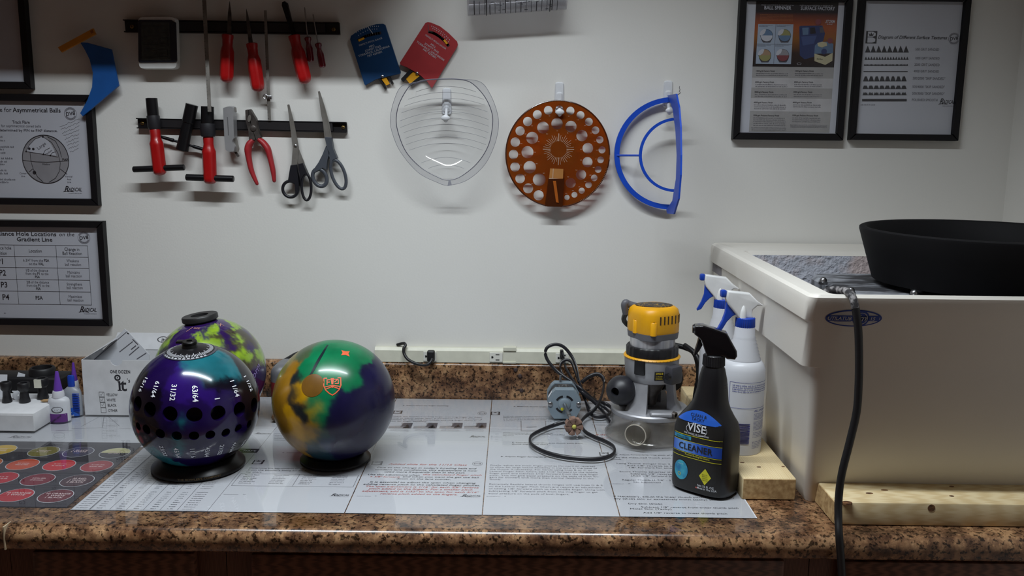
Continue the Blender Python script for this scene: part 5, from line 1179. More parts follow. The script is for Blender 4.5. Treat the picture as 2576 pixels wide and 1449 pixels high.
P = smooth_path([pl(zz_(*q)) for q in ((632, 235, .037), (620, 265, .043), (590, 290, .046), (540, 297, .045), (460, 275, .040), (400, 240, .034), (367, 190, .028), (362, 140, .024), (378, 112, .020), (370, 92, .016), (345, 92, .010), (300, 104, .004))], 5)
MB().tube(P, 0.0034, 10).build('cord', M('black_rubber'), t2, True)
for q, lb in (((1297, 930), 'highest'), ((1308, 946), 'middle'), ((1312, 982), 'lowest')):
    c = W(*q, 0.0215); t = thing('rubber_bumper', 'small dark round bumper on the backsplash, %s of three' % lb, 'bumper', c, group='round bumpers on the backsplash')
    MB().lathe((0, 0.0004, 0), (0, -0.003, 0), [(0, .0048), (.5, .0048), (1, .0032)], 16).build('pad', M('bumper_brown', (60, 44, 42), 0.6), t, True)
# ================================================================== BOWLING BALLS
from mathutils import noise as mnoise
BR = 0.1083
def ball_center(px, py, z): return T(px, py, z)
def hit(c, px, py):                         # direction from the ball's centre to the surface point seen at a pixel
    d = ray(px, py); oc = CAM - c; b = oc.dot(d); q = b * b - (oc.dot(oc) - BR * BR)
    p = CAM + d * (-b - math.sqrt(max(q, 0))); return (p - c).normalized()
def ball_mat(name, rough, coat, cr=0.03):
    m = bpy.data.materials.new(name); m.use_nodes = True; nt = m.node_tree; b = nt.nodes['Principled BSDF']
    a = nt.nodes.new('ShaderNodeVertexColor'); a.layer_name = 'swirl'
    n = nt.nodes.new('ShaderNodeTexNoise'); n.inputs['Scale'].default_value = 22; n.inputs['Detail'].default_value = 5
    tc = nt.nodes.new('ShaderNodeTexCoord'); nt.links.new(tc.outputs['Object'], n.inputs['Vector'])
    mr = nt.nodes.new('ShaderNodeMapRange'); mr.inputs[1].default_value = 0.3; mr.inputs[2].default_value = 0.7; mr.inputs[3].default_value = 0.72; mr.inputs[4].default_value = 1.28; nt.links.new(n.outputs['Fac'], mr.inputs[0])
    mx = nt.nodes.new('ShaderNodeVectorMath'); mx.operation = 'SCALE'; nt.links.new(a.outputs[0], mx.inputs[0]); nt.links.new(mr.outputs[0], mx.inputs[3])
    nt.links.new(mx.outputs[0], b.inputs['Base Color']); b.inputs['Specular IOR Level'].default_value = 0.35; b.inputs['Roughness'].default_value = rough; b.inputs['Coat Weight'].default_value = coat; b.inputs['Coat Roughness'].default_value = cr
    return m
def paint(me, pts, warp, sharp, freq):
    # the resin's swirl: every vertex takes the colour of the nearest pour point, in a warped space
    ca = me.color_attributes.new('swirl', 'FLOAT_COLOR', 'POINT')
    P = [(d, C(*c)) for d, c in pts]
    buf = []
    for v in me.vertices:
        n = v.co.normalized()
        w = n + mnoise.noise_vector(n * freq) * warp + mnoise.noise_vector(n * freq * 3.1) * warp * 0.55 + mnoise.noise_vector(n * freq * 8.0) * warp * 0.28
        w.normalize()
        tot = 0; col = [0, 0, 0]
        for d, c in P:
            k = math.exp(-sharp * (1 - w.dot(d))); tot += k
            col[0] += c[0] * k; col[1] += c[1] * k; col[2] += c[2] * k
        buf += [col[0] / tot, col[1] / tot, col[2] / tot, 1.0]
    ca.data.foreach_set('color', buf)
def sphere(parent, mat, pts, warp, sharp, freq, holes=(), seg=224):
    bm = bmesh.new(); bmesh.ops.create_uvsphere(bm, u_segments=seg, v_segments=seg // 2, radius=BR)
    me = bpy.data.meshes.new('ball'); bm.to_mesh(me); bm.free()
    o = bpy.data.objects.new('ball', me); COL.objects.link(o)
    if holes:
        cut = MB()
        for d, r, dep in holes: cut.lathe(d * (BR - dep), d * (BR + 0.02), [(0, r), (1, r)], 28)
        co = cut.build('cutter', mat); md = o.modifiers.new('b', 'BOOLEAN'); md.operation = 'DIFFERENCE'; md.object = co; md.solver = 'EXACT'
        dg = bpy.context.evaluated_depsgraph_get(); new = bpy.data.meshes.new_from_object(o.evaluated_get(dg))
        o.modifiers.clear(); o.data = new; bpy.data.objects.remove(co); me = new
    paint(me, pts, warp, sharp, freq)
    me.materials.clear(); me.materials.append(mat)
    bm = bmesh.new(); bm.from_mesh(me)
    for f in bm.faces: f.smooth = True
    for e in bm.edges:
        if len(e.link_faces) == 2 and e.calc_face_angle(0) > R(30): e.smooth = False
    bm.to_mesh(me); bm.free(); o.parent = parent; return o
def on_ball(d, up=Vector((0, 0, 1)), lift=0.0006):
    d = d.normalized(); ex = up.cross(d).normalized(); ey = d.cross(ex)
    return lambda x, y: tuple((d + ex * (x / BR) + ey * (y / BR)).normalized() * (BR + lift))
m_cup = M('black_cup', (13, 12, 13), 0.35, spec=0.35)
def cup(parent, ro, ri, zb, h, name='ball_cup'):
    # ring that carries the ball; zb is the worktop level below the ball's centre
    return MB().lathe((0, 0, zb), (0, 0, zb + h), [(0, ri - .012), (0, ro), (.22, ro), (.32, ro * .985), (.75, ro * .88), (.95, ri + .005), (1, ri + .002), (.98, ri - .002), (.7, ri - .008), (.2, ri - .012)], 48).build(name, m_cup, parent, True)
ZB = 0.012
def ball_thing(label, px, py, ZB): 
    c = T(px, py, SURF + ZB + BR); return c, thing('bowling_ball', label, 'bowling ball', c, group='bowling balls on the worktop')
def cup_thing(label, c, ro, ri, ZB):
    t = thing('ball_cup', label, 'ball cup', (c.x, c.y, ZC + SURF), group='ball cups under the bowling balls')
    r_ = ri - 0.001; h = ZB + BR - math.sqrt(BR * BR - r_ * r_) - 0.0008
    cup(t, ro, ri, 0, h); return t
# ---- purple sizing ball
z4 = lambda a, b: (300 + a / 3.15, 760 + b / 3.15)
c1, t1 = ball_thing('dark purple and teal sizing ball with rows of numbered holes', 493, 1019, 0.002)
U = [(240, 852, 14.3), (400, 887, 18.4), (595, 895, 19.6), (785, 880, 18), (955, 850, 15.5), (142, 805, 10), (1072, 815, 10)]
L = [(215, 1010, 10), (325, 1043, 12), (455, 1060, 13.3), (592, 1060, 13.3), (722, 1052, 13), (845, 1035, 11.5), (945, 1000, 10.5), (150, 985, 7), (1030, 965, 8)]
holes = [(hit(c1, *z4(a, b)), 0.0126, 0.03) for a, b, r in U] + [(hit(c1, *z4(a, b)), 0.0087 - 0.0002 * i, 0.03) for i, (a, b, r) in enumerate(L)]
for i in range(9): a = R(30 + i * 15); holes.append((Vector((math.cos(a), math.sin(a), -0.12)).normalized(), 0.0126, 0.03))
PU, TE, DK, VI = (24, 10, 58), (26, 92, 102), (11, 7, 19), (37, 15, 90)
pts = [(hit(c1, *z4(a, b)), c) for a, b, c in ((560, 520, TE), (700, 540, TE), (860, 480, TE), (640, 580, TE), (900, 560, TE), (760, 580, TE), (480, 560, VI), (540, 610, VI), (730, 650, DK), (800, 640, DK), (1000, 560, DK), (960, 470, DK), (380, 520, PU), (420, 460, PU), (500, 945, TE), (470, 1120, TE), (270, 1190, TE), (440, 1040, PU), (560, 1090, PU), (380, 1100, PU), (560, 960, PU), (440, 900, PU), (520, 880, PU), (330, 1130, PU), (640, 1100, PU), (200, 1080, DK), (430, 620, VI), (520, 740, VI), (700, 720, VI), (300, 600, PU), (250, 760, DK), (420, 780, PU), (620, 830, PU), (850, 760, PU), (960, 650, DK), (1040, 800, DK), (140, 700, DK), (120, 950, DK), (600, 1020, PU), (760, 960, PU), (900, 1000, PU), (1000, 1100, DK), (700, 1150, PU), (560, 1160, PU), (400, 960, PU), (250, 1000, DK), (850, 640, DK), (600, 650, VI))]
pts += [(Vector((0, 0, 1)), DK), (Vector((0, 1, 0.2)).normalized(), PU), (Vector((.6, .7, .2)).normalized(), TE), (Vector((-.7, .6, .1)).normalized(), PU), (Vector((0, 0, -1)), PU)]
sphere(t1, ball_mat('purple_resin', 0.16, 0.25), pts, 0.085, 300, 4.0, holes)
k = MB()
W_ = M('white_number', (226, 228, 234), 0.5)
for st, a, b, h, rt_ in (('15/16', 190, 650, .0085, -65), ('61/64', 285, 690, .0085, -72), ('31/32', 428, 715, .0085, -82), ('63/64', 602, 725, .0085, -90), ('1', 777, 765, .0085, -96), ('1 1/64', 915, 680, .0085, -104), ('1 1/32', 1022, 640, .0085, -112), ('1 3/64', 1085, 620, .008, -118),
                       ('23/32', 350, 1180, .0075, -80), ('45/64', 460, 1195, .0075, -86), ('11/16', 583, 1195, .0075, -92), ('43/64', 697, 1190, .0075, -97), ('21/32', 805, 1170, .0075, -102), ('41/64', 900, 1150, .0075, -108), ('5/8', 985, 1112, .0075, -113)):
    d = hit(c1, *z4(a, b)); V = INK(on_ball(d)); V.text(st, 0, 0, h, 'c', 1, rot=R(-90)) if False else None
    vv, ff = text2d(st, h, 'c', 1); fn = on_ball(d); V.mb.add([fn(y - h / 2, -x) for x, y in vv], ff); V.build('hole_number', W_, t1)
# dial on the crown
n = 60; m_dial = M('dial_black', (18, 17, 20), 0.35)
def capring(a0, a1, lift, na=4, n=60):
    mb = MB(); vs = []; fs = []
    for i in range(na + 1):
        a = R(a0 + (a1 - a0) * i / na)
        for j in range(n): th = 2 * math.pi * j / n; vs.append(Vector((math.sin(a) * math.cos(th), math.sin(a) * math.sin(th), math.cos(a))) * (BR + lift))
    for i in range(na):
        for j in range(n): q = (j + 1) % n; fs.append((i * n + j, (i + 1) * n + j, (i + 1) * n + q, i * n + q))
    return mb.add(vs, fs)
dial = capring(0.5, 23.2, 0.0010, 6).build('dial_plate', m_dial, t1, True); dial.rotation_euler = (R(6.5), R(-0.5), 0)
capring(21.6, 23.4, 0.0012, 1).build('dial_rim', M('dial_grey', (70, 70, 78), 0.4), dial, True)
mb = MB()
for j in range(90):
    th = 2 * math.pi * j / 90; a0, a1, wv = (15.0 if j % 5 == 0 else 17.0), 20.2, 0.010
    q = [Vector((math.sin(R(a)) * math.cos(t), math.sin(R(a)) * math.sin(t), math.cos(R(a)))) * (BR + .0014) for a, t in ((a0, th - wv), (a1, th - wv), (a1, th + wv), (a0, th + wv))]; mb.add(q, [(0, 1, 2, 3)])
tag(mb.build('dial_tick', W_, dial), kind='stuff')
for j, st in enumerate(('40', '50', '60', '70', '80', '90', '80', '70', '60', '50', '40', '30')):
    th = R(270 - 55 + j * 10); d = Vector((math.sin(R(21.9)) * math.cos(th), math.sin(R(21.9)) * math.sin(th), math.cos(R(21.9))))
    vv, ff = text2d(st, .0032, 'c', 1); fn = on_ball(d, lift=0.0017); mb = MB(); mb.add([fn(x, y - .0016) for x, y in vv], ff); mb.build('dial_numeral', W_, dial)
kn = MB().lathe((0, 0, BR), (0, 0, BR + .0115), [(0, .0135), (.5, .0122), (.55, .0125), (.9, .0125), (1, .0115), (1, .005), (.6, .0045)], 32).build('knob', m_cup, t1, True); kn.rotation_euler = (R(6.5), R(-0.5), 0)
MB().rbox(-.022, -.008, -.006, .006, BR + .0075, BR + .0115, .0015, 2).build('knob_tab', m_cup, kn, True)
cp = cup_thing('black ring cup under the purple sizing ball', c1, 0.0795, 0.060, 0.002)
mb = MB(); vv, ff = text2d("THE BOWLER'S COMPANY", .0042, 'c', 1)
mb.add([(0.0800 * math.sin(x / .08 + .35), -0.0800 * math.cos(x / .08 + .35), 0.0022 + y * 0.8) for x, y in vv], ff); mb.build('lettering', M('gold_print', (96, 74, 34), 0.5), cp)
# ---- green, navy and yellow ball
z5 = lambda a, b: (660 + a / 3.622, 820 + b / 3.622)
c2, t2 = ball_thing('green, navy and yellow bowling ball with an orange crest', 841, 1006, 0.002)
GR, NA, YE_, BK, OC = (8, 100, 62), (21, 18, 50), (178, 132, 14), (22, 30, 34), (134, 96, 22)
pts = [(hit(c2, *z5(a, b)), c) for a, b, c in ((700, 300, GR), (820, 350, GR), (880, 250, GR), (650, 450, GR), (780, 480, GR), (420, 360, GR), (400, 440, GR), (560, 640, GR), (520, 760, GR), (530, 850, GR), (545, 700, GR), (515, 1000, (20, 62, 58)), (500, 930, (24, 70, 60)), (450, 700, GR), (620, 560, GR), (850, 480, GR),
       (480, 240, GR), (600, 260, GR), (300, 470, BK), (300, 600, BK), (340, 740, BK), (390, 840, BK), (450, 1080, (26, 50, 60)), (380, 260, (60, 74, 50)),
       (1080, 420, NA), (980, 520, NA), (900, 620, NA), (720, 680, NA), (640, 760, NA), (800, 850, NA), (620, 900, NA), (700, 1050, NA), (1000, 800, NA), (1130, 650, NA), (560, 1050, (28, 44, 70)), (900, 1000, NA), (1150, 560, NA), (960, 440, NA),
       (200, 500, OC), (170, 700, OC), (220, 600, OC), (240, 820, YE_), (200, 900, OC), (330, 930, YE_), (400, 1000, YE_), (470, 900, YE_), (470, 760, (150, 130, 30)), (360, 640, YE_), (260, 400, OC), (230, 340, (110, 100, 50)), (310, 1050, OC), (140, 800, OC), (450, 960, YE_), (430, 1040, (120, 100, 30)), (300, 980, YE_), (290, 880, YE_), (350, 560, YE_), (410, 930, OC))]
pts += [(Vector((0, 1, 0)), NA), (Vector((.5, .8, .3)).normalized(), GR), (Vector((-.7, .7, 0)).normalized(), YE_), (Vector((-.2, .5, .85)).normalized(), GR), (Vector((0, .2, -1)).normalized(), NA)]
sphere(t2, ball_mat('green_resin', 0.27, 0.15, 0.10), pts, 0.085, 300, 3.0)
d = hit(c2, *z5(515, 310)); fn_ = on_ball(d, lift=.0003)
def bq(a, b): v = hit(c2, *z5(a, b)); ex_ = Vector((0, 0, 1)).cross(d).normalized(); ey_ = d.cross(ex_); return (v.dot(ex_) / v.dot(d) * BR, v.dot(ey_) / v.dot(d) * BR)
K = INK(fn_)
SP = smooth_path([Vector((*bq(*q), 0)) for q in ((596, 174), (560, 232), (524, 292), (486, 360), (455, 420), (436, 445))], 8)
for i in range(len(SP) - 1): K.line([SP[i][:2], SP[i + 1][:2]], 0.0022 + 0.0034 * math.sin(math.pi * (i + 1) / len(SP)))
K.build('swirl_streak', M('streak_dark', (16, 34, 40), 0.3, coat=0.5), t2)
og = M('orange_print', (214, 92, 52), 0.5)
d = hit(c2, *z5(638, 548)); K = INK(on_ball(d, lift=.0006)); s_ = 0.0146
SH = [(-1.2, 1.25), (1.2, 1.25), (1.22, .1), (.95, -.55), (.45, -1.05), (0, -1.32), (-.45, -1.05), (-.95, -.55), (-1.22, .1)]
K.line([(x * s_ * .8, y * s_ * .8) for x, y in SH], 0.0019, 0, True)
for L_ in (((-1.15, -.1), (0, .1)), ((1.15, -.1), (0, .1)), ((0, .1), (0, -.1)), ((-1.0, -.45), (-.1, -.1)), ((1.0, -.45), (.1, -.1)), ((-.75, 1.0), (-.75, .25)), ((-.75, .95), (-.3, .95)), ((-.75, .6), (-.4, .6)), ((.75, 1.0), (.35, .6)), ((.3, 1.0), (.8, 1.0)), ((.85, .9), (.85, .35)), ((.85, .35), (.4, .35))):
    K.line([(x * s_ * .8, y * s_ * .8) for x, y in L_], 0.0017)
K.poly([(x * s_ * .8, y * s_ * .8) for x, y in ((-.25, 1.2), (.25, 1.2), (.12, .25), (-.12, .25))]); K.poly(ell(0, -.05 * s_, .16 * s_, .16 * s_, 12))
K.build('crest', og, t2)
d = hit(c2, *z5(757, 249)); K = INK(on_ball(d, lift=.0006)); K.poly([(r * math.cos(R(a)), r * math.sin(R(a))) for r, a in ((.0105, 20), (.005, 65), (.0105, 110), (.005, 155), (.0105, 200), (.005, 245), (.0105, 290), (.005, 335))]); K.build('pin_mark', og, t2)
d = hit(c2, *z5(457, 540)); mb = MB(); vs = []; fs = []; nn = 40
ex = Vector((0, 0, 1)).cross(d).normalized(); ey = d.cross(ex)
for i in range(7):
    a = R(10.6) * i / 6
    for j in range(nn): th = 2 * math.pi * j / nn; vs.append((d * math.cos(a) + (ex * math.cos(th) + ey * math.sin(th)) * math.sin(a)) * (BR + .0004))
for i in range(6):
    for j in range(nn): q = (j + 1) % nn; fs.append((i * nn + j, (i + 1) * nn + j, (i + 1) * nn + q, i * nn + q))
mb.add(vs, fs); mb.build('plug', M('amber_plug', (92, 62, 20), 0.3, coat=0.5, noise=(26, (118, 82, 26), 0.5, 0.4)), t2, True)
cup_thing('black ring cup under the green, navy and yellow ball', c2, 0.0635, 0.048, 0.002)
# ---- lime and purple ball behind
c3 = T(530, 935, SURF + 0.002 + BR); t3 = thing('bowling_ball', 'lime green and purple marbled ball behind the purple sizing ball', 'bowling ball', c3, group='bowling balls on the worktop')
LI, PP, BR_ = (132, 164, 40), (44, 22, 78), (62, 54, 40)
pts = [(hit(c3, *z4(a, b)), c) for a, b, c in ((930, 190, LI), (960, 300, LI), (730, 230, LI), (1040, 240, LI), (760, 320, LI), (1100, 420, LI), (1000, 430, LI), (940, 410, LI), (640, 290, LI), (360, 330, LI), (310, 400, LI), (420, 240, LI), (1130, 400, (120, 150, 50)), (1080, 310, BR_), (640, 190, PP), (560, 200, PP), (480, 280, PP), (420, 330, PP), (830, 250, PP), (850, 190, PP), (860, 330, PP), (880, 390, BR_), (1100, 560, PP), (1090, 600, PP), (340, 370, (30, 30, 40)), (560, 320, PP), (700, 340, LI), (690, 250, PP), (980, 260, BR_), (1010, 350, BR_), (780, 280, BR_), (930, 340, BR_), (1060, 380, PP), (900, 240, BR_), (1080, 470, BR_), (1000, 480, BR_), (380, 280, BR_))]
for i in range(30): v = Vector((random.uniform(-1, 1), random.uniform(0, 1), random.uniform(-1, 1))).normalized(); pts.append((v, (LI, PP)[i % 2]))
for a, b, c in ((-.6, -.7, -.3), (.6, -.7, -.4), (0, -.8, -.6)): pts.append((Vector((a, b, c)).normalized(), LI))
sphere(t3, ball_mat('lime_resin', 0.2, 0.8), pts, 0.13, 360, 5.0)
gl = M('gold_print', (96, 74, 34)); pk = M('pink_print', (190, 140, 120), 0.5)
for st, a, b, h, rt_ in (('/', 540, 235, .014, 0), ('X', 815, 190, .010, 0), ('SIZE', 610, 215, .005, 0)):
    d = hit(c3, *z4(a, b)); V = INK(on_ball(d)); V.text(st, 0, 0, h, 'c', 0); V.build('scribed_mark', pk, t3)
d = hit(c3, *z4(1085, 580)); V = INK(on_ball(d)); V.text('storm', 0, 0, .013, 'c', 0, 0.3, rot=R(40)); V.build('scribed_mark', M('lilac_print', (150, 130, 190), 0.5), t3)
cup3 = thing('ball_cup', 'low black ring cup under the lime and purple ball', 'ball cup', (c3.x, c3.y, ZC + SURF), group='ball cups under the bowling balls')
MB().lathe((0, 0, 0), (0, 0, .010), [(0, .030), (0, .05), (.5, .048), (.75, .040), (.6, .036)], 36).build('ring', m_cup, cup3, True)
q = Vector((-0.135, -0.03, 1)).normalized(); rt_ = Vector((0, 0, 1)).rotation_difference(q).to_euler()
o = thing('rubber_ring', 'thick black ring lying on top of the lime and purple ball', 'ring', c3 + q * (BR - .0035), rt_)
MB().lathe((0, 0, 0), (0, 0, .013), [(0, .0185), (.0, .030), (.25, .0345), (.85, .0345), (1, .033), (1, .0185), (.97, .017), (.3, .016)], 48).build('ring', M('ring_black', (30, 29, 30), 0.45), o, True)
# ---- grey tool case half hidden behind the green ball
c = T(742, 1062, SURF); t = thing('grey_case', 'rounded grey metal case with a red stripe half hidden behind the green ball', 'case', (c.x, c.y + 0.035, ZC + SURF))
MB().rbox(-.052, .055, -.035, .045, .012, .118, .022, 5).build('shell', M('case_grey', (122, 122, 126), 0.4, 0.4), t, True)
MB().rbox(-.0528, .0558, -.0358, .0458, .060, .074, .0222, 5).build('stripe', M('case_red', (120, 34, 36), 0.5), t, True)
MB().rbox(-.050, .053, -.034, .044, 0.0004, .014, .006, 2).build('foot', M('case_brown', (92, 66, 44), 0.5), t, True)
w0 = Vector((c.x, c.y + .035, ZC + SURF)); P = smooth_path([W(690, 922, .16) - w0, W(705, 912, .15) - w0, W(725, 900, .13) - w0, W(748, 888, .10) - w0, W(775, 886, .07) - w0, W(800, 900, .04) - w0], 5); MB().tube(P, .003, 8).build('cord', M('black_rubber'), t, True)
# ================================================================== SMALL MOTOR
z7 = lambda a, b: (1310 + a / 4.262, 840 + b / 4.262)
zc_ = SURF + 0.0325
fc = T(1420, 1017, zc_)
t = thing('small_motor', 'small grey blue electric motor with a flap wheel and flat black cord', 'motor', (fc.x, fc.y, ZC + SURF))
m_mot = M('motor_grey', (124, 138, 148), 0.42, 0.2, noise=(20, (136, 150, 160), 0.5, 0.4)); hz = 0.0325
sec = [(-.034, -.010), (-.026, -.026), (-.021, -.0315), (.021, -.0315), (.026, -.026), (.034, -.010), (.034, .010), (.026, .024), (.019, .0305), (-.019, .0305), (-.026, .024), (-.034, .010)]
def mot(p): return (p.x, p.z, p.y + hz)
MB().prism(sec, 0.0, 0.022, xf=lambda p: (p.x, p.z, p.y + hz)).build('front_housing', m_mot, t)
MB().prism([(x * .94, y * .94) for x, y in sec], 0.022, 0.052, xf=lambda p: (p.x, p.z, p.y + hz)).build('stator', M('stator_dark', (58, 60, 64), 0.5, 0.4), t)
MB().prism(sec, 0.052, 0.074, xf=lambda p: (p.x, p.z, p.y + hz)).build('rear_housing', m_mot, t)
for a0, a1 in ((28, 78), (102, 152), (208, 258), (282, 325)):
    K = INK(lambda x, y: (x, -.0006, y + hz)); n = 8
    for i in range(n):
        p, q = R(a0 + (a1 - a0) * i / n), R(a0 + (a1 - a0) * (i + 1) / n); K.poly([(r * math.cos(u) * 1.05, r * math.sin(u)) for r, u in ((.0155, p), (.0195, p), (.0195, q), (.0155, q))])
    K.build('vent_slot', m_black, t)
for s_ in (-1, 1): MB().lathe((s_ * .0295, .001, hz), (s_ * .0295, -.003, hz), [(0, .0052), (.6, .005), (1, .003)], 16).build('screw', m_steel, t, True)
MB().lathe((0, .001, hz), (0, -.004, hz), [(0, .013), (.5, .0125), (1, .008)], 24).build('bearing_cap', m_mot, t, True)
wc = T(1443, 1071, SURF + .024) - t.location
sh0 = Vector((0, -.003, hz)); MB().tube([sh0, sh0.lerp(wc, .55)], .0042, 12).build('shaft', m_steel, t, True); MB().tube([sh0.lerp(wc, .55), wc], .0036, 12).build('shaft_tip', m_steel, t, True)
ax = (wc - sh0).normalized(); ax.z *= 0.4; ax.normalize(); e1 = Vector((0, 0, 1)).cross(ax).normalized(); e2 = ax.cross(e1)
wh = MB().lathe(wc - ax * .006, wc + ax * .006, [(0, .0085), (1, .0085)], 24).build('flap_wheel', M('flap_brown', (112, 84, 70), 0.8), t, True)
for i in range(7):
    a = 2 * math.pi * i / 7; d = e1 * math.cos(a) + e2 * math.sin(a); s_ = e1 * -math.sin(a) + e2 * math.cos(a)
    b0 = wc + d * .004; tip = wc + d * .0165 + s_ * .005; mb = MB()
    Pn = [b0 - s_ * .002, wc + d * .0170 - s_ * .0066, wc + d * .0182 + s_ * .001, wc + d * .0150 + s_ * .0062, wc + d * .007 + s_ * .003]
    vs = [p + ax * (.0065 if i_ != 1 else .009) for i_, p in enumerate(Pn)] + [p - ax * .006 for p in Pn]
    mb.add(vs, [(0, 1, 2, 3, 4), (9, 8, 7, 6, 5), (0, 5, 6, 1), (1, 6, 7, 2), (2, 7, 8, 3), (3, 8, 9, 4), (4, 9, 5, 0)]); mb.build('flap', M('flap_brown2', (140, 112, 98), 0.8, noise=(120, (110, 84, 72), 0.5, 0.3)), wh)
MB().lathe(wc + ax * .006, wc + ax * .010, [(0, .0045), (.6, .004), (1, .002)], 14).build('wheel_nut', M('yellow_paint', (190, 186, 90), 0.5), t, True)
for a, b in ((480, 765), (445, 808)): q = W(*z7(a, b), -fc.y + .0045); MB().lathe((q.x - fc.x, -.0035, q.z - ZC - SURF), (q.x - fc.x, -.0046, q.z - ZC - SURF), [(0, .0035), (1, .003)], 10).build('paint_dab', M('yellow_dab', (196, 190, 40), 0.5), t)
MB().box(-.014, .010, .026, .048, .0285 + hz, .0300 + hz).build('name_plate', M('name_plate', (40, 38, 38), 0.5, noise=(300, (130, 128, 128), 0.6, 0.1)), t)
MB().add([(-.0335, .004, hz + .012), (-.0265, .004, hz + .0245), (-.0265, .018, hz + .0245), (-.0335, .018, hz + .012), (-.0345, .004, hz - .012), (-.0345, .018, hz - .012)], [(0, 3, 2, 1), (0, 4, 5, 3)]).build('white_label', m_paper, t)
MB().tube([(-.006, .060, hz + .030), (-.006, .060, hz + .046)], .0028, 10).build('stud', m_steel, t, True)
org = Vector(t.location)
m_cord = M('cord_black', (26, 25, 30), 0.4)
def cordpath(pts): return [(T(*z7(a, b), SURF + o) if kind == 't' else W(*z7(a, b), o)) - org for a, b, kind, o in pts]
cz_ = .0048
loopA = [(470, 945, 't', .012), (410, 960, 't', .009), (340, 985, 't', cz_), (220, 1032, 't', cz_), (125, 1085, 't', cz_), (97, 1130, 't', cz_), (115, 1185, 't', cz_), (200, 1242, 't', cz_), (330, 1290, 't', cz_), (500, 1325, 't', cz_), (700, 1343, 't', cz_), (860, 1338, 't', cz_), (970, 1305, 't', cz_), (1008, 1255, 't', cz_), (985, 1200, 't', cz_), (900, 1150, 't', cz_), (790, 1105, 't', cz_), (700, 1055, 't', .006), (655, 1000, 't', .010), (640, 960, 't', .010), (690, 890, 't', .008), (800, 800, 't', .02), (860, 690, 't', .035)]
loopB = [(860, 690, 't', .035), (890, 560, 'w', .10), (880, 470, 'w', .09), (820, 430, 'w', .085), (730, 460, 'w', .085), (650, 520, 'w', .085)]
big = [(960, 850, 't', .006), (900, 790, 't', .010), (800, 720, 't', .022), (660, 600, 'w', .12), (540, 510, 'w', .10), (400, 410, 'w', .08), (300, 300, 'w', .07), (265, 215, 'w', .065), (285, 145, 'w', .062), (370, 112, 'w', .06), (460, 140, 'w', .06), (545, 240, 'w', .065), (600, 370, 'w', .08), (630, 520, 'w', .10), (680, 680, 't', .03), (740, 800, 't', .012)]
plugc = [(440, 200, 'w', .034), (462, 280, 'w', .042), (490, 380, 'w', .06), (560, 500, 'w', .09), (650, 620, 'w', .12), (790, 730, 't', .024), (880, 830, 't', .008), (955, 940, 't', .005)]
small = [(560, 540, 'w', .10), (480, 470, 'w', .085), (430, 400, 'w', .07), (430, 320, 'w', .062), (480, 280, 'w', .058), (540, 300, 'w', .06), (580, 400, 'w', .075), (620, 520, 'w', .10)]
coil = [(690, 700, 't', .018), (740, 850, 't', .008), (850, 890, 't', .005), (950, 860, 't', .005), (975, 800, 't', .006), (900, 745, 't', .012), (800, 730, 't', .018)]
for P_, r_ in ((loopA + loopB[1:], .0042), (big, .0036), (plugc, .0042), (small, .0032), (coil, .0042)):
    MB().tube(smooth_path(cordpath(P_), 6), r_, 10, flat=0.55, updir=(0, 0.25, 1)).build('cord', m_cord, t, True)
q = W(*z7(438, 215), .024) - org; MB().rbox(q.x - .004, q.x + .004, q.y - .010, q.y + .004, q.z - .010, q.z + .010, .002, 2).build('plug', m_black, t, True)
# ================================================================== ROUTER
RX, RY = 0.276, -0.262
RZ = lambda py: W(1640, py, -RY).z - ZC
t = thing('wood_router', 'yellow and silver plunge router on a clear dust skirt', 'router', (RX, RY, ZC + SURF))
def rz(py): return RZ(py) - SURF
pxm = 1 / 1285.0
m_yel = M('router_yellow', (232, 166, 16), 0.42); m_cast = M('cast_aluminium', (166, 166, 170), 0.42, 0.4, noise=(40, (150, 150, 154), 0.5, 0.4)); m_rg = M('router_grey', (98, 98, 104), 0.5)
def sq(r, z, p=3.2, n=56, k=0.0):
    out = []
    for i in range(n):
        a = 2 * math.pi * i / n; c_, s_ = math.cos(a - .5), math.sin(a - .5)
        f = (abs(c_) ** p + abs(s_) ** p) ** (-1 / p); out.append((r * f * math.cos(a), r * f * math.sin(a), z))
    return out
rc = 56.5 * pxm
mb = MB(); loft(mb, [sq(rc * .98, rz(831)), sq(rc, rz(826)), sq(rc, rz(800)), sq(rc * .99, rz(785)), sq(rc * .94, rz(774)), sq(rc * .82, rz(768)), sq(rc * .5, rz(766.5)), ]); mb.build('motor_cap', m_yel, t, True)
mb = MB(); mb.lathe((0, 0, rz(767.5)), (0, 0, rz(765.3)), [(0, .036), (.8, .036), (1, .034)], 36, oval=0.72); tag(mb.build('top_badge', M('badge_dark', (52, 46, 40), 0.5, noise=(180, (150, 116, 40), 0.6, 0.12)), t, True), 'worn dark oval badge')
for i in range(9):
    a = R(-82 + i * 11.5); c_ = Vector((math.cos(a), math.sin(a), 0)); s_ = Vector((-math.sin(a), math.cos(a), 0)); p_ = 3.2
    f = (abs(math.cos(a - .5)) ** p_ + abs(math.sin(a - .5)) ** p_) ** (-1 / p_); ctr = c_ * (rc * f - .001)
    mb = MB(); z0_, z1_ = rz(806), rz(786); vs = [ctr + s_ * x + c_ * y + Vector((0, 0, z)) for z in (z0_, z1_) for y in (-.003, .0014) for x in (-.0014, .0014)]
    mb.add(vs, [(0, 2, 3, 1), (4, 5, 7, 6), (0, 1, 5, 4), (2, 6, 7, 3), (0, 4, 6, 2), (1, 3, 7, 5)]); mb.build('vent_slot', M('vent_dark', (60, 40, 16), 0.7), t)
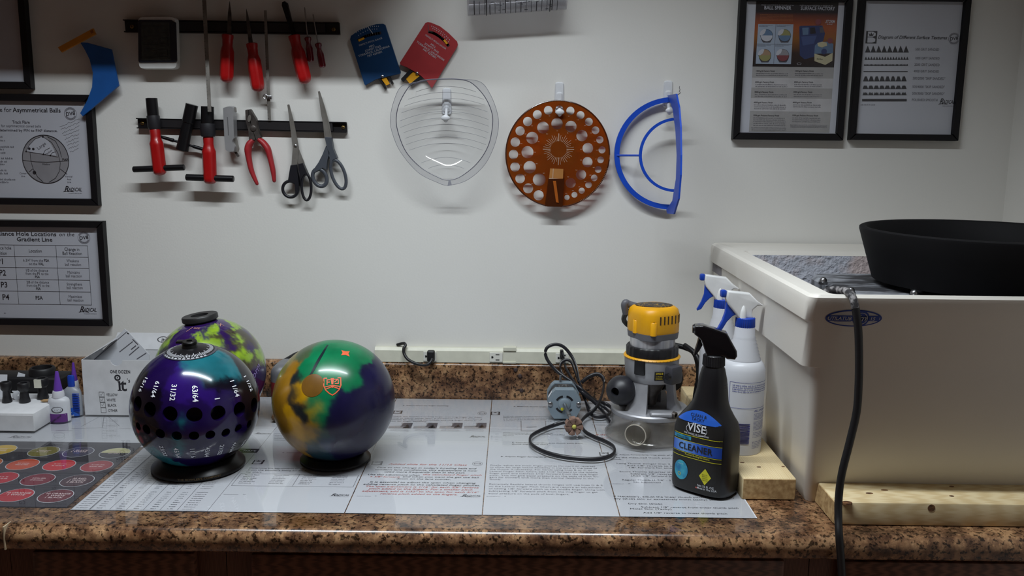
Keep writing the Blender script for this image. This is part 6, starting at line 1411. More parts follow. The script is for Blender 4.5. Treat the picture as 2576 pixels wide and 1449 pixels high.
for a in (-152, -98):
    a = R(a); p_ = 3.2; f = (abs(math.cos(a - .5)) ** p_ + abs(math.sin(a - .5)) ** p_) ** (-1 / p_); q = Vector((math.cos(a), math.sin(a), 0)) * (rc * f - .004)
    bo = MB().lathe(q + Vector((0, 0, rz(832))), q + Vector((0, 0, rz(800))), [(0, .007), (.95, .007), (1, .006)], 16).build('screw_boss', m_yel, t, True); MB().lathe(q + Vector((0, 0, rz(800.5))), q + Vector((0, 0, rz(798.6))), [(0, .0042), (1, .0042)], 12).build('screw', m_black, bo)
mb = MB(); loft(mb, [sq(rc * .88, rz(849)), sq(rc * .97, rz(846)), sq(rc * 1.0, rz(831))]); mb.build('collar', m_rg, t, True)
L_ = lambda ya, yb, prof, name, mat, seg=48, flute=None: MB().lathe((0, 0, rz(ya)), (0, 0, rz(yb)), prof, seg, flute=flute).build(name, mat, t, True)
L_(880, 846, [(0, .0437), (1, .0437)], 'motor_barrel', M('polished_alu', (216, 216, 220), 0.3, 0.55, noise=(12, (150, 150, 156), 0.5, 0.2), stretch=(6, 6, .2)))
L_(890, 866, [(0, .0505), (.1, .0515), (.85, .0515), (1, .048), (1, .0437)], 'clamp_ring', m_black, 72, (24, 0.05, 0.05, 0.9))
dr = L_(895.5, 890, [(0, .045), (0, .0545), (.4, .0555), (1, .0535), (1, .045)], 'depth_dial', m_yel)
for i in range(36):
    a = R(-170 + i * 4.6); MB().box(-.0003, .0003, -.0002, .0004, 0, .003).build('dial_mark', m_black, dr) if False else None
mb = MB()
for i in range(48):
    a = 2 * math.pi * i / 48; c_ = Vector((math.cos(a), math.sin(a), 0)); s_ = Vector((-math.sin(a), math.cos(a), 0)) * .0003; q = c_ * .0558 + Vector((0, 0, rz(894.5))); mb.add([q - s_, q + s_, q + s_ + Vector((0, 0, .0022)), q - s_ + Vector((0, 0, .0022))], [(0, 1, 2, 3)])
tag(mb.build('dial_mark', m_black, dr), kind='stuff')
L_(952, 895.5, [(0, .047), (.06, .0495), (.35, .0515), (.8, .053), (1, .0535)], 'sleeve', m_cast)
# legs of the casting, base flange
bz0, bz1 = rz(1034), rz(1021)
L_(1034, 1021, [(0, .030), (0, .0755), (.3, .0765), (.75, .0765), (1, .074), (1, .030)], 'base_plate', m_cast, 64)
for a0, w_ in ((-128, 44), (-15, 40), (70, 50), (160, 40)):
    mb = MB(); n = 8; vs = []
    for z, ri, ro in ((bz1 - .001, .036, .062), ((bz1 + rz(975)) / 2, .036, .052), (rz(975), .034, .049), (rz(951), .030, .0475)):
        for r_ in (ri, ro):
            for i in range(n + 1): a = R(a0 - w_ / 2 + w_ * i / n); vs.append((r_ * math.cos(a), r_ * math.sin(a), z))
    m_ = n + 1; fs = []
    for k_ in range(3):
        b_ = k_ * 2 * m_; u = b_ + 2 * m_
        for i in range(n): fs += [(b_ + m_ + i, b_ + m_ + i + 1, u + m_ + i + 1, u + m_ + i), (b_ + i + 1, b_ + i, u + i, u + i + 1)]
        fs += [(b_, b_ + m_, u + m_, u), (b_ + m_ - 1, u + m_ - 1, u + 2 * m_ - 1, b_ + 2 * m_ - 1)]
    mb.add(vs, fs); mb.build('casting_leg', m_cast, t, True)
L_(1015, 950, [(0, .012), (.3, .014), (.5, .02), (1, .034)], 'spindle', m_dsteel)
a = R(-100); q = Vector((.020, -.055, 0)); MB().rbox(-.010, .034, -.0745, -.056, bz1 - .001, bz1 + .008, .004, 3).build('guide_boss', m_cast, t, True)
MB().lathe((.034, -.068, bz1 + .0035), (.0385, -.072, bz1 + .0035), [(0, .0075), (1, .0065), (1, .004), (.4, .004)], 18).build('guide_hole', m_dsteel, t, True)
# side knob
kc = W(1562, 982, .285); kc = kc - Vector(t.location)
MB().lathe(kc + Vector((.050, .012, 0)), kc + Vector((.012, .004, 0)), [(0, .016), (.5, .0185), (1, .021)], 28).build('knob_boss', m_cast, t, True)
dk = Vector((-.55, -.80, .1)).normalized()
kb = MB().lathe(kc - dk * .027, kc + dk * .025, [(0, .014), (.06, .021), (.25, .0275), (.5, .0295), (.72, .027), (.88, .0205), (.97, .012), (1.0, .0085), (.97, .0078), (.7, .0075)], 40).build('side_knob', M('knob_black', (30, 30, 36), 0.45), t, True)
MB().lathe(kc + dk * .010, kc + dk * .0125, [(0, .0076), (1, .0076)], 20).build('knob_hole', M('bore_dark'), kb)
kc2 = Vector((.048, .070, kc.z)); MB().lathe(kc2 - Vector((.026, .038, 0)), kc2 + Vector((.017, .025, 0)), [(0, .015), (.4, .02), (.45, .022), (.65, .0295), (.85, .024), (1, .008)], 32).build('side_knob', M('knob_black'), t, True)
def patch(px0, px1, py0, py1, r_, th, name, mat, rr=0.003):
    # block fixed on the sleeve, at the pixel box
    c0 = W((px0 + px1) / 2, (py0 + py1) / 2, -RY + r_ * .8) - Vector(t.location); w_ = (px1 - px0) * pxm / 2; h_ = (py1 - py0) * pxm / 2 * 1.03
    a_ = math.atan2(c0.x, r_) ; o_ = MB().rbox(-w_, w_, -th, .006, -h_, h_, rr, 2).build(name, mat, t, True); o_.location = Vector((r_ * math.sin(a_), -r_ * math.cos(a_), c0.z)); o_.rotation_euler = (0, 0, a_); return o_
patch(1587, 1616, 905, 943, .0515, .004, 'lock_slide', m_black)
lb = patch(1645, 1668, 933, 954, .0532, .0008, 'model_label', M('label_black', (24, 22, 20), 0.5), .0003)
k = INK(lambda x, y: (x, -.0010, y)); k.text('DW618', 0, .0035, .0038, 'c', 1, width=.014)
for i in range(3): k.scribble(-.007, .006, -.001 - i * .0028, .0016, PR, 0)
k.build('label_print', M('label_yellow', (206, 180, 40), 0.5), lb)
cl = patch(1677, 1717, 918, 963, .050, .018, 'clamp_lever', M('lever_grey', (60, 60, 66), 0.5), .005); MB().lathe((-.018, -.012, 0), (-.0235, -.012, 0), [(0, .007), (1, .006)], 14).build('clamp_nut', m_black, cl, True)
q = W(1611, 925, .3) - Vector(t.location)
# strain relief and cord
P = smooth_path([Vector((-.030, .012, rz(775))), Vector((-.048, .010, rz(768))), Vector((-.054, .008, rz(764))), Vector((-.056, .008, rz(772))), Vector((-.052, .012, rz(792)))], 5); MB().tube(P, [.007] * len(P), 12).build('strain_relief', m_rg, t, True)
P = smooth_path([Vector((-.052, .012, rz(790))), Vector((-.045, .06, rz(830))), Vector((.02, .085, rz(880))), Vector((.075, .065, rz(892))), Vector((.094, .045, rz(905))), Vector((.100, .03, rz(950))), Vector((.096, .03, rz(1000))), Vector((.097, .05, .030)), Vector((.098, .09, .006)), Vector((.09, .13, .005))], 6); MB().tube(P, .0052, 10).build('cord', M('black_rubber'), t, True)
P = smooth_path([Vector((.075, .06, rz(885))), Vector((.092, .035, rz(900))), Vector((.103, .02, rz(935))), Vector((.104, .02, rz(985))), Vector((.100, .03, .03)), Vector((.098, .06, .006))], 6); MB().tube(P, .0052, 10).build('cord', M('black_rubber'), t, True)
# clear dust skirt
m_sk = CLEAR('dust_skirt', (0.955, 0.95, 0.945), 1.5, 0.12, 0.13, (190, 186, 182)); sk = rz(1036)
L_(1140, 1036, [(0, .0)] if False else [(0.0, .0835), (.04, .0865), (.12, .0865), (.22, .079), (.6, .0755), (1, .0755)], 'dust_skirt', m_sk, 64) if False else MB().lathe((0, 0, .0006), (0, 0, sk), [(0, .0855), (.03, .0875), (.10, .0875), (.22, .080), (.5, .0765), (1, .0755), (1, .073), (.5, .074), (.22, .0775), (.1, .0845), (.0, .083)], 64).build('dust_skirt', m_sk, t, True)
pc_ = W(1600, 1092, .35) - Vector(t.location); dd = Vector((pc_.x, pc_.y, 0)).normalized(); b0 = dd * .070 + Vector((0, 0, .030))
MB().lathe(b0, b0 + dd * .030, [(0, .0225), (1, .0215), (1, .0185), (0, .0195)], 36).build('dust_port', CLEAR('dust_port', (0.92, 0.91, 0.88), 1.5, 0.1, 0.22, (176, 170, 160)), t, True)
MB().tube([b0 + dd * .030 + (Vector((0, 0, 1)).cross(dd) * math.cos(i * math.pi / 14) + Vector((0, 0, 1)) * math.sin(i * math.pi / 14)) * .020 for i in range(28)], .0012, 6, closed=True).build('port_rim', M('port_pale', (178, 170, 156), 0.4), t, True)
# ================================================================== SPRAY BOTTLES
def selip(hw, hd, z, p=2.6, n=40, ox=0.0, oy=0.0):
    out = []
    for i in range(n):
        a = 2 * math.pi * i / n; c_, s_ = math.cos(a), math.sin(a)
        out.append((ox + hw * math.copysign(abs(c_) ** (2 / p), c_), oy + hd * math.copysign(abs(s_) ** (2 / p), s_), z))
    return out
def extr(pts, hw, xf, bev=0.0): # side outline (x, z) given thickness +-hw
    mb = MB(); mb.prism(pts, -hw, hw); bm = bmesh.new()
    vs = [bm.verts.new((v[0], v[2], v[1])) for v in mb.v]
    for f in mb.f:
        try: bm.faces.new([vs[i] for i in f])
        except ValueError: pass
    bmesh.ops.recalc_face_normals(bm, faces=bm.faces[:])
    bmesh.ops.dissolve_limit(bm, angle_limit=0.02, verts=bm.verts[:], edges=bm.edges[:])
    if bev: bmesh.ops.bevel(bm, geom=[e for e in bm.edges if abs((e.verts[0].co - e.verts[1].co).y) < 1e-6], offset=bev, segments=3, profile=0.6, affect='EDGES', clamp_overlap=True)
    r = MB(); r.bm(bm); return r
# ---- black cleaner bottle
bp = T(1771, 1226, SURF); YAW = R(-40)
t = thing('spray_bottle', 'black spray bottle of bowling ball cleaner with a blue label', 'spray bottle', (bp.x, bp.y, ZC + SURF), (0, 0, YAW))
BZ = lambda py: W(1771, py, -bp.y).z - ZC - SURF
m_bot = M('bottle_black', (20, 19, 22), 0.38)
hgt = [(1241, .049, .033), (1223, .0525, .0355), (1214, .0535, .0365), (1120, .054, .0365), (1075, .0525, .036), (1055, .0485, .0345), (1040, .043, .032), (1022, .034, .028), (1005, .0285, .025), (975, .0245, .023), (950, .0225, .0205), (925, .0185, .0175), (916, .0155, .0155), (912, .0145, .0145)]
OX = lambda py: 0.006 * max(0, min(1, (1060 - py) / 80.0))
mb = MB(); loft(mb, [selip(w_, d_, BZ(py) if py < 1241 else 0.0006, 3.2 if py > 1050 else 2.4, 44, OX(py), 0) for py, w_, d_ in hgt]); mb.build('bottle', m_bot, t, True, 60)
for i in range(6):
    py = 962 + i * 8.5; MB().tube([(.0145 + OX(py), -.0165, BZ(py)), (.0205 + OX(py), -.0105, BZ(py)), (.0232 + OX(py), 0, BZ(py) + .0004), (.0205 + OX(py), .0105, BZ(py)), (.0145 + OX(py), .0165, BZ(py))], .0014, 8).build('grip_rib', m_bot, t, True)
zc0, zc1 = BZ(916), BZ(889)
MB().lathe((.006, 0, zc0), (.006, 0, zc1), [(0, .0185), (.9, .0178), (1, .015)], 60, flute=(30, 0.05, 0.0, 0.9)).build('collar', m_black, t, True)
hd_yaw = R(-8) - YAW
hz0 = zc1
# head outline in a plane turned towards the left: x along the spray direction (negative = nozzle)
sc_ = 1 / 1500.0
zb_ = lambda a, b: ((a - 283) / 2.413 * sc_ * 1.04, (505 - b) / 2.413 * sc_ * 1.06)
HP = [zb_(*q) for q in ((236, 505), (228, 480), (205, 420), (190, 405), (163, 385), (165, 338), (215, 335), (345, 372), (404, 470), (408, 500), (396, 520), (352, 518), (335, 505))]
hp = extr(HP, .0125, None, .003); ho = hp.build('trigger_head', M('gloss_black', (16, 15, 18), 0.16, coat=0.5), t, True, 45); ho.location = (.006, 0, hz0 - .001); ho.rotation_euler = (0, 0, hd_yaw)
TP = [zb_(*q) for q in ((205, 425), (190, 412), (182, 450), (166, 508), (176, 512), (198, 480), (214, 448))]
tr_ = extr(TP, .0075, None, .0012).build('trigger', m_black, t, True, 45); tr_.location = ho.location; tr_.rotation_euler = ho.rotation_euler
nz = MB().lathe((HP[4][0] + .001, 0, (HP[4][1] + HP[5][1]) / 2), (HP[4][0] - .0025, 0, (HP[4][1] + HP[5][1]) / 2), [(0, .008), (1, .0065), (1, .002)], 20).build('nozzle', m_black, ho, True)
# label on the front, laid on the bottle's curve
def face(z):
    for (pa, wa, da), (pb, wb, db) in zip(hgt[:-1], hgt[1:]):
        za, zb2 = BZ(pa), BZ(pb)
        if za <= z <= zb2 and zb2 > za: f = (z - za) / (zb2 - za); return wa + (wb - wa) * f, da + (db - da) * f, 3.2 if pa > 1055 else 2.8
    return .052, .036, 3.2
def lab(lift):
    def fn(x, z):
        hw, hd, p = face(z); u = max(-.98, min(.98, x / hw)); return (x, -(hd * (1 - abs(u) ** p) ** (1 / p)) - lift, z)
    return fn
def grid(fn, x0, x1, z0, z1, nx=20, nz=10, mi=0, mask=None):
    mb = MB(); vs = [fn(x0 + (x1 - x0) * i / nx, z0 + (z1 - z0) * j / nz) for j in range(nz + 1) for i in range(nx + 1)]
    fs = [(j * (nx + 1) + i, j * (nx + 1) + i + 1, (j + 1) * (nx + 1) + i + 1, (j + 1) * (nx + 1) + i) for j in range(nz) for i in range(nx)]
    return mb.add(vs, fs, mi)
w_l = .0440; zA, zB_ = BZ(1237) + .004, BZ(1062)
def arch(fn, n=20, steps=14, y0=None, y1=None):
    mb = MB(); vs = []; fs = []
    for j in range(steps + 1):
        for i in range(n + 1):
            x = -w_l + 2 * w_l * i / n; top = y1 - (y1 - y0) * (x / w_l) ** 2 * 0.98; vs.append(fn(x * .93, y0 + (top - y0) * j / steps))
    for j in range(steps):
        for i in range(n): fs.append((j * (n + 1) + i, j * (n + 1) + i + 1, (j + 1) * (n + 1) + i + 1, (j + 1) * (n + 1) + i))
    return mb.add(vs, fs)
m_lblk = M('label_black', (24, 22, 20)); m_lblu = M('label_blue', (40, 92, 188), 0.35); m_ly = M('label_yellow2', (206, 200, 40), 0.4); m_lw = M('label_white', (214, 216, 222), 0.4); m_lt = M('label_teal', (28, 110, 160), 0.35, noise=(60, (60, 170, 190), 0.5, 0.3))
zh = lambda py: BZ(py - 11)
grid(lab(.0006), -w_l, w_l, zh(1232), zh(1066), 24, 14).build('label_panel', m_lblk, t, True)
arch(lab(.0010), y0=zh(1064), y1=zh(1034)).build('label_crown', m_lblu, t, True)
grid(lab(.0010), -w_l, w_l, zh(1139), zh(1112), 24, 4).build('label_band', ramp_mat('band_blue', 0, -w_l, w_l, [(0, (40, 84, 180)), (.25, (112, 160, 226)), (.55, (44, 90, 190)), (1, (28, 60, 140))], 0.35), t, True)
grid(lab(.0010), -w_l, -.009, zh(1108), zh(1099), 12, 2).build('label_tab', m_lt, t, True)
for za_, zb2 in ((1110.8, 1111.8), (1140, 1141), (1150, 1151.4), (1096, 1096.8)): grid(lab(.0012), -w_l, w_l, zh(zb2), zh(za_), 24, 1).build('label_rule', m_ly, t, True)
K = INK(lab(.0014))
for i in range(6): K.ring(-.0255, zh(1186), .0135 * i / 6 + .00001, .0135 * (i + 1) / 6, 28, 0, 1.25)
K.build('label_globe', m_lt, t)
K = INK(lab(.0014)); K.poly([(.0195, zh(1168)), (.0300, zh(1188)), (.0195, zh(1208)), (.0090, zh(1188))][::-1], 0); K.build('label_diamond', m_ly, t)
K = INK(lab(.0017)); K.text('CLEANER', -.001, zh(1132.5), .0105, 'c', 1, width=.062, mi=1); K.text('CLEAN &', 0, zh(1049), .005, 'c', 0, mi=1); K.text('TACKY', 0, zh(1058), .005, 'c', 0, mi=1)
K.text('VISE', 0, zh(1084), .0125, 'c', 1, width=.034); K.ring(0, zh(1079), .0185, .0192, 26, 0, 0.55)
for dx in (-.006, -.003): K.poly(ell(dx, zh(1084) + .0135, .0009, .0009, 8), 0)
K.text('THE CHOICE OF CHAMPIONS', 0, zh(1092.5), .0026, 'c', 1, width=.045); K.text('BOWLING BALL', -.025, zh(1106.5), .0033, 'c', 1, width=.026, mi=1); K.text('Premium Bowling Ball Cleaner', .004, zh(1146), .003, 'c', 0, width=.045, mi=2)
K.text('Net 32 Fl. OZ', .021, zh(1214), .0034, 'c', 1); K.text('Made in The USA', .023, zh(1220), .0032, 'c', 1); K.rect(.0035, zh(1220), .0085, zh(1217), 3)
for i in range(4): K.scribble(.0145, .0245, zh(1184 + i * 4.5), .0016, PR, 1)
K.scribble(-.030, -.021, zh(1172), .0018, PR, 0); K.ring(-.028, zh(1196), .0022, .003, 14, 2)
for i in range(2): K.scribble(-.040, .040, zh(1097.5 + 0 * i), .0014, PR, 2)
K.build('label_print', [m_lw, m_lblk, m_ly, m_red], t)
# ---- white spray bottles on the pine board
m_hd = M('hdpe_white', (216, 219, 228), 0.4, sss=0.0, trans=0.0); m_bc = M('cap_blue', (22, 64, 170), 0.4); m_tw = M('trigger_white', (226, 226, 226), 0.38)
BTOP = 0.038
wp = T(1873, 1128, BTOP)
WZ = lambda py: W(1873, py, -wp.y).z - ZC - BTOP
zw = lambda b: 680 + b / 2.413
m_tr = bpy.data.materials.new('milky_plastic'); m_tr.use_nodes = True; MATS['milky'] = m_tr
nt = m_tr.node_tree; b_ = nt.nodes['Principled BSDF']; b_.inputs['Base Color'].default_value = C(230, 231, 235); b_.inputs['Roughness'].default_value = 0.35
tl = nt.nodes.new('ShaderNodeBsdfTranslucent'); tl.inputs[0].default_value = C(224, 226, 232); mx = nt.nodes.new('ShaderNodeMixShader'); mx.inputs[0].default_value = 0.35
nt.links.new(b_.outputs[0], mx.inputs[1]); nt.links.new(tl.outputs[0], mx.inputs[2]); nt.links.new(mx.outputs[0], nt.nodes['Material Output'].inputs[0])
pw = 1 / (2.413 * 1395.0)
def white_bottle(label, loc, yaw, printed):
    t = thing('spray_bottle', label, 'spray bottle', loc, (0, 0, yaw), 'white spray bottles on the pine board')
    H = lambda b: max(0.0006, WZ(zw(b)))
    prof = [(1108, 120), (1104, 128), (1090, 132), (1000, 133), (640, 134), (590, 132), (560, 122), (540, 106)]
    rib = []
    for i in range(14): b = 538 - i * 10.2; rib.append((b, 100 - i * 2.9 + (4.5 if i % 2 else 0)))
    prof += rib + [(394, 61), (345, 59), (340, 57)]
    zt = H(340); z0_ = 0.0006
    mb = MB(); mb.lathe((0, 0, z0_), (0, 0, zt), [((H(b) - z0_) / (zt - z0_) if b < 1108 else 0, r * pw) for b, r in prof], 48); mb.build('bottle', m_tr, t, True, 60)
    MB().lathe((0, 0, H(342)), (0, 0, H(283)), [(0, 57 * pw), (.05, 59 * pw), (.92, 57 * pw), (1, 50 * pw)], 60, flute=(30, 0.06, 0.0, 0.92)).build('collar', m_bc, t, True)
    zh0 = H(283); q = lambda a, b: ((a - 513) * pw, (283 - b) * pw * 1.03)
    Hd = [q(*p) for p in ((462, 285), (450, 262), (425, 235), (395, 200), (385, 165), (388, 124), (525, 138), (570, 180), (612, 210), (575, 212), (548, 235), (545, 262), (563, 285))]
    ho = extr(Hd, 27 * pw, None, .004).build('trigger_head', m_tw, t, True, 50); ho.location = (0, 0, zh0 - .001)
    MB().lathe((q(490, 283)[0], -22 * pw, -.001), (q(490, 200)[0], -24 * pw, 80 * pw), [(0, 20 * pw), (.5, 18 * pw), (.85, 10 * pw), (1, 2 * pw)], 18).build('head_gusset', m_tw, ho, True)
    z_n = q(0, 143)[1]; MB().rbox(q(355, 0)[0], q(390, 0)[0], -20 * pw, 20 * pw, z_n - 22 * pw, z_n + 22 * pw, .003, 2).build('nozzle', m_bc, ho, True)
    Tg = [q(*p) for p in ((390, 190), (452, 262), (428, 275), (400, 305), (375, 348), (350, 360), (345, 352), (372, 300), (388, 250))]
    extr(Tg, 14 * pw, None, .0015).build('trigger', m_bc, ho, True, 50)
    if printed:
        def fn(u, z): a = u / (134 * pw) ; r = 134 * pw + .0005; return (r * math.sin(a), -r * math.cos(a), z)
        K = INK(fn); X = lambda a: math.asin(max(-.98, min(.98, (a - 520) / 134.0))) * 134 * pw
        zt_, zb_2 = H(648), H(800)
        K.line([(X(420), zt_), (X(420), zb_2)], .0006); 
        for z in (zt_, zb_2):
            n = 14; K.line([(X(420) + (X(650) - X(420)) * i / n, z) for i in range(n + 1)], .0006)
        for i in range(4):
            K.scribble(X(432), X(648), H(664 + i * 12) - .0016, .0024, PR, 0)
        K.text('ALL-PURPOSE', X(560), H(822), .0036, 'l', 1, width=X(648) - X(560))
        for i in range(5): K.scribble(X(560), X(648), H(834 + i * 8) - .001, .0016, PR, 0)
        for i in range(7): K.scribble(X(560), X(646), H(880 + i * 8) - .001, .0016, PR, 0)
        for i in range(4): K.scribble(X(560), X(630), H(945 + i * 9) - .001, .0016, PR, 0)
        for i in range(5): K.scribble(X(558), X(640 - i * 8), H(1000 + i * 9) - .001, .0016, PR, 0)
        rb = random.Random(8); y = H(1010)
        while y < H(888): h_ = rb.choice((.0008, .0014, .0022)); n = 6; K.poly([(X(450) + (X(538) - X(450)) * i / n, y) for i in range(n + 1)] + [(X(450) + (X(538) - X(450)) * i / n, y + h_) for i in range(n, -1, -1)]); y += h_ + rb.choice((.0006, .001))
        tag(K.build('label_print', M('print_blue', (44, 50, 140), 0.5), t), kind='stuff')
    return t
white_bottle('white spray bottle with blue trigger and printed side, nearer of two', (wp.x - .012, wp.y, ZC + BTOP), R(4), True)
zz = W(1873, zw(310), -wp.y).z; d = ray(1826, 762); b2 = CAM + d * ((zz - CAM.z) / d.z)
white_bottle('white spray bottle with blue trigger standing farther back by the wall', (b2.x - .006, b2.y, ZC + BTOP), R(-6), False)
# ================================================================== BOXES AND GLUE AT THE LEFT
z3 = lambda a, b: (a / 4.14, 760 + b / 4.14)
m_card = M('white_card', (214, 214, 216), 0.75); m_fold = M('card_edge', (150, 146, 140), 0.8)
A = T(214.5, 1044, SURF); bx = A.x; by = A.y; bh = W(202, 905, -by).z - ZC - SURF; bw, bd = .168, .095
t = thing('carton', 'white carton printed ONE DOZEN with a folded leaflet sticking out', 'carton', (bx + bw / 2, by + bd / 2, ZC + SURF))
h, hx, hy, tk = bh, bw / 2, bd / 2, .0012
nx = -hx + (1215 - 860) / 4.14 / 1190.0; nr = .0125
fp = [(-hx, .0004), (hx, .0004), (hx, h)] + [(nx + nr * math.cos(R(a)), h - nr * .95 * math.sin(R(a))) for a in range(0, 181, 15)] + [(-hx, h)]
MB().prism(fp, 0, tk, xf=lambda p: (p.x, -hy + p.z, p.y)).build('front_panel', m_card, t)
for a, b, c_, d_, n_, hh in ((-hx, -hx + tk, -hy + tk, hy, 'side_panel', h), (hx - tk, hx, -hy + tk, hy, 'side_panel', h), (-hx + tk, hx - tk, hy - tk, hy, 'back_panel', h)): MB().box(a, b, c_, d_, .0004, hh).build(n_, m_card, t)
MB().box(-hx + tk, hx - tk, -hy + tk, hy - tk, .0004, .0016).build('bottom_panel', m_card, t)
def quad_plate(pts, n, mat, name, th=.0008):
    P = [Vector(p) for p in pts]; nn = (P[1] - P[0]).cross(P[2] - P[0]).normalized() * th; m_ = len(P)
    mb = MB(); mb.add([p for p in P] + [p + nn for p in P], [tuple(range(m_))[::-1], tuple(range(m_, 2 * m_))] + [(i, (i + 1) % m_, (i + 1) % m_ + m_, i + m_) for i in range(m_)]); return mb.build(name, mat, n)
quad_plate([(-hx, -hy + .004, h), (-hx, hy - .004, h), (-hx + .052, hy - .006, h + .040), (-hx + .058, -hy + .03, h + .036)], t, m_card, 'side_flap')
quad_plate([(-hx + .02, hy - tk, h), (hx, hy - tk, h), (hx, hy + .012, h + .034), (-hx + .03, hy + .012, h + .034)], t, m_card, 'back_flap')
K = INK(lambda x, y: (x, hy + .0045 + y * .012 / .034 - .0042, h + y - .0006)); K.fn = lambda x, y: (x, hy - tk + .0132 * (y / .034) - .0012, h + y); K.ring(.046, .021, .0105, .0125, 26, 0, .5); K.text('it', .046, .0165, .0085, 'c', 1); K.build('flap_print', m_ink, t)
K = INK(lambda x, y: (x, -hy - .0004, y)); px_ = lambda a: -hx + (a - 850) / 4.14 / 1190.0 * 1.0; pz_ = lambda b: h - (b - 600) / 575.0 * h
K.text('ONE DOZEN', px_(1238), pz_(733), .0062, 'c', 1, width=.042); K.text('t', px_(1262), pz_(915), .026, 'c', 1); K.text("'s", px_(1318), pz_(828), .0085, 'c', 0)
K.rect(px_(1212), pz_(908), px_(1232), pz_(818)); K.rect(px_(1200), pz_(915), px_(1244), pz_(906)); K.rect(px_(1204), pz_(826), px_(1232), pz_(818)); K.ring(px_(1206), pz_(780), .0035, .0066, 24); K.ring(px_(1206), pz_(780), .0, .0014, 12)
for i, st in enumerate(('YELLOW', 'WHITE', 'BLACK', 'OTHER')):
    y = pz_(972 + i * 55); K.text(st, px_(1080 + i * 3), y, .0056, 'l', 0, width=(.0235, .018, .0185, .0195)[i]); K.line([(px_(1008 + i * 3), y - .002), (px_(1058 + i * 3), y - .002), (px_(1058 + i * 3), y + .0085), (px_(1008 + i * 3), y + .0085)], .0006, 0, True)
    if i < 3: K.line([(px_(1018 + i * 3), y + .004), (px_(1028 + i * 3), y + .001), (px_(1045 + i * 3), y + .007)], .0004)
K.build('carton_print', m_ink, t)
lf = thing('leaflet', 'folded printed leaflet standing in the white carton', 'leaflet', (bx + bw / 2, by + bd * .45, ZC + SURF + .0018))
o_ = Vector(lf.location); Lq = [W(*z3(*q), -(by + bd * .45)) - o_ for q in ((975, 600), (1300, 277), (1330, 300), (1560, 545), (1500, 660), (1000, 660))]; Lq = [Vector((p.x, i_ * .0, p.z)) for i_, p in enumerate(Lq)]
low = [Vector((Lq[4].x, 0, .002)), Vector((Lq[5].x, 0, .002))]
quad_plate([Lq[0], Lq[5], low[1], low[0], Lq[4], Lq[3], Lq[2], Lq[1]][::-1] if False else [Lq[0], low[1], low[0], Lq[3], Lq[2], Lq[1]], lf, m_paper, 'folded_sheet', .0012)
K = INK(lambda x, y: (x, -.0016, y)); pt = lambda a, b: ((W(*z3(a, b), -(by + bd * .45)) - o_).x, (W(*z3(a, b), -(by + bd * .45)) - o_).z)
K.line([pt(985, 597), pt(1325, 306)], .0012)
for (a, b, c_, d_) in ((1250, 515, 1390, 405), (1370, 490, 1420, 450), (1350, 550, 1455, 460), (1430, 590, 1530, 525), (1385, 385, 1440, 440), (1330, 320, 1345, 330)):
    p, q_ = pt(a, b), pt(c_, d_); n = 8
    for i in range(n): f0, f1 = i / n, (i + .65) / n; K.line([(p[0] + (q_[0] - p[0]) * f0, p[1] + (q_[1] - p[1]) * f0), (p[0] + (q_[0] - p[0]) * f1, p[1] + (q_[1] - p[1]) * f1)], .0018)
K.build('leaflet_print', m_grey, lf)
# ---- flat white box with black slugs
B = T(88, 1086, SURF); sx, sy = B.x, B.y; sh = .037; sd = .135; sw = .24
t = thing('flat_box', 'flat white cardboard box at the left edge carrying black slugs', 'box', (sx - sw / 2, sy + sd / 2, ZC + SURF))
MB().rbox(-sw / 2, sw / 2, -sd / 2, sd / 2, .0004, sh, .0015, 2).build('carton', m_card, t, True)
MB().box(-sw / 2 + .004, sw / 2 - .001, -sd / 2 - .0009, -sd / 2 + .0005, .0016, sh - .004).build('front_flap', m_card, t); MB().box(-sw / 2, sw / 2, -sd / 2 - .0004, -sd / 2 + .0004, .0006, .0016).build('flap_gap', m_fold, t)
top = ZC + SURF + sh
m_slug = M('slug_black', (26, 25, 28), 0.45)
for lb, px, py0, py1, wd in (('leftmost', 18.5, 958, 1015, 25), ('second from the left', 63, 960, 1015, 28), ('rightmost', 108.5, 948, 1006, 30)):
    c = T(px, py1 - 3, SURF + sh); hgt_ = W(px, py0 + 3, -c.y).z - top; k_ = 1 / 1200.0
    s_ = thing('thumb_slug', 'black waisted thumb slug on the flat white box, %s' % lb, 'thumb slug', (c.x, c.y, top + .0003), group='black thumb slugs on the flat box')
    MB().lathe((0, 0, 0), (0, 0, hgt_), [(0, wd * .43 * k_), (.05, wd * .46 * k_), (.3, wd * .36 * k_), (.55, wd * .33 * k_), (.6, wd * .40 * k_), (.68, wd * .5 * k_), (.97, wd * .5 * k_), (1, wd * .46 * k_), (1, wd * .3 * k_), (.8, wd * .28 * k_)], 28).build('slug', m_slug, s_, True)
    if lb == 'rightmost': MB().box(-.009, .005, -wd * .5 * k_ - .0012, -wd * .5 * k_ + .002, hgt_ * .60, hgt_ * .99).build('tape_tag', M('tag_cream', (222, 220, 204), 0.7), s_)
c = T(44, 990, SURF + sh + .001)
cd_ = thing('business_card', 'white card leaning between the black slugs', 'card', (c.x, c.y + .012, top + .0003)); quad_plate([(-.018, 0, 0), (.004, 0, 0), (.006, .012, .036), (-.008, .012, .040)], cd_, m_paper, 'card')
c = T(4, 1000, SURF + sh + .001); cd_ = thing('business_card', 'white card leaning at the left edge behind the first slug', 'card', (c.x, c.y + .004, top + .0003)); quad_plate([(-.03, 0, 0), (.008, 0, 0), (.008, .010, .046), (-.03, .010, .046)], cd_, m_paper, 'card')
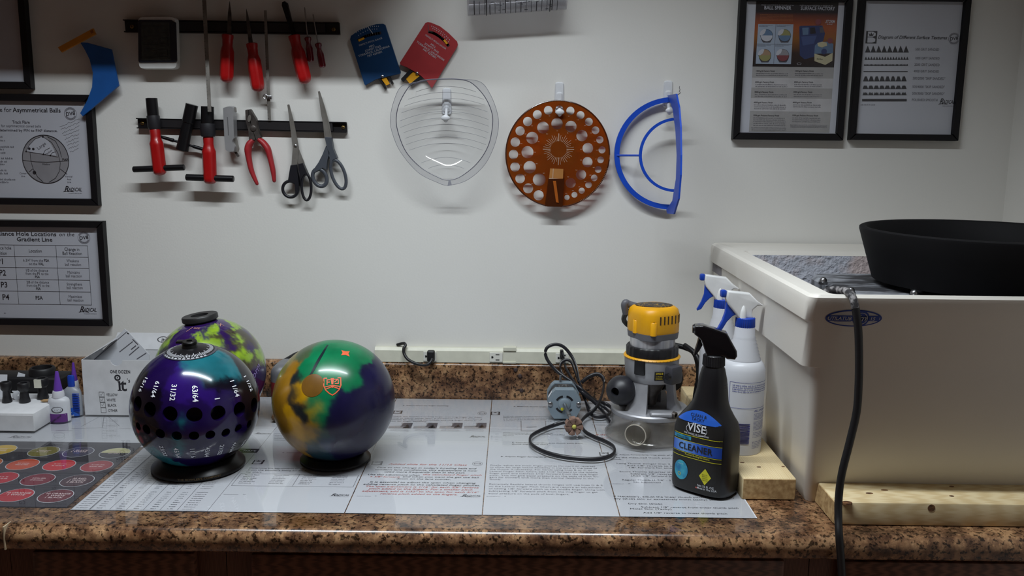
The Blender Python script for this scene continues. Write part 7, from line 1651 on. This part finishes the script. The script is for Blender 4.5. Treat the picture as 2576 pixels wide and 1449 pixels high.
c = T(45, 1004, SURF + sh + .001); r_ = thing('ring_tab', 'small white tab with an eyelet beside the slugs', 'tab', (c.x, c.y - .003, top + .0003)); MB().prism(ell(0, .009, .011, .009, 20), 0, .0012, [ell(.001, .009, .002, .002, 10)], xf=lambda p: (p.x, p.z + .006 * p.y / .018, p.y)).build('tab', m_paper, r_)
c = T(108, 1010, SURF + sh); ws = thing('wood_chip', 'tan wooden stick end lying on the flat white box', 'stick', (c.x + .008, c.y - .008, top + .0003)); MB().lathe((-.008, 0, .0035), (.010, .004, .0035), [(0, .001), (.3, .003), (1, .0032)], 12).build('stick', M('tan_wood', (168, 136, 96), 0.7), ws, True)
# ---- black open tub behind the slugs
c = T(80, 985, SURF + .01); ky = sy + sd + .004
kb = thing('black_tray', 'black plastic tray with a round mouth behind the flat white box', 'tray', (W(70, 960, -(ky + .03)).x, ky + .032, ZC + SURF))
hh = W(70, 935, -(ky + .01)).z - ZC - SURF
MB().rbox(-.15, .082, -.030, .034, .0004, hh * .86, .006, 3).build('tray', M('tray_black', (18, 17, 20), 0.5), kb, True)
xr = W(106, 940, -(ky + .03)).x - kb.location.x; MB().lathe((xr, 0, hh * .84), (xr, 0, hh + .004), [(0, .026), (.8, .026), (1, .0235), (1, .0195), (.2, .018), (.15, .0001)], 36).build('mouth', M('tray_black'), kb, True)
# ---- glue bottles
def glue(label, px, py, prof, tip, off_, mats, oval=1.0):
    c = T(px, py, SURF); Y = -(c.y + off_); t = thing('glue_bottle', label, 'glue bottle', (W(px, py - 20, Y).x, c.y + off_, ZC + SURF))
    Z = lambda b: max(0.0005, W(px, 760 + b / 4.14, Y).z - ZC - SURF); k_ = 1 / (4.14 * 1225.0)
    for name, segs, mat, ov in prof:
        z0_, z1_ = Z(segs[0][0]), Z(segs[-1][0]); MB().lathe((0, 0, z0_), (0, 0, z1_), [((Z(b) - z0_) / (z1_ - z0_), r * k_) for b, r in segs], 36, oval=ov, updir=(0, -1, 0)).build(name, mat, t, True, 50)
    return t, Z, k_
m_pur = M('cap_purple', (106, 60, 170), 0.45); m_gw = M('glue_white', (208, 208, 214), 0.4); m_gg = M('bottle_grey', (146, 150, 158), 0.4)
t, Z, k_ = glue('small white glue bottle with a purple cone cap and purple label', 151, 1066, [('bottle', [(1296, 95), (1285, 106), (1240, 110), (1030, 109), (1005, 100), (990, 75), (985, 62)], m_tr, .7), ('neck', [(990, 60), (975, 60), (935, 56), (920, 50)], m_gw, 1.0), ('cap', [(922, 42), (912, 43), (800, 26), (735, 17), (722, 14)], m_pur, 1.0)], None, .022, None)
def gl(lift, r_=109, ov=.7):
    return lambda x, z: (r_ * k_ * math.sin(x / (r_ * k_)), -(r_ * k_ * ov * math.cos(x / (r_ * k_))) - lift, z)
grid(gl(.0006), -.024, .024, Z(1250), Z(1062), 16, 2).build('label', m_paper, t, True); grid(gl(.0009), -.024, .024, Z(1250), Z(1142), 16, 2).build('label_purple', M('label_purple', (96, 44, 120), 0.5), t, True)
K = INK(gl(.0013)); K.poly(ell(.003, Z(1100), .012, .0062, 24), 0); K.line([(-.016, Z(1235)), (.018, Z(1150))], .0042, 2)
K.build('label_print', INKS[:3] if False else [m_ink, m_grey, m_paper], t); K = INK(gl(.0017)); K.text('VISE', .003, Z(1113), .0062, 'c', 1, width=.0195, mi=0); K.text('INSERT GLUE', .001, Z(1197), .003, 'c', 1, rot=R(36), mi=1); K.build('label_lettering', [m_paper, m_ink], t)
t, Z, k_ = glue('grey glue bottle with a flat blue cap and blue ribbed side', 184, 1050, [('bottle', [(1213, 92), (1205, 100), (1100, 102), (950, 98), (915, 84), (895, 60), (880, 40)], m_gg, .55), ('cap', [(880, 34), (870, 37), (775, 36), (762, 28)], m_bc, .6)], None, .018, None)
for i in range(11): MB().box(.006, .0195, -.0125 + abs(i - 5) * .0002, -.0095, Z(1120) + i * .0036, Z(1120) + i * .0036 + .0018).build('grip_rib', m_bc, t)
grid(gl(.0006, 102, .55), -.0195, .0195, Z(1200), Z(1085), 16, 2).build('label', m_lblu, t, True); grid(gl(.0009, 102, .55), -.0195, .018, Z(1198), Z(1172), 16, 1).build('label_red', M('label_red', (190, 44, 44), 0.5), t, True)
K = INK(gl(.0013, 102, .55)); K.text('NT', -.003, Z(1158), .006, 'c', 1); K.text('gel', .004, Z(1195), .004, 'c', 1); K.build('label_lettering', m_paper, t)
t, Z, k_ = glue('white-necked glue bottle with a tall purple cap behind the grey bottle', 192, 1044, [('bottle', [(1190, 60), (1180, 66), (940, 66), (910, 55), (900, 48)], m_gw, .6), ('neck', [(902, 46), (890, 46), (825, 40), (815, 36)], m_gw, 1.0), ('cap', [(817, 32), (808, 33), (700, 18), (632, 11)], m_pur, 1.0)], None, .05, None)
